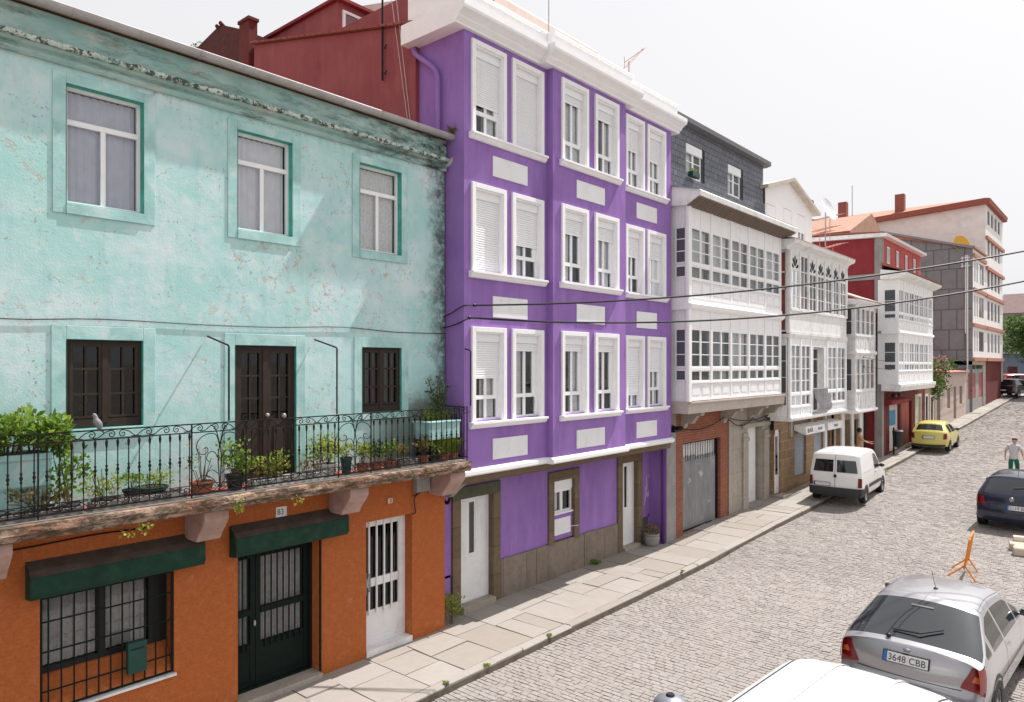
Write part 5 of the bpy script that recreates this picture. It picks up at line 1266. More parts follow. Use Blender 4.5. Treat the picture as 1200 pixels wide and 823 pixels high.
for (y,z,a) in ((30.9,10.6,.5),(31.6,10.9,.2),(32.6,10.3,.7),(32.2,11.5,.6)):
    mb.tube([(.4,y,z-.9),(.4,y,z)],.015,4); mb.tube([(.1,y-.6,z-.1),(.6,y+.6,z+.25)],.012,4)
    for k in range(7): q=k/6; mb.tube([(.1+.5*q-.25,y-.6+1.2*q,z-.1+.35*q),(.1+.5*q+.25,y-.6+1.2*q,z-.1+.35*q)],.012,4)
mb.build('tv_antenna', M['orangetrim'], T)

# ------------------------------------------------------------------ narrow white gallery house
T = thing('narrow_gallery_house', 'narrow white house with small glazed galleries between the bar house and the maroon house', 'house', (.5, 34, 0))
F5 = FX(1.3)
def simple_gallery(par, F, a0, a1, n, zb, zp, zt, ztop, seed, low=None, cols=1, rows=2, pm='whiteold', curt=('greycurtain','dimcurtain')):
    return gallery_floor(par, F, a0, a1, n, zb, zp, (low if low else zp+.001), zt, ztop, cols=cols, rows=rows, seed=seed, pm=pm, boards=False, curt=curt)
simple_gallery(T, F5, 32.62, 35.58, 4, 5.82, 6.50, 7.68, 7.80, 11); simple_gallery(T, F5, 32.62, 35.58, 4, 3.28, 4.10, 5.50, 5.68, 12)
side_bay(T, FY(32.56), .6, 1.22, 5.82, 7.80, [(6.5,7.66,2)], 'whiteold'); side_bay(T, FY(32.56), .6, 1.22, 3.28, 5.68, [(4.1,5.5,2)], 'whiteold')
MB().prism_y([(.4,7.79),(1.33,7.79),(1.5,7.92),(1.52,8.0),(.4,8.1)], 32.3, 35.9).build('cornice', M['whiteold'], T)
MB().prism_y([(.2,8.5),(1.48,8.01),(1.55,8.04),(.2,8.58)], 32.3, 35.9).build('tile_roof', plain('pale_old_tiles', (.48,.40,.34), .9, .25, 8, .4), T)
MB().prism_y([(.5,5.67),(1.36,5.67),(1.4,5.74),(1.38,5.83),(.5,5.83)], 32.5, 35.66).build('gallery_band', M['whiteold'], T)
MB().prism_y([(.5,3.14),(1.34,3.14),(1.42,3.20),(1.42,3.29),(.5,3.29)], 32.5, 35.7).build('gallery_base', M['white'], T)
mb = MB(); mb.box(-6,.5,32.35,37.25,3.2,8.1); mb.build('wall', M['whiteold'], T)
F5g = FX(.5); mb = MB(); wall_holes(mb, F5g, 32.42, 37.2, 0, 3.2, [(32.7,33.3,.7,2.8),(33.75,34.7,.7,2.75),(35.15,35.95,1.5,2.7)], .3); mb.build('ground_floor_wall', plain('tan_plaster', (.36,.27,.19), .9, .2, 3, .3, dirt=(.18,.13,.1), damt=.6), T)
mb = MB()
for a,b in ((33.32,33.72),(34.72,35.12),(36.0,36.5)): mb.box(.5,.56,a,b,.5,3.1)
mb.build('pale_pilasters', M['whiteold'], T)
mb = MB(); mb.box(-.6,.25,32.5,36.2,.5,3.0); mb.build('interior', M['dark'], T)
mb = MB(); mb.frame(F5g,35.15,35.95,1.5,2.7,.07,-.2,-.1); mb.fbox(F5g,35.5,35.58,-.2,-.1,1.5,2.7); mb.build('ground_window', M['wood'], T)
mb = MB(); mb.tube([(1.2,35.9,.8),(1.2,35.9,7.6)], .05, 6) if False else mb.tube([(.62,36.6,.8),(.62,36.6,3.2),(1.3,35.75,3.4),(1.34,35.72,7.6)], .045, 6); mb.build('downpipe', M['iron'], T)

# ------------------------------------------------------------------ maroon house
T = thing('maroon_gallery_house', 'dark red house with grey corner strips, a red attic and a wide white gallery', 'house', (1.2, 41, 0))
mb = MB(); mb.quad((-6,37.3,.5),(.88,37.3,.5),(.88,37.3,9.30),(-6,37.3,9.30)); mb.add([(-6,37.3,9.56),(.88,37.3,9.56),(.88,37.3,11.40),(-6,37.3,11.62)],[(0,1,2,3)])
mb.quad((-6,37.35,.5),(-6,45.3,.5),(-6,45.3,11.5),(-6,37.35,11.5)); mb.build('side_wall', M['maroon'], T)
MB().box(-6,.89,37.24,37.33,9.30,9.57).build('concrete_band', M['concrete'], T)
MB().box(.88,1.205,37.24,37.6,.5,11.38).build('concrete_corner', M['concrete'], T)
F6 = FX(1.2); h6 = [(37.95,38.95,10.15,11.0),(39.75,40.7,10.15,11.0),(41.6,42.5,10.15,11.0),(43.4,44.35,10.15,11.0)]
mb = MB(); wall_holes(mb, F6, 37.61, 45.3, 9.3, 11.3, h6, .15); mb.quad((1.2,45.3,.5),(-6,45.3,.5),(-6,45.3,11.3),(1.2,45.3,11.3)); mb.build('attic_wall', purple('bright_red_paint', (.42,.075,.07), (.50,.12,.10)), T)
for a0,a1,z0,z1 in h6: win(T, F6, a0+.3, a1-.02, z0+.01, z1-.01, 'upvc', 2, 1, .06, d=-.06, curt='curtain'); MB().fbox(F6,a0+.02,a0+.28,-.1,-.02,z0,z1).build('shutter', M['maroon'], T)
MB().prism_y([(-6,11.56),(1.2,11.28),(1.45,11.30),(1.48,11.42),(1.2,11.46),(-6,11.78)], 37.05, 45.5).build('roof_edge', M['whiteold'], T)
MB().prism_y([(-6,11.9),(1.2,11.47),(1.4,11.44),(1.3,11.52),(-6,12.1)], 37.1, 45.4).build('tile_roof', M['redtrim'], T)
MB().prism_y([(1.2,9.25),(1.95,9.25),(2.28,9.40),(2.32,9.52),(1.2,9.72)], 36.95, 44.9).build('eave', M['whiteold'], T)
MB().prism_y([(1.2,9.95),(2.34,9.53),(2.38,9.58),(1.25,10.05)], 36.95, 44.9).build('eave_tiles', M['redtrim'], T)
F6g = FX(1.9)
gallery_floor(T, F6g, 37.25, 44.6, 7, 6.82, 7.38, 7.66, 8.78, 9.25, cols=2, rows=2, seed=21, pm='white', boards=True)
gallery_floor(T, F6g, 37.25, 44.6, 7, 4.30, 4.95, 5.30, 6.30, 6.70, cols=2, rows=2, seed=22, pm='white', boards=False)
side_bay(T, FY(37.2), 1.28, 1.84, 6.83, 9.25, [(7.4,7.64,1),(7.7,8.78,2)]); side_bay(T, FY(37.2), 1.28, 1.84, 4.3, 6.7, [(4.97,5.26,1),(5.32,6.3,2)])
MB().prism_y([(1.2,6.68),(1.95,6.68),(2.0,6.74),(1.98,6.83),(1.2,6.83)], 37.12, 44.7).build('gallery_band', M['white'], T)
MB().prism_y([(1.2,3.98),(1.98,3.98),(2.05,4.2),(2.05,4.31),(1.2,4.31)], 37.12, 44.8).build('gallery_base', M['whiteold'], T)
mb = MB(); wall_holes(mb, F6, 37.61, 46.4, .3, 4.0, [(38.6,40.6,.95,3.3),(41.0,43.2,.95,3.3),(43.9,45.4,1.0,3.6)], .18); mb.build('ground_floor_wall', M['maroon_d'], T)
MB().fquad(F6,38.6,40.6,-.1,.95,3.3).build('poster_panel', M['poster'], T)
mb = MB(); mb.fquad(F6,38.75,40.2,-.094,2.2,2.95); mb.build('blue_paint_patch', M['graffitiblue'], T)
MB().fquad(F6,41.0,43.2,-.12,.95,3.3).build('red_shutter_door', M['redpanel'], T)
mb = MB(); mb.frame(F6,43.9,45.4,1.0,3.6,.14,-.1,.03); mb.fbox(F6,44.04,45.26,-.1,-.06,1.0,3.5); mb.build('pale_door', plain('pale_green_door', (.45,.44,.36), .7, .1, 5), T)
MB().prism_y([(1.2,3.3),(1.5,3.3),(1.55,3.5),(1.2,3.6)], 37.7, 41.0).build('lamp_board', M['maroon'], T)
mb = MB(); mb.ell((1.5,38.3,3.75),(.12,.25,.1)); mb.ell((1.5,39.3,3.75),(.12,.25,.1)); mb.build('spot_lamps', M['black'], T)
MB().box(1.1,1.45,40.6,43.5,.5,1.02).build('door_step', M['palestone'], T)
dimroom(T, -4, 1.15, 37.7, 45.2, 4.2, 9.3)

# ------------------------------------------------------------------ low houses further on
def lowhouse(name, label, y0, y1, x, ztop, m, holes, frame=None, roofm='tile'):
    T = thing(name, label, 'house', (x, (y0+y1)/2, g((y0+y1)/2)))
    F = FX(x); mb = MB(); wall_holes(mb, F, y0, y1, g(y0)-.3, ztop, holes, .2); mb.quad((x,y0,g(y0)-.3),(x-5,y0,g(y0)-.3),(x-5,y0,ztop),(x,y0,ztop)); mb.quad((x,y1,g(y0)-.3),(x-5,y1,g(y0)-.3),(x-5,y1,ztop),(x,y1,ztop)); mb.build('wall', M[m], T)
    for h in holes:
        if frame: mb = MB(); mb.frame(F, h[0]-.15, h[1]+.15, h[2]-.1, h[3]+.15, .15, -.05, .03); mb.build('opening_frame', M[frame], T)
        mb = MB(); mb.fquad(F, h[0], h[1], -.16, h[2], h[3]); w_ = mb.build('opening_door' if h[2] < g(y0)+.5 else 'opening_window', M['wood'], T)
        mb = MB(); mb.fbox(F,(h[0]+h[1])/2-.03,(h[0]+h[1])/2+.03,-.155,-.13,h[2],h[3]); mb.build('stile', M['wood'], w_)
    mb = MB(); mb.prism_y([(x-5,ztop+.5),(x+.2,ztop-.02),(x+.25,ztop+.05),(x-5,ztop+.62)], y0-.05, y1+.05); mb.build('roof', M[roofm], T); return T
lowhouse('low_ochre_house', 'low ochre fronted annex with two tall brown openings right after the maroon house', 46.4, 49.4, 1.15, 3.95, 'ochre', [(46.7,47.3,1.2,3.4),(48.1,48.7,1.6,3.3)], 'cream')
lowhouse('garden_wall', 'pinkish weathered wall with brown gate under the pink flowering bush', 49.4, 52.3, 1.15, 3.9, 'oldpink', [(50.0,50.9,1.3,3.5)])
lowhouse('low_pink_house', 'low faded pink house with three narrow brown openings and a tiled roof', 52.3, 59.8, 1.15, 4.7, 'oldpink', [(53.1,54.0,2.4,3.7),(55.2,56.1,1.6,3.75),(57.3,58.3,2.5,3.75)])
# bougainvillea on the wall
t = thing('flowering_bush', 'large green bush topped with pink flowers spilling over the wall beyond the white gallery', 'bush', (1.0, 49.8, 4.0))
mb = MB()
for k in range(30): c = (.9+rnd.uniform(-.5,.7), 49.6+rnd.uniform(-1.6,2.2), 4.5+rnd.uniform(-1.1,.8)); mb.leaves(c, (.45,.6,.4), 60, .16, .7, .1)
mb.build('leaves', M['leafm'], t)
mb = MB()
for k in range(8): c = (.9+rnd.uniform(-.4,.5), 49.3+rnd.uniform(-1.3,1.5), 5.35+rnd.uniform(-.35,.35)); mb.leaves(c, (.4,.45,.25), 45, .13, .8, .1)
mb.build('blossoms', M['magenta'], t)
mb = MB(); [mb.tube(catmull([(.8,49.6+k*.2,g(50)),(.9,49.7+k*.2,3.5),(.9+.2*k,49.4+k*.5,4.8)],4),.05,5) for k in range(3)]; mb.build('stems', M['stem'], t)

# ------------------------------------------------------------------ grey-sided apartment block, cream apartment block
T = thing('grey_apartment_block', 'apartment block with a blank grey panelled side wall and red bands on its front', 'building', (1.3, 64, 1.8))
mb = MB(); mb.add([(1.28,61.5,1.5),(-18,61.5,1.5),(-18,61.5,19.8),(-8.3,61.5,16.6),(1.28,61.5,13.7)],[(0,1,2,3,4)]); mb.build('side_wall', M['greyslate'], T)
mb = MB(); mb.prism_y([(1.35,13.66),(1.35,13.82),(-8.3,16.75),(-18,19.9),(-18,19.7),(-8.3,16.58)], 61.3, 61.6); mb.build('side_coping', M['lampgrey'], T)
FGA = FX(1.3); hs_ = []
for r,zr in enumerate((5.75, 8.35, 10.9)):
    for (a0,a1) in ((62.2,62.7),(63.2,63.7),(64.3,66.6),): hs_.append((a0,a1,zr+.45,zr+2.0))
mb = MB(); wall_holes(mb, FGA, 61.5, 67.3, 5.5, 13.7, hs_, .15); mb.quad((1.3,61.5,5.5),(1.3,67.3,5.5),(-.2,67.3,5.5),(-.2,61.5,5.5)); mb.quad((1.3,67.3,5.5),(-10,67.3,5.5),(-10,67.3,13.7),(1.3,67.3,13.7)); mb.build('front_wall', M['cream'], T)
for h in hs_: win(T, FGA, h[0], h[1], h[2], h[3], 'graymetal', 2 if h[1]-h[0] > 1 else 1, 1, .05, d=-.08, glass='glassd', curt='lace' if rnd.random() < .5 else None)
for zr in (5.50, 8.0, 10.6, 13.1): MB().box(1.302,1.42,61.6,67.3,zr,zr+.26).build('red_band', M['orangetrim'], T)
MB().prism_y([(-10,16.5),(1.45,13.7),(1.45,13.85),(-10,16.8)], 61.4, 67.3).build('roof', M['tile'], T)
mb = MB(); wall_holes(mb, FX(-.15), 59.9, 67.3, 1.3, 5.5, [(60.4,63.4,2.9,4.9),(64.2,66.9,2.9,4.9)], .05); mb.build('ground_floor_wall', M['concrete'], T)
for a0,a1 in ((60.4,63.4),(64.2,66.9)): MB().fquad(FX(-.17),a0,a1,0,2.9,4.9).build('red_shop_panel', M['redpanel'], T)
mb = MB(); mb.tube([(1.0,61.3,2),(1.0,61.3,13.2)], .05, 5); mb.build('white_pipe', M['panelw'], T)
for y in (62.0,64.0,67.0): MB().box(-.1,1.12,y,y+.25,1.5,5.2).build('pier', M['concrete'], T)
MB().box(-.2,1.3,61.5,67.3,5.2,5.49).build('soffit_slab', M['ochre'], T)
mb = MB(); wall_holes(mb, FX(1.15), 59.8, 77, 1.4, 4.9, [(60.4,63.7,2.7,4.6),(65.2,70.5,2.7,4.6)], .04); mb.build('street_wall', M['concrete'], T)
for a0,a1 in ((60.4,63.7),(65.2,70.5)): MB().fquad(FX(1.12),a0,a1,0,2.7,4.6).build('red_shop_panel', M['redpanel'], T)
dish(T, (.45,61.9,14.1), .66, (.75,-.65,.25), 'yellow'); mb = MB(); mb.tube([(.45,62.0,12.6),(.45,62.0,14.0)],.05,5); mb.build('dish_arm', M['graymetal'], T)
mb = MB(); mb.tube([(.9,61.2,7.5),(.9,61.2,13.2)],.035,5); [mb.tube([(.6,61.2,z),(1.2,61.0,z)],.03,4) for z in (12.4,12.7,13.0)]; mb.tube([(.7,61.1,12.3),(.7,61.1,13.1)],.03,4); mb.build('antenna_rig', M['panelw'], T)
T = thing('cream_apartment_block', 'tallest cream apartment block with a terracotta roof edge behind the grey block', 'building', (1.3, 72, 2.1))
mb = MB(); mb.add([(1.3,67.35,2),(-14,67.35,2),(-14,67.35,17.2),(1.3,67.35,18.0)],[(0,1,2,3)]); mb.build('side_wall', M['cream'], T)
hs_ = []
for r,zr in enumerate((5.75, 8.35, 10.9, 13.5, 16.0)):
    for a0 in (68.3,70.2,72.1,74.0): hs_.append((a0,a0+1.3,zr+.45,zr+(2.0 if r < 4 else 1.6)))
mb = MB(); wall_holes(mb, FX(1.3), 67.35, 76.9, 5.5, 18.0, hs_, .2); mb.quad((1.3,67.35,5.5),(1.3,76.9,5.5),(-3,76.9,5.5),(-3,67.35,5.5)); mb.quad((1.3,76.9,2),(-14,76.9,2),(-14,76.9,18),(1.3,76.9,18)); mb.build('front_wall', M['cream'], T)
for h in hs_: win(T, FX(1.3), h[0], h[1], h[2], h[3], 'graymetal', 2, 1, .06, d=-.1, glass='glassd', curt='lace' if rnd.random() < .4 else None)
for zr in (5.5, 8.0, 10.55, 12.75, 15.15): MB().box(1.302,1.46,67.3,77.0,zr,zr+.26).build('red_band', M['orangetrim'], T)
MB().prism_y([(-14,17.05),(1.6,17.9),(1.65,18.28),(1.3,18.34),(-14,17.45)], 67.0, 77.2).build('roof_edge', M['redtrim'], T)
mb = MB(); mb.add([(1.6,67.0,18.3),(-14,67.0,17.45),(-14,72.2,19.3),(-3.5,72.2,19.35)],[(0,1,2,3)]); mb.add([(1.6,77.2,18.3),(-14,77.2,17.45),(-14,72.2,19.3),(-3.5,72.2,19.35),(1.6,67.0,18.3)],[(0,1,2,3),(0,3,4)]); mb.build('tile_roof', M['orangeroof'], T)
for x in (-4.9,-9.5): MB().box(x-.35,x+.35,67.6,68.2,17.4,19.7).build('chimney', M['redtrim'], T)
mb = MB(); [mb.tube([(x,67.4,17.2),(x,67.4,21.0)],.03,4) for x in (-8.6,)]; mb.build('antenna_pole', M['graymetal'], T)
MB().box(.2,1.2,67.4,77,1.6,5.5).build('ground_floor_wall', M['maroon_d'], T)
# long terracotta roof block (left of it, further back)
T = thing('long_tiled_block', 'long low terracotta roofed block with a red chimney seen above the maroon house', 'building', (-9, 56, 2))
mb = MB(); mb.box(-20,-4,50,60,2,13.5); mb.build('wall', M['cream'], T)
mb = MB(); mb.prism_x([(49.8,13.4),(60.2,13.4),(60.2,13.9),(55,15.9),(49.8,13.95)], -20, -3.8); mb.build('roof', M['orangeroof'], T)
MB().box(-20.02,-3.78,49.7,49.8,13.35,13.95).build('roof_edge', M['redtrim'], T)
mb = MB(); mb.box(-7.6,-7.0,51.5,52.2,13.8,16.6); mb.box(-7.7,-6.9,51.4,52.3,16.6,16.8); mb.build('chimney', M['redtrim'], T)
# buildings closing the street
T = thing('blue_grey_building', 'low blue-grey building with a shop window closing the far end of the street', 'building', (5, 100, 3))
mb = MB(); wall_holes(mb, FY(98), -6, 16, 2.8, 7.0, [(-2.0,.2,3.4,5.0),(1.2,3.4,3.4,5.0),(4.4,6.6,3.4,5.0)], .2); mb.quad((-6,98,7),(16,98,7),(16,110,7),(-6,110,7)); mb.quad((16,98,2.8),(16,110,2.8),(16,110,7),(16,98,7)); mb.build('wall', M['bluegrey'], T)
mb = MB(); mb.box(-6.2,16.2,97.0,98,6.4,6.75); mb.build('canopy', M['lampgrey'], T)
for a in (-2.0,1.2,4.4): mb = MB(); mb.fquad(FY(98),a,a+2.2,-.18,3.4,5.0); mb.build('window', M['cglass'], T)
T = thing('distant_brown_roofed_house', 'distant house with a brown roof and red chimney above the tree', 'house', (4, 125, 3))
mb = MB(); mb.box(-4,14,122,132,3,12.5); mb.build('wall', plain('mauve_grey_wall', (.28,.24,.25), .9, .1, 2), T)
mb = MB(); mb.prism_x([(121.5,12.4),(132.5,12.4),(127,15.5)], -4.5, 14.5); mb.build('roof', plain('brown_roof', (.19,.13,.12), .9, .2, 2), T); MB().box(3.8,4.6,122.5,123.3,13,16.5).build('chimney', M['redtrim'], T)
T = thing('red_shopfront', 'red fronted corner building at the end of the sidewalk', 'building', (1.2, 77, 2.3))
MB().box(-3,1.25,76.95,77.6,2,5.6).build('wall', M['redpanel'], T)
# street tree
t = thing('street_tree', 'round bright green street tree at the far right end of the street', 'tree', (3.6, 80, g(80)))
mb = MB(); zg = g(80); P = Vector((3.6,80,zg)); mb.tube(catmull([P, P+Vector((.1,0,1.5)), P+Vector((0,.1,3.2)), P+Vector((.05,0,4.6))],4), [.2-.008*i for i in range(13)], 8)
for k in range(9): a = k*.7; mb.tube(catmull([P+Vector((0,0,2.6+.2*k)), P+Vector((1.1*math.cos(a),1.1*math.sin(a),3.8+.25*k)), P+Vector((2.0*math.cos(a),2.0*math.sin(a),4.8+.25*k))],3), .05, 5)
mb.build('trunk', M['stem'], t)
mb = MB()
for k in range(95):
    q = Vector((rnd.gauss(0,1),rnd.gauss(0,1),rnd.gauss(0,1))).normalized()*rnd.uniform(.45,1)
    mb.leaves((3.6+q.x*3.0, 80+q.y*3.0, zg+5.2+q.z*2.4), (.75,.75,.55), 70, .24, .8, .1)
mb.build('crown', M['leafm'], t)
# ------------------------------------------------------------------ vehicles (local: y forward, x right, z up)
def lerp(a, b, t): return a+(b-a)*t
def interp(tab, x):
    if x <= tab[0][0]: return tab[0][1]
    for (a,b),(c,d) in zip(tab, tab[1:]):
        if x <= c: return b+(d-b)*(x-a)/(c-a) if c > a else d
    return tab[-1][1]
def vehicle(name, label, cat, loc, rz, sp, group=None):
    T = thing(name, label, cat, loc, rz, group, local=True)
    L, Wd = sp['L'], sp['W']; prof = sp['prof']; wz = sp['wz']; belt = sp['belt']
    hl = L/2
    def W(z, y):
        w_ = interp(wz, z)*Wd/2
        t = max(0, (abs(y)-(hl-sp.get('tl',.5)))/sp.get('tl',.5))
        return w_*(1-sp.get('taper',.13)*t**sp.get('tp',2.6))
    # densify profile, remembering control indices
    ctrl = [Vector((0,y,z)) for y,z in prof]; sub = 5; P = catmull(ctrl, sub)
    crown, edge = sp.get('crown',.05), sp.get('edge',.05); bow = sp.get('bow',.07)
    N = []
    for i in range(len(P)):
        t = P[min(i+1,len(P)-1)]-P[max(i-1,0)]; N.append(Vector((0,-t.z,t.y)).normalized())
    svals = [-1,-.97,-.93,-.88,-.8,-.7,-.55,-.4,-.2,0,.2,.4,.55,.7,.8,.88,.93,.97,1]
    def top(i, s, off=0):
        p, n = P[i], N[i]; up = max(0, n.z)
        d = -(crown*up+bow*(1-up))*s*s - edge*abs(s)**9
        d1 = -(crown*up+bow*(1-up))-edge; w_ = W(p.z+n.z*d1, p.y+n.y*d1)
        return (s*(w_+off*.5*abs(s)), p.y+n.y*(d+off), p.z+n.z*(d+off))
    rng = {k: (a*sub, b*sub) for k,(a,b) in sp['glass'].items()}
    body = MB(); gl = {k: MB() for k in rng}; trims = MB()
    ns = len(svals)
    def region(i, j):
        for k,(a,b) in rng.items():
            if a <= i < b:
                sm = sp.get('gs',.88); s0, s1 = svals[j], svals[j+1]
                if abs(s0) <= sm and abs(s1) <= sm:
                    if sp.get('split') and k == 'rear_window' and (abs(s0) < .05 or abs(s1) < .05) and False: return None
                    return k
        return None
    def addq(m, q): m.add(q, [(0,1,2,3)])
    for i in range(len(P)-1):
        for j in range(ns-1):
            q = [top(i,svals[j]), top(i,svals[j+1]), top(i+1,svals[j+1]), top(i+1,svals[j])]
            k = region(i,j)
            addq(gl[k] if k else body, q)
    # side skins
    E = [top(i, 1) for i in range(len(P))]
    kr = next(i for i in range(len(P)) if E[i][2] >= belt); kf = max(i for i in range(len(P)) if E[i][2] >= belt)
    rear = sorted({round(e[2],4): e[1] for e in E[:kr+1]}.items()); front_pts = {}
    imax = max(range(len(P)), key=lambda i: E[i][1])
    nose = sorted({round(e[2],4): e[1] for e in E[imax:]}.items())
    tops = []; 
    for e in E[:]:
        if e[2] > .5 and (not tops or e[1] > tops[-1][0]+1e-4): tops.append((e[1], e[2]))
    zt = lambda y: interp(tops, y)
    z0 = E[0][2]
    nc, n1, n2 = 60, 8, 6
    rows = [[None]*(nc+1) for _ in range(n1+n2+1)]
    yr = lambda z: interp(rear, z); yf = lambda z: interp(nose, z)
    for c in range(nc+1):
        t = c/nc; yb = lerp(yr(belt), yf(min(belt, nose[-1][0])), t); zb = min(belt, zt(yb))
        for r in range(n1+1):
            z = lerp(z0, zb, r/n1); y = lerp(yr(z), yf(min(z, nose[-1][0])), t) if r < n1 else yb
            rows[r][c] = (W(z,y), y, z)
        for r in range(1, n2+1):
            z = lerp(zb, max(zb, zt(yb)), r/n2); x = W(z, yb)
            if c in (0,): x = rows[n1][c][0]
            rows[n1+r][c] = (x, yb, z)
    sw = {(a,sg): MB() for a in range(len(sp['side'])) for sg in (-1,1)}
    for sg in (-1, 1):
        for r in range(n1+n2):
            for c in range(nc):
                q = [rows[r][c],rows[r][c+1],rows[r+1][c+1],rows[r+1][c]]
                if max(p[2] for p in q)-min(p[2] for p in q) < 1e-5: continue
                ym = (q[0][1]+q[1][1])/2; k = None
                if n1 <= r < n1+n2-1 and (q[2][2]-q[1][2]) > .012:
                    for a,(s0,s1) in enumerate(sp['side']):
                        if s0 <= ym <= s1: k = a
                q = [(p[0]*sg,p[1],p[2]) for p in q]
                (sw[(k,sg)] if k is not None else body).add(q, [(0,1,2,3)])
    # underside
    a = [top(0,s) for s in svals]; b = [top(len(P)-1,s) for s in svals]
    body.add(a+b, [(i,i+1,ns+i+1,ns+i) for i in range(ns-1)])
    bd = body.build('body', M[sp['paint']], T, smooth=True)
    es = bd.modifiers.new('edge','EDGE_SPLIT'); es.split_angle = R(38)
    for k, m in gl.items():
        if m.v: m.build(k, M[sp.get('gm',{}).get(k,'cglass')], T, smooth=True)
    for m in sw.values():
        if m.v:
            ob = m.build('side_window', M['cglass'], T, smooth=False)
    def rp(s, z, off=.012):   # rear surface point at lateral s and height z
        i = min(range(0, kr+12), key=lambda i: abs(P[i].z-z))
        i0 = i if P[i].z <= z else max(0,i-1); i1 = min(len(P)-1, i0+1)
        t = 0 if abs(P[i1].z-P[i0].z) < 1e-6 else max(0,min(1,(z-P[i0].z)/(P[i1].z-P[i0].z)))
        A, B = top(i0,s,off), top(i1,s,off); return tuple(lerp(A[k],B[k],t) for k in range(3))
    def rpatch(name, m, c, off=.012, n=6, par=None):  # c: 4 corners (s,z)
        mb = MB(); 
        def fn(u, v):
            s = lerp(lerp(c[0][0],c[1][0],u), lerp(c[3][0],c[2][0],u), v); z = lerp(lerp(c[0][1],c[1][1],u), lerp(c[3][1],c[2][1],u), v); return rp(s, z, off)
        mb.grid(fn, n, n); 
        return mb.build(name, M[m], par or T, smooth=True)
    def spatch(name, m, sg, c, off=.012, n=5, par=None):   # c: corners (y,z)
        mb = MB()
        def fn(u, v):
            y = lerp(lerp(c[0][0],c[1][0],u), lerp(c[3][0],c[2][0],u), v); z = lerp(lerp(c[0][1],c[1][1],u), lerp(c[3][1],c[2][1],u), v)
            return (sg*(W(z,y)+off), y, z)
        mb.grid(fn, n, n); return mb.build(name, M[m], par or T, smooth=True)
    # wheels
    wr = sp.get('wr', .30); wy = sp['wheels']; tw = Wd/2-.005
    for y in wy:
        for sg in (-1,1):
            # wheel arch
            ar = MB(); pts = [(sg*(W(.5,y)+.004), y+(wr+.07)*math.cos(math.pi*k/14), wr+(wr+.07)*math.sin(math.pi*k/14)) for k in range(15)]
            for k in range(14): ar.add([pts[k],pts[k+1],(pts[k+1][0]-sg*.006,y+(pts[k+1][1]-y)*.2,wr+(pts[k+1][2]-wr)*.2),(pts[k][0]-sg*.006,y+(pts[k][1]-y)*.2,wr+(pts[k][2]-wr)*.2)],[(0,1,2,3)])
            ar.add([(sg*(W(.3,y)+.005),y-wr-.07,wr),(sg*(W(.3,y)+.005),y+wr+.07,wr),(sg*(W(.2,y)+.005),y+wr+.05,z0-.02),(sg*(W(.2,y)+.005),y-wr-.05,z0-.02)],[(0,1,2,3)])
            ar.build('wheel_arch', M['black'], T)
            w0 = MB(); x0 = sg*(tw-.19); x1 = sg*(tw+.012)
            w0.lathe((x0,y,wr), [(wr*.6,0),(wr*.97,0),(wr,.02*sg),(wr,.18*sg),(wr*.96,.2*sg),(wr*.66,.202*sg),(wr*.62,.18*sg)] , 28, 'x')
            wh = w0.build('wheel', M['rubber'], T, smooth=False)
            rm = MB(); rm.lathe((x1-sg*.02,y,wr), [(wr*.62,0),(wr*.60,.012*sg),(wr*.52,-.01*sg),(wr*.2,.005*sg),(.02,.012*sg)], 24, 'x')
            rm.build('rim', M['rim'], wh)
            hb = MB(); b_ = x1-sg*.009
            for k in range(32):
                q0, q1 = 2*math.pi*k/32, 2*math.pi*(k+1)/32
                if k % 5 == 0: continue
                hb.add([(b_,y+wr*r_*math.cos(q),wr+wr*r_*math.sin(q)) for r_,q in ((.26,q0),(.5,q0),(.5,q1),(.26,q1))],[(0,1,2,3)])
            rimdark = None
    # mirrors
    my, mz = sp['mirror']
    for sg in (-1,1):
        mm = MB(); xx = sg*(W(mz,my)+.10); mm.ell((xx,my,mz+.03),(.10,.05,.065),10,8); mm.tube([(sg*W(mz,my)*.98,my+.02,mz-.01),(xx,my,mz)], .02, 5)
        mo = mm.build('wing_mirror', M[sp.get('mm','black')], T, smooth=True)
        MB().add([(xx-.075,my-.049,mz-.01),(xx+.075,my-.049,mz-.01),(xx+.07,my-.046,mz+.075),(xx-.07,my-.046,mz+.075)],[(0,1,2,3)]).build('mirror_glass', M['cglass2'], mo)
    if sp.get('plate'):
        s0, s1, za, zb, txt = sp['plate']
        c = rp((s0+s1)/2, (za+zb)/2, .0); lo_, hi_ = rp((s0+s1)/2, za, .0), rp((s0+s1)/2, zb, .0)
        w_ = .52; cx = c[0]; yb_ = min(lo_[1],hi_[1])-.035; sl = (hi_[1]-lo_[1])/(hi_[2]-lo_[2])
        Fp = lambda a, d, z: (cx+a, yb_-d+sl*(z-za), z)
        m = MB(); m.fbox(Fp,-w_/2-.012,w_/2+.012,-.05,-.004,za-.01,za+.12); pf = m.build('plate_holder', M['black'], T)
        m = MB(); m.fbox(Fp,-w_/2,w_/2,-.004,.004,za,za+.11); pl = m.build('number_plate', M['plate'], pf)
        m = MB(); m.fbox(Fp,-w_/2+.002,-w_/2+.042,.0045,.006,za+.002,za+.108); m.build('blue_band', M['plateblue'], pl) if False else None
        m2 = MB(); m2.fbox(Fp,-w_/2,-w_/2+.045,-.003,.0055,za,za+.11); m2.build('blue_band', M['plateblue'], pf)
        if txt: m3 = MB(); text_mesh(m3, txt, Fp, -w_/2+.06, .0065, za+.017, .077, w_-.085); m3.build('plate_characters', M['ink'], pf)
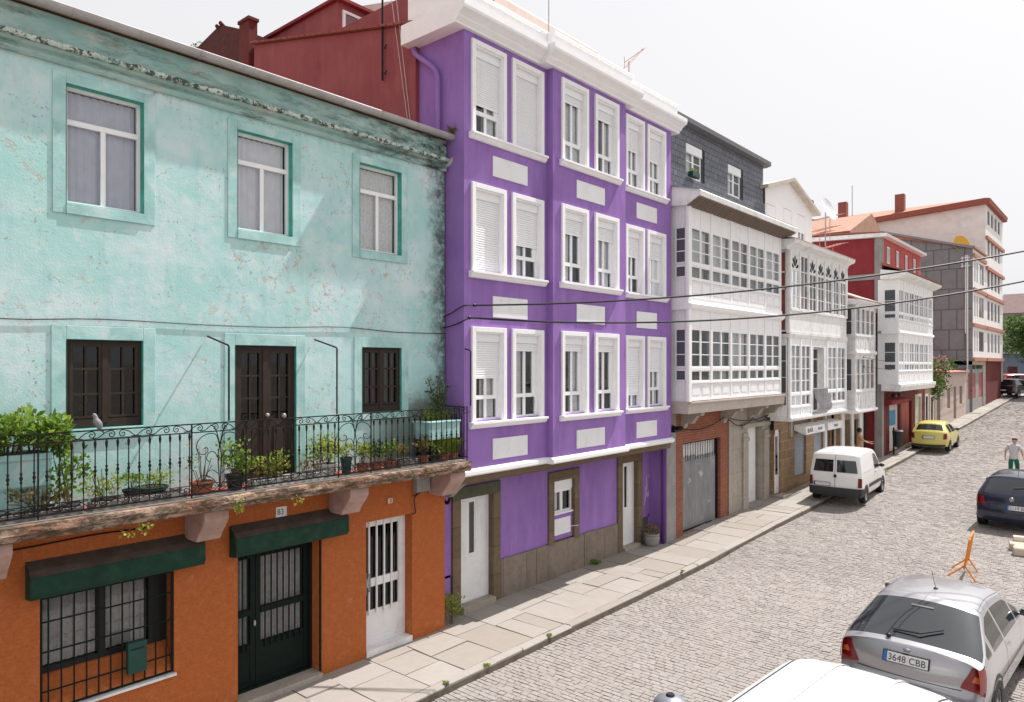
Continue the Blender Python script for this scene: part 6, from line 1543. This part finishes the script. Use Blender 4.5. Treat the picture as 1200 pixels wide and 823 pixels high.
    def strip_top(name, m, i0, i1, s, w_=.012, off=.004, par=None):
        mb = MB()
        for i in range(i0, i1): mb.add([top(i,s-w_,off),top(i,s+w_,off),top(i+1,s+w_,off),top(i+1,s-w_,off)],[(0,1,2,3)])
        return mb.build(name, M[m], par or bd)
    return dict(T=T, body=bd, rp=rp, rpatch=rpatch, spatch=spatch, strip=strip_top, top=top, W=W, sub=sub, P=P)

WZC = [(.2,.90),(.35,.985),(.6,1.0),(.8,.985),(.95,.955),(1.2,.80),(1.43,.66)]
def hatch(name, label, loc, rz, paint_, plate, kw, cat='car'):
    sp = dict(L=4.0, W=1.70, paint=paint_, wz=WZC, belt=.93, tl=.55, taper=.16,
        prof=[(-1.93,.24),(-1.99,.42),(-1.98,.58),(-1.93,.74),(-1.90,.93),(-1.78,1.07),(-1.50,1.34),(-1.36,1.42),(-.8,1.475),(-.1,1.46),(.22,1.38),(.95,.99),(1.15,.93),(1.75,.78),(1.95,.62),(1.99,.45),(1.93,.24)],
        glass=dict(rear_window=(5,6), windscreen=(10,11)), gs=.82, side=[(-1.22,-.60),(-.52,.30),(.36,.62)], wheels=(-1.22,1.25), mirror=(.55,.98), plate=plate)
    sp.update(kw); return vehicle(name, label, cat, loc, rz, sp)
# silver liftback with large wrap-round rear window
v = hatch('silver_car', 'silver liftback at the bottom right with a big curved rear window and plate 3648 CBB', (7.9, 13.95, gr(13.7)+.03), R(-2.5), 'carsilver', (-.24,.24,.80,.92,'3648 CBB'),
    dict(L=4.3, W=1.76, belt=.95, crown=.06, bow=.16, edge=.04, gs=.97, taper=.14, tl=.7,
    wz=[(.2,.90),(.35,.985),(.6,1.0),(.8,.985),(.97,.94),(1.2,.80),(1.43,.66)],
    prof=[(-2.02,.22),(-2.12,.38),(-2.12,.56),(-2.04,.60),(-2.02,.80),(-1.93,1.00),(-1.80,1.04),(-1.10,1.40),(-.92,1.45),(-.45,1.475),(.15,1.43),(.34,1.37),(1.05,.98),(1.25,.93),(1.85,.78),(2.08,.60),(2.12,.42),(2.05,.22)],
    glass=dict(rear_window=(6,7), windscreen=(11,12)), side=[(-1.62,-1.34),(-1.26,-.62),(-.54,.28),(.36,.62)], wheels=(-1.28,1.33), mirror=(.62,.99), gm=dict(rear_window='cglass2'), mm='carsilver', wr=.31))
T = v['T']; rp = v['rp']; T.scale = (1.13,1.13,1.13)
for sg in (-1,1):
    v['rpatch']('tail_light', 'taillight', [(sg*.70,.66),(sg*.995,.62),(sg*.995,.94),(sg*.86,.955)])
    v['spatch']('tail_light', 'taillight', sg, [(-2.02,.62),(-1.86,.66),(-1.80,.90),(-1.98,.93)])
    v['rpatch']('amber_lens', 'amber', [(sg*.84,.76),(sg*.96,.74),(sg*.95,.84),(sg*.88,.85)], off=.016)
v['rpatch']('tailgate_seam', 'black', [(-.72,.628),(.72,.628),(.72,.636),(-.72,.636)], off=.004, n=14)
mb = MB(); mb.tube([v['top'](31,-.30,.02),v['top'](31,.10,.035),v['top'](32,.42,.03)], .012, 5); mb.ell(v['top'](30,-.32,.02),(.035,.03,.025)); mb.build('rear_wiper', M['black'], T)
pp = v['rp'](0,.955,.015); mb = MB(); mb.ell(pp,(.045,.012,.022)); mb.build('badge', M['rim'], T, smooth=True)
a = v['top'](9*5-2, .05, 0); mb = MB(); mb.ell(a,(.03,.04,.02)); mb.tube([a,(a[0],a[1]-.22,a[2]+.30)], .004, 4); mb.build('antenna', M['black'], T)
a = [v['top'](34,s,.012) for s in (-.22,.22)]; mb = MB(); mb.tube([v['top'](34,-.2,.0),v['top'](34,.2,.0)], .018, 5); mb.build('high_brake_lamp', M['rim'], T)
for s in (-.955,.955): v['strip']('roof_seam', 'black', 38, 52, s, .003)
for sg in (-1,1):
    v['spatch']('door_handle','carsilver',sg,[(-.38,.80),(-.20,.80),(-.20,.835),(-.38,.835)], off=.03)
    v['spatch']('door_seam','black',sg,[(-.585,.28),(-.575,.28),(-.575,.93),(-.585,.93)], off=.003); v['spatch']('rub_strip','carsilver',sg,[(-1.0,.52),(1.0,.52),(1.0,.57),(-1.0,.57)], off=.014)
# dark blue hatch
v = hatch('dark_blue_car', 'dark navy blue hatchback parked at the right edge beyond the orange barrier', (7.62, 27.9, gr(27)-.06), R(-2), 'carblue', (.0,.4,.60,.72,'2119 BSH'), dict(bow=.10, wr=.31))
T = v['T']; T.scale = (1.13,1.13,1.13)
for sg in (-1,1):
    v['rpatch']('tail_light', 'taillight', [(sg*.72,.70),(sg*.99,.70),(sg*.985,.92),(sg*.80,.92)]); v['spatch']('tail_light', 'taillight', sg, [(-1.93,.70),(-1.78,.72),(-1.76,.90),(-1.88,.92)])
mb = MB(); mb.lathe(v['rp'](0,.86,.0),[(.001,-.02),(.055,-.02),(.06,-.005),(.001,0)],16,'y'); mb.build('round_badge', M['rim'], T)
a = v['top'](8*5, 0, 0); mb = MB(); mb.tube([a,(a[0],a[1]-.15,a[2]+.28)], .006, 4); mb.build('antenna', M['black'], T)
mb = MB(); mb.tube([v['top'](26,.0,.03),v['top'](27,.45,.03)], .012, 5); mb.build('rear_wiper', M['black'], T)
v['rpatch']('rear_bumper', 'carblue', [(-.97,.34),(.97,.34),(.97,.58),(-.97,.58)], off=.03, n=16)
# yellow hatch
v = hatch('yellow_car', 'small lime yellow hatchback parked half on the sidewalk by the maroon house', (2.50, 42.3, gr(42)+.03), R(1.5), 'caryellow', (-.2,.2,.66,.78,''), dict(L=3.9, W=1.66, bow=.08))
T = v['T']
for sg in (-1,1):
    v['rpatch']('tail_light', 'taillight', [(sg*.80,.66),(sg*.995,.66),(sg*.99,.94),(sg*.84,.94)]); v['spatch']('tail_light', 'taillight', sg, [(-1.9,.68),(-1.78,.70),(-1.76,.92),(-1.86,.94)])
v['rpatch']('bumper_base', 'bumpgrey', [(-.96,.26),(.96,.26),(.96,.36),(-.96,.36)], off=.02, n=12)
v['rpatch']('rear_bumper', 'caryellow', [(-.97,.40),(.97,.40),(.97,.56),(-.97,.56)], off=.03, n=16)
# white vans
WZV = [(.2,.93),(.4,1.0),(.9,1.0),(1.1,.985),(1.6,.90),(1.85,.84)]
def vanspec(**k):
    sp = dict(L=4.1, W=1.72, paint='carwhite', wz=WZV, belt=1.05, tl=.35, taper=.07, tp=3, crown=.04, edge=.05, bow=.04,
        prof=[(-2.02,.28),(-2.05,.45),(-2.03,.62),(-2.02,.95),(-2.00,1.06),(-1.92,1.60),(-1.84,1.74),(-1.65,1.80),(-.6,1.83),(.2,1.80),(.48,1.70),(1.05,1.16),(1.25,1.04),(1.8,.88),(2.0,.72),(2.05,.5),(2.0,.28)],
        glass=dict(windscreen=(10,11)), gs=.9, side=[(.0,.78)], wheels=(-1.32,1.38), mirror=(.75,1.1), wr=.30)
    sp.update(k); return sp
v = vehicle('white_van', 'white panel van with black bumper, parked half on the sidewalk by the bar', 'van', (2.30, 28.25, gr(27.5)+.05), R(3), vanspec(plate=(-.78,-.22,.62,.74,'')))
T = v['T']
for s0,s1 in ((-.86,-.07),(.07,.86)):
    v['rpatch']('rear_window', 'cglass', [(s0,1.10),(s1,1.10),(s1*.97 if s1 > 0 else s1,1.52),(s0 if s0 > 0 else s0*.97,1.52)], off=.008, n=10)
v['rpatch']('door_seam', 'black', [(-.008,.60),(.008,.60),(.008,1.68),(-.008,1.68)], off=.004, n=8)
v['rpatch']('rear_bumper', 'bumpgrey', [(-.99,.30),(.99,.30),(.99,.58),(-.99,.58)], off=.05, n=16)
mb = MB(); mb.box(-.03,.05,v['rp'](0,1.0,.03)[1]-.01,v['rp'](0,1.0,0)[1],.92,1.02); mb.build('door_latch', M['black'], T)
for sg in (-1,1):
    v['rpatch']('tail_light', 'taillight', [(sg*.86,.62),(sg*.995,.62),(sg*.995,.94),(sg*.88,.94)], off=.014); v['spatch']('tail_light','taillight',sg,[(-2.03,.62),(-1.92,.62),(-1.92,.92),(-2.0,.94)])
    v['spatch']('side_bumper','bumpgrey',sg,[(-2.05,.28),(-1.70,.30),(-1.70,.58),(-2.05,.58)], off=.03)
    v['spatch']('rub_strip','bumpgrey',sg,[(-.95,.52),(1.0,.52),(1.0,.64),(-.95,.64)], off=.02); v['spatch']('door_seam','black',sg,[(-.05,.35),(-.04,.35),(-.04,1.6),(-.05,1.6)], off=.003)
    v['spatch']('door_handle','black',sg,[(.03,.93),(.16,.93),(.16,.97),(.03,.97)], off=.02); v['spatch']('side_swage','carwhite',sg,[(-1.6,1.12),(-.2,1.12),(-.2,1.15),(-1.6,1.15)], off=.012)
v = vehicle('white_van_roof', 'white van in the foreground at the bottom edge with only its pale roof in view', 'van', (8.12, 6.52, gr(6)), R(-3), vanspec(plate=None, edge=.06, prof=[(-2.02,.28),(-2.05,.45),(-2.03,.62),(-2.02,.95),(-2.00,1.06),(-1.92,1.60),(-1.84,1.80),(-1.65,1.90),(-.6,1.94),(.9,1.93),(1.45,1.89),(1.80,1.70),(1.92,1.16),(1.97,1.04),(2.0,.88),(2.02,.72),(2.05,.5),(2.0,.28)], glass=dict(windscreen=(12,13)), side=[(.9,1.6)], wheels=(-1.3,1.4), mirror=(1.62,.98)))
v['T'].scale = (1.12,1.12,1.12)
for s in (-.86,.86): v['strip']('roof_gutter', 'bumpgrey', 30, 57, s, .010, .006)
v['strip']('roof_ridge', 'carwhite', 32, 54, .35, .03, .012); v['strip']('roof_ridge', 'carwhite', 32, 54, -.35, .03, .012)
# far vehicles
def far(name, label, loc, rz, paint_, kw=None):
    v = hatch(name, label, loc, rz, paint_, (-.2,.2,.62,.74,''), dict(L=4.4, W=1.85, wr=.34, prof=[(-2.1,.35),(-2.18,.5),(-2.18,.7),(-2.14,.95),(-2.10,1.05),(-1.95,1.15),(-1.75,1.55),(-1.6,1.64),(-.8,1.68),(.1,1.66),(.35,1.6),(1.0,1.15),(1.2,1.08),(1.9,.98),(2.12,.8),(2.18,.55),(2.1,.35)], belt=1.04, wz=[(.2,.9),(.4,1),(.9,1),(1.1,.97),(1.66,.76)], wheels=(-1.35,1.4), **(kw or {})))
    for sg in (-1,1): v['rpatch']('tail_light', 'taillight', [(sg*.84,.7),(sg*.99,.7),(sg*.99,1.0),(sg*.86,1.0)])
    return v
far('black_suv', 'black off-road car at the far end of the street, in front of the red car', (1.9, 78.6, gr(78.6)), R(-14), 'carblack')
far('red_car', 'red car parked behind the black off-road car at the far end of the street', (2.0, 84.6, gr(84.6)+.15), R(-60), 'carred')
far('dark_grey_car', 'dark grey car at the far right edge beside the black off-road car', (5.3, 83.5, gr(83.5)), R(-10), 'bumpgrey')
far('pale_silver_car', 'pale silver car highest in the cluster of cars at the end of the street', (4.2, 90.5, gr(90)+.15), R(-80), 'carsilver')

# ------------------------------------------------------------------ barrier, stones, bin, lamp
t = thing('street_barrier', 'orange folding steel barrier standing on the road behind the silver car', 'barrier', (7.15, 20.5, gr(20.5)-.02), R(4), local=True); t.rotation_euler = (0, R(9), R(4))
mb = MB()
for y in (-.50,.50): mb.tube([(0,y,.30),(0,y,.98),(0,y*.92,1.04)], .020, 8)
mb.tube([(0,-.46,1.04),(0,.46,1.04)], .022, 8); mb.tube([(0,-.5,.30),(0,.5,.30)], .020, 8)
fr = mb.build('frame', M['barrier'], t, smooth=True)
for k in range(5): mb = MB(); y = -.33+k*.165; mb.tube([(0,y,.3),(0,y,1.03)], .012, 6); mb.build('bar', M['barrier'], fr)
for y in (-.44,.44):
    for sx in (-1,1): mb = MB(); mb.tube([(0,y,.36),(sx*.30,y,.012)], .019, 6); mb.build('leg', M['barrier'], t)
t = thing('stone_kerb_stack', 'stack of three beige stone kerb blocks lying on the road at the right edge', 'stone blocks', (7.9, 23.2, gr(23)), R(12), local=True)
for (x,z,dy) in ((.0,.11,.0),(.26,.11,.05),(.52,.11,-.03)):
    mb = MB(); n = 14
    pr = [(.0,-.11),(.0,.04),(.03,.09),(.09,.11),(.21,.11),(.24,.09),(.24,-.11)]
    mb.prism_x([(a-.12+x,b+z) for a,b in pr], -.05+dy, 1.15+dy); mb.build('block', M['sack'], t, bevel=.02)
t2 = thing('stone_kerb_block', 'separate beige stone block lying behind the stack of kerb stones by the blue car', 'stone block', (7.85, 24.1, gr(24)), R(8), local=True)
mb = MB(); mb.prism_x([(-.18,0),(-.18,.22),(-.12,.3),(.1,.3),(.18,.22),(.18,0)], -.1, 1.2); mb.build('block', M['sack'], t2, bevel=.02)
t = thing('litter_bin', 'dark green litter bin on a post against the maroon house wall', 'bin', (1.55, 38.7, g(38.7)), 0, local=True)
mb = MB(); mb.lathe((0,0,.35), [(.17,0),(.2,.02),(.24,.72),(.25,.74),(.23,.76)], 16); mb.build('bin', M['potblack'], t); mb = MB(); mb.lathe((0,0,1.11), [(.24,0),(.2,.05),(.02,.07)], 16); mb.build('lid', M['graymetal'], t)
mb = MB(); mb.tube([(-.1,-.34,0),(-.1,-.34,1.3)], .04, 6); mb.tube([(-.1,-.34,.7),(0,-.1,.7)], .025, 5); mb.build('post', M['iron'], t)
t = thing('stone_bollard', 'rounded grey bollard with a black cap at the bottom edge of the road', 'bollard', (5.85, 8.25, gr(8.25)-.02), 0, local=True)
mb = MB(); mb.lathe((0,0,0), [(.20,0),(.19,.05),(.17,.1),(.17,.78),(.20,.80),(.21,.86),(.20,.92),(.16,.975),(.08,1.005),(.01,1.012)], 24); mb.build('post', M['lampgrey'], t, smooth=True); t.scale = (1.1,1.1,1.13)
mb = MB(); mb.lathe((0,0,.995), [(.05,0),(.052,.02),(.04,.035),(.005,.036)], 16); mb.build('cap', M['black'], t)
# ------------------------------------------------------------------ people
def skin_mesh(name, joints, edges, mat, parent, root=0, sub=2):
    me = bpy.data.meshes.new(name); bm = bmesh.new(); L = bm.verts.layers.skin.verify(); vs = []
    for (p, r) in joints:
        v = bm.verts.new(p); v[L].radius = (r, r) if not isinstance(r, tuple) else r; vs.append(v)
    vs[root][L].use_root = True
    for a, b in edges: bm.edges.new((vs[a], vs[b]))
    bm.to_mesh(me); bm.free(); me.materials.append(mat)
    o = bpy.data.objects.new(name, me); col.objects.link(o); o.parent = parent
    s = o.modifiers.new('skin','SKIN'); s.use_smooth_shade = True
    u = o.modifiers.new('subsurf','SUBSURF'); u.levels = sub; u.render_levels = sub
    return o
def head(mb, c, fy, r=.10):   # fy = unit facing vector
    f = Vector(fy).normalized(); sd = Vector((f.y,-f.x,0)); c = Vector(c)
    b = len(mb.v); mb.ell((0,0,0), (1,1,1), 18, 14)
    for i in range(b, len(mb.v)):
        v = mb.v[i]; a, fw, z = v[0]*.76*r, v[1]*.98*r, v[2]*1.22*r
        if v[2] < -.2: a *= 1+.35*(v[2]+.2); fw *= 1+.12*(v[2]+.2)
        mb.v[i] = tuple(c+sd*a+f*fw+Vector((0,0,z)))
    mb.ell(tuple(c+f*r*1.0+Vector((0,0,-.012))), (.012,.016,.02), 8, 6)
    for s in (-1,1): mb.ell(tuple(c+sd*s*r*.78+Vector((0,0,-.005))), (.012,.018,.028), 8, 6)
def hand(mb, wrist, d, side, sc=1.0):   # relaxed hand: palm + five bent fingers
    w_ = Vector(wrist); d = Vector(d).normalized(); side = Vector(side).normalized(); n = d.cross(side)
    b = len(mb.v); mb.box(-1,1,-1,1,-1,1)
    for i in range(b, len(mb.v)): v = mb.v[i]; mb.v[i] = tuple(w_+d*(.045+v[2]*.045)*sc+side*v[0]*.038*sc+n*v[1]*.013*sc)
    for k, ln in enumerate((.062,.075,.07,.055)):
        o = w_+d*.088*sc+side*(-.03+.02*k)*sc
        mb.tube([o, o+d*ln*.45*sc+n*.008*sc, o+d*ln*.8*sc+n*.025*sc, o+d*ln*.95*sc+n*.045*sc], [.009*sc,.0085*sc,.008*sc,.006*sc], 6)
    o = w_+d*.03*sc-side*.035*sc; mb.tube([o, o+d*.03*sc-side*.025*sc, o+d*.065*sc-side*.03*sc+n*.012*sc], [.012*sc,.010*sc,.008*sc], 6)
def person(label, loc, rz, J, shirt_m, trouser_m, facing, hairm, cap=None, shoes='black', short=True, sc=1, skirt=False):
    T = thing('person', label, 'person', loc, rz, local=True)
    k = ['pelvis','waist','chest','neck','headb','shL','elL','wrL','shR','elR','wrR','hipL','knL','anL','toeL','hipR','knR','anR','toeR']
    rad = dict(pelvis=.135,waist=.125,chest=.15,neck=.055,headb=.06,shL=.065,elL=.042,wrL=.027,shR=.065,elR=.042,wrR=.027,hipL=.095,knL=.06,anL=.04,toeL=.035,hipR=.095,knR=.06,anR=.04,toeR=.035)
    E = [('pelvis','waist'),('waist','chest'),('chest','neck'),('neck','headb'),('chest','shL'),('shL','elL'),('elL','wrL'),('chest','shR'),('shR','elR'),('elR','wrR'),('pelvis','hipL'),('hipL','knL'),('knL','anL'),('anL','toeL'),('pelvis','hipR'),('hipR','knR'),('knR','anR'),('anR','toeR')]
    ix = {n: i for i, n in enumerate(k)}
    body = skin_mesh('body', [(J[n], rad[n]*.92) for n in k], [(ix[a],ix[b]) for a,b in E], M['skin'], T)
    hd = MB(); head(hd, J['head'], facing); hd.build('head', M['skin'], body, smooth=True)
    hm = MB()
    for s in ('L','R'):
        a, b = Vector(J['el'+s]), Vector(J['wr'+s]); hand(hm, J['wr'+s], b-a, (0,1,0) if abs((b-a).normalized().y) < .8 else (1,0,0))
    hm.build('hands', M['skin'], body, smooth=False)
    def mid(a, b, t): return tuple(Vector(J[a]).lerp(Vector(J[b]), t))
    sj = [(tuple(Vector(J['pelvis'])-Vector((0,0,.10))),.165),(J['pelvis'],.16),(J['waist'],.145),(J['chest'],.165),(mid('chest','neck',.55),.085),(J['shL'],.082),(mid('shL','elL',.75),.062),(J['shR'],.082),(mid('shR','elR',.75),.062)]
    skin_mesh('shirt', sj, [(0,1),(1,2),(2,3),(3,4),(3,5),(5,6),(3,7),(7,8)], shirt_m, T)
    ej = .75 if not skirt else .35
    tj = [(mid('pelvis','waist',.25),.148),(J['pelvis'],.152),(J['hipL'],.112),(J['knL'],.082),(mid('knL','anL',ej+.1),.07),(J['hipR'],.112),(J['knR'],.082),(mid('knR','anR',ej+.1),.07)]
    tr = skin_mesh('trousers', tj, [(0,1),(1,2),(2,3),(3,4),(1,5),(5,6),(6,7)], trouser_m, T, root=1)
    sh = MB()
    for s in ('L','R'):
        a, b = Vector(J['an'+s]), Vector(J['toe'+s]); m_ = a.lerp(b,.45); sh.ell((m_.x, m_.y, .045), (.055 if abs((b-a).y) > abs((b-a).x) else .15, .15 if abs((b-a).y) > abs((b-a).x) else .055, .05), 12, 8)
    sh.build('shoes', M[shoes], T, smooth=True)
    hr = MB(); c = Vector(J['head']); f = Vector(facing).normalized()
    hr.ell(tuple(c-f*.018+Vector((0,0,.022))), (.092,.105,.112) if abs(f.y) > abs(f.x) else (.105,.092,.112), 14, 10)
    hr.build('hair', hairm, T, smooth=True)
    if cap:
        cm = MB(); cm.ell(tuple(c-f*.005+Vector((0,0,.07))), (.105,.115,.075), 16, 10); cm.ell(tuple(c+f*.12+Vector((0,0,.055))), (.08,.07,.014), 12, 6); cm.build('cap', cap, T, smooth=True)
    return T
# man walking away in green work trousers
Z0 = gr(37.6)-.12
J = dict(pelvis=(0,0,.88),waist=(0,.02,1.02),chest=(0,.08,1.22),neck=(0,.15,1.40),headb=(0,.18,1.46),head=(0,.20,1.53),
    shL=(-.19,.08,1.33),elL=(-.28,-.02,1.10),wrL=(-.30,.06,.88),shR=(.19,.08,1.33),elR=(.30,.0,1.10),wrR=(.30,.12,.92),
    hipL=(-.095,0,.84),knL=(-.11,.06,.47),anL=(-.10,-.12,.10),toeL=(-.10,.02,.035),hipR=(.095,0,.84),knR=(.11,.12,.47),anR=(.12,.10,.08),toeR=(.13,.24,.035))
gm = plain('green_work_cloth', (.008,.13,.075), .85, .15, 6)
P1 = person('man walking up the road in green trousers, pale shirt and dark red cap', (6.52, 35.7, gr(35.7)-.10), R(-6), J, plain('pale_grey_shirt', (.50,.47,.48), .9, .06, 5), gm, (0,1,0), plain('grey_hair', (.35,.33,.32), .9, .1, 8), plain('dark_red_cap', (.16,.035,.045), .85, .1, 8), short=True)
mb = MB()
for s in ('L','R'):
    k_, a_ = Vector(J['kn'+s]), Vector(J['an'+s]); p = k_.lerp(a_,.42); q = k_.lerp(a_,.56); mb.tube([p,q], [.074,.070], 14)
mb.build('reflective_band', M['panelw'], P1)
# person in a tan top leaning by the doorway of the narrow house
J = dict(pelvis=(0,0,.86),waist=(.01,.0,1.0),chest=(-.01,.02,1.22),neck=(.0,.04,1.40),headb=(.02,.05,1.46),head=(.03,.05,1.54),
    shL=(-.02,-.17,1.33),elL=(.20,-.2,1.10),wrL=(.45,-.16,1.02),shR=(-.02,.20,1.33),elR=(.18,.22,1.08),wrR=(.42,.2,1.05),
    hipL=(0,-.085,.82),knL=(.10,-.09,.45),anL=(.02,-.09,.08),toeL=(.16,-.09,.035),hipR=(0,.085,.82),knR=(.04,.10,.45),anR=(0,.1,.08),toeR=(.14,.11,.035))
person('dark haired person in tan clothes standing by the doorway of the narrow white house', (.92, 34.55, g(34.5)), R(10), J, plain('tan_top', (.42,.24,.13), .9, .1, 6), plain('brown_skirt', (.30,.19,.13), .9, .1, 6), (1,.25,0), plain('black_hair', (.012,.01,.01), .6, .1, 8), skirt=True)

# ------------------------------------------------------------------ overhead cables
def cable(name, label, a, b, sag, r=.019):
    n = 40; pts = []
    for i in range(n+1):
        t = i/n; pts.append((lerp(a[0],b[0],t), lerp(a[1],b[1],t), lerp(a[2],b[2],t)-4*sag*t*(1-t)))
    t_ = thing(name, label, 'cable', a); mb = MB(); mb.tube(pts, r, 5); mb.build('wire', M['cable'], t_)
    mb = MB(); mb.ell(a,(.035,.05,.035),8,6); mb.build('insulator', M['black'], t_); return t_
cable('overhead_cable', 'upper black cable crossing the street from the purple house, rising to the right', (.6,10.09,6.40), (9.5,16.8,7.52), .28)
cable('overhead_cable', 'lower black cable crossing the street from the purple house below the upper one', (.6,9.95,6.15), (9.5,16.8,6.98), .42)
cable('overhead_cable', 'thin cable running along the facades past the narrow white house at first floor height', (1.6,32.7,5.55), (1.6,60,5.9), .45, .010)
cable('overhead_cable', 'second thin cable just under it along the narrow white house and maroon house', (1.62,32.7,5.15), (1.6,61,5.3), .35, .010)
cable('overhead_cable', 'short sagging cable from the flowering bush to the red shop wall', (1.4,46.5,6.6), (1.3,66,5.0), .3, .012)
mb = MB(); mb.tube(catmull([(-.1,9.80,6.15),(.2,9.84,6.25),(.5,9.88,6.38),(.6,10.09,6.40)],4),.012,4); mb.tube(catmull([(-.1,9.80,5.95),(.3,9.84,6.02),(.6,9.95,6.15)],4),.012,4)
t = thing('cable_lead', 'two short black cable leads fixed round the corner of the purple house', 'cable', (.1,9.84,6.2)); mb.build if False else None
mb.build('leads', M['cable'], t)

# ------------------------------------------------------------------ street plants
def shrub(label, x, y, z, r, h, n, ls, m='leafy', cat='bush', nm='wall_shrub'):
    t = thing(nm, label, cat, (x,y,z)); mb = MB()
    for k in range(5): mb.tube([(x+rnd.uniform(-.05,.05)*r*4,y+rnd.uniform(-.05,.05)*r*4,z-.03),(x+rnd.uniform(-r,r)*.6,y+rnd.uniform(-r,r)*.6,z+h*.8)], .008, 4)
    mb.build('stems', M['stem'], t); mb = MB()
    for k in range(max(2,n//40)): c = (x+rnd.uniform(-r,r)*.55,y+rnd.uniform(-r,r)*.6,z+h*rnd.uniform(.2,.85)); mb.leaves(c,(r*.5,r*.55,h*.22),40,ls,.7,.05)
    mb.build('leaves', M[m], t); return t
shrub('yellow-green shrub in the corner between the orange wall and the first white door', -.08, 10.12, .04, .24, .58, 420, .05)
shrub('small green tuft at the foot of the granite plinth midway along the purple house', -.20, 15.45, .09, .20, .12, 130, .06, 'leaf', 'weed', 'grass_tuft')
shrub('tuft of weeds growing from the kerb in front of the yellow car', 2.0, 33.6, g(33.6)-.08, .42, .16, 240, .10, 'leafy', 'weed', 'grass_tuft')
shrub('green weeds at the foot of the pinkish garden wall', 1.5, 50.3, g(50), .35, .4, 160, .12, 'leaf', 'weed', 'grass_tuft')
for i,(y,d,lb) in enumerate(((8.15,.0,'tiny weed in the kerb joint nearest the camera'),(9.1,.0,'tiny weed in the kerb joint level with the orange wall corner'),(10.9,.0,'tiny weed in the kerb joint level with the first white door'),(16.2,0,'tiny weed in the kerb joint level with the second white door'))):
    shrub(lb, kerb(y)-.02, y, g(y)-.01, .07, .05, 60, .03, 'leafy', 'weed', 'grass_tuft')
t = thing('stone_flower_pot', 'small round stone pot of yellowish leaves by the second white door of the purple house', 'flower pot', (-.02, 17.95, g(18)))
mb = MB(); x,y,z = -.02,17.95,g(18)-.02; mb.lathe((x,y,z), [(.15,0),(.20,.1),(.22,.25),(.19,.3),(.22,.33),(.21,.36),(.17,.36),(.17,.33),(.02,.33)], 16); mb.build('pot', M['concrete'], t)
mb = MB(); mb.leaves((x,y,z+.46),(.2,.22,.13),190,.055,.7,.05); mb.build('leaves', M['leafdry'], t)
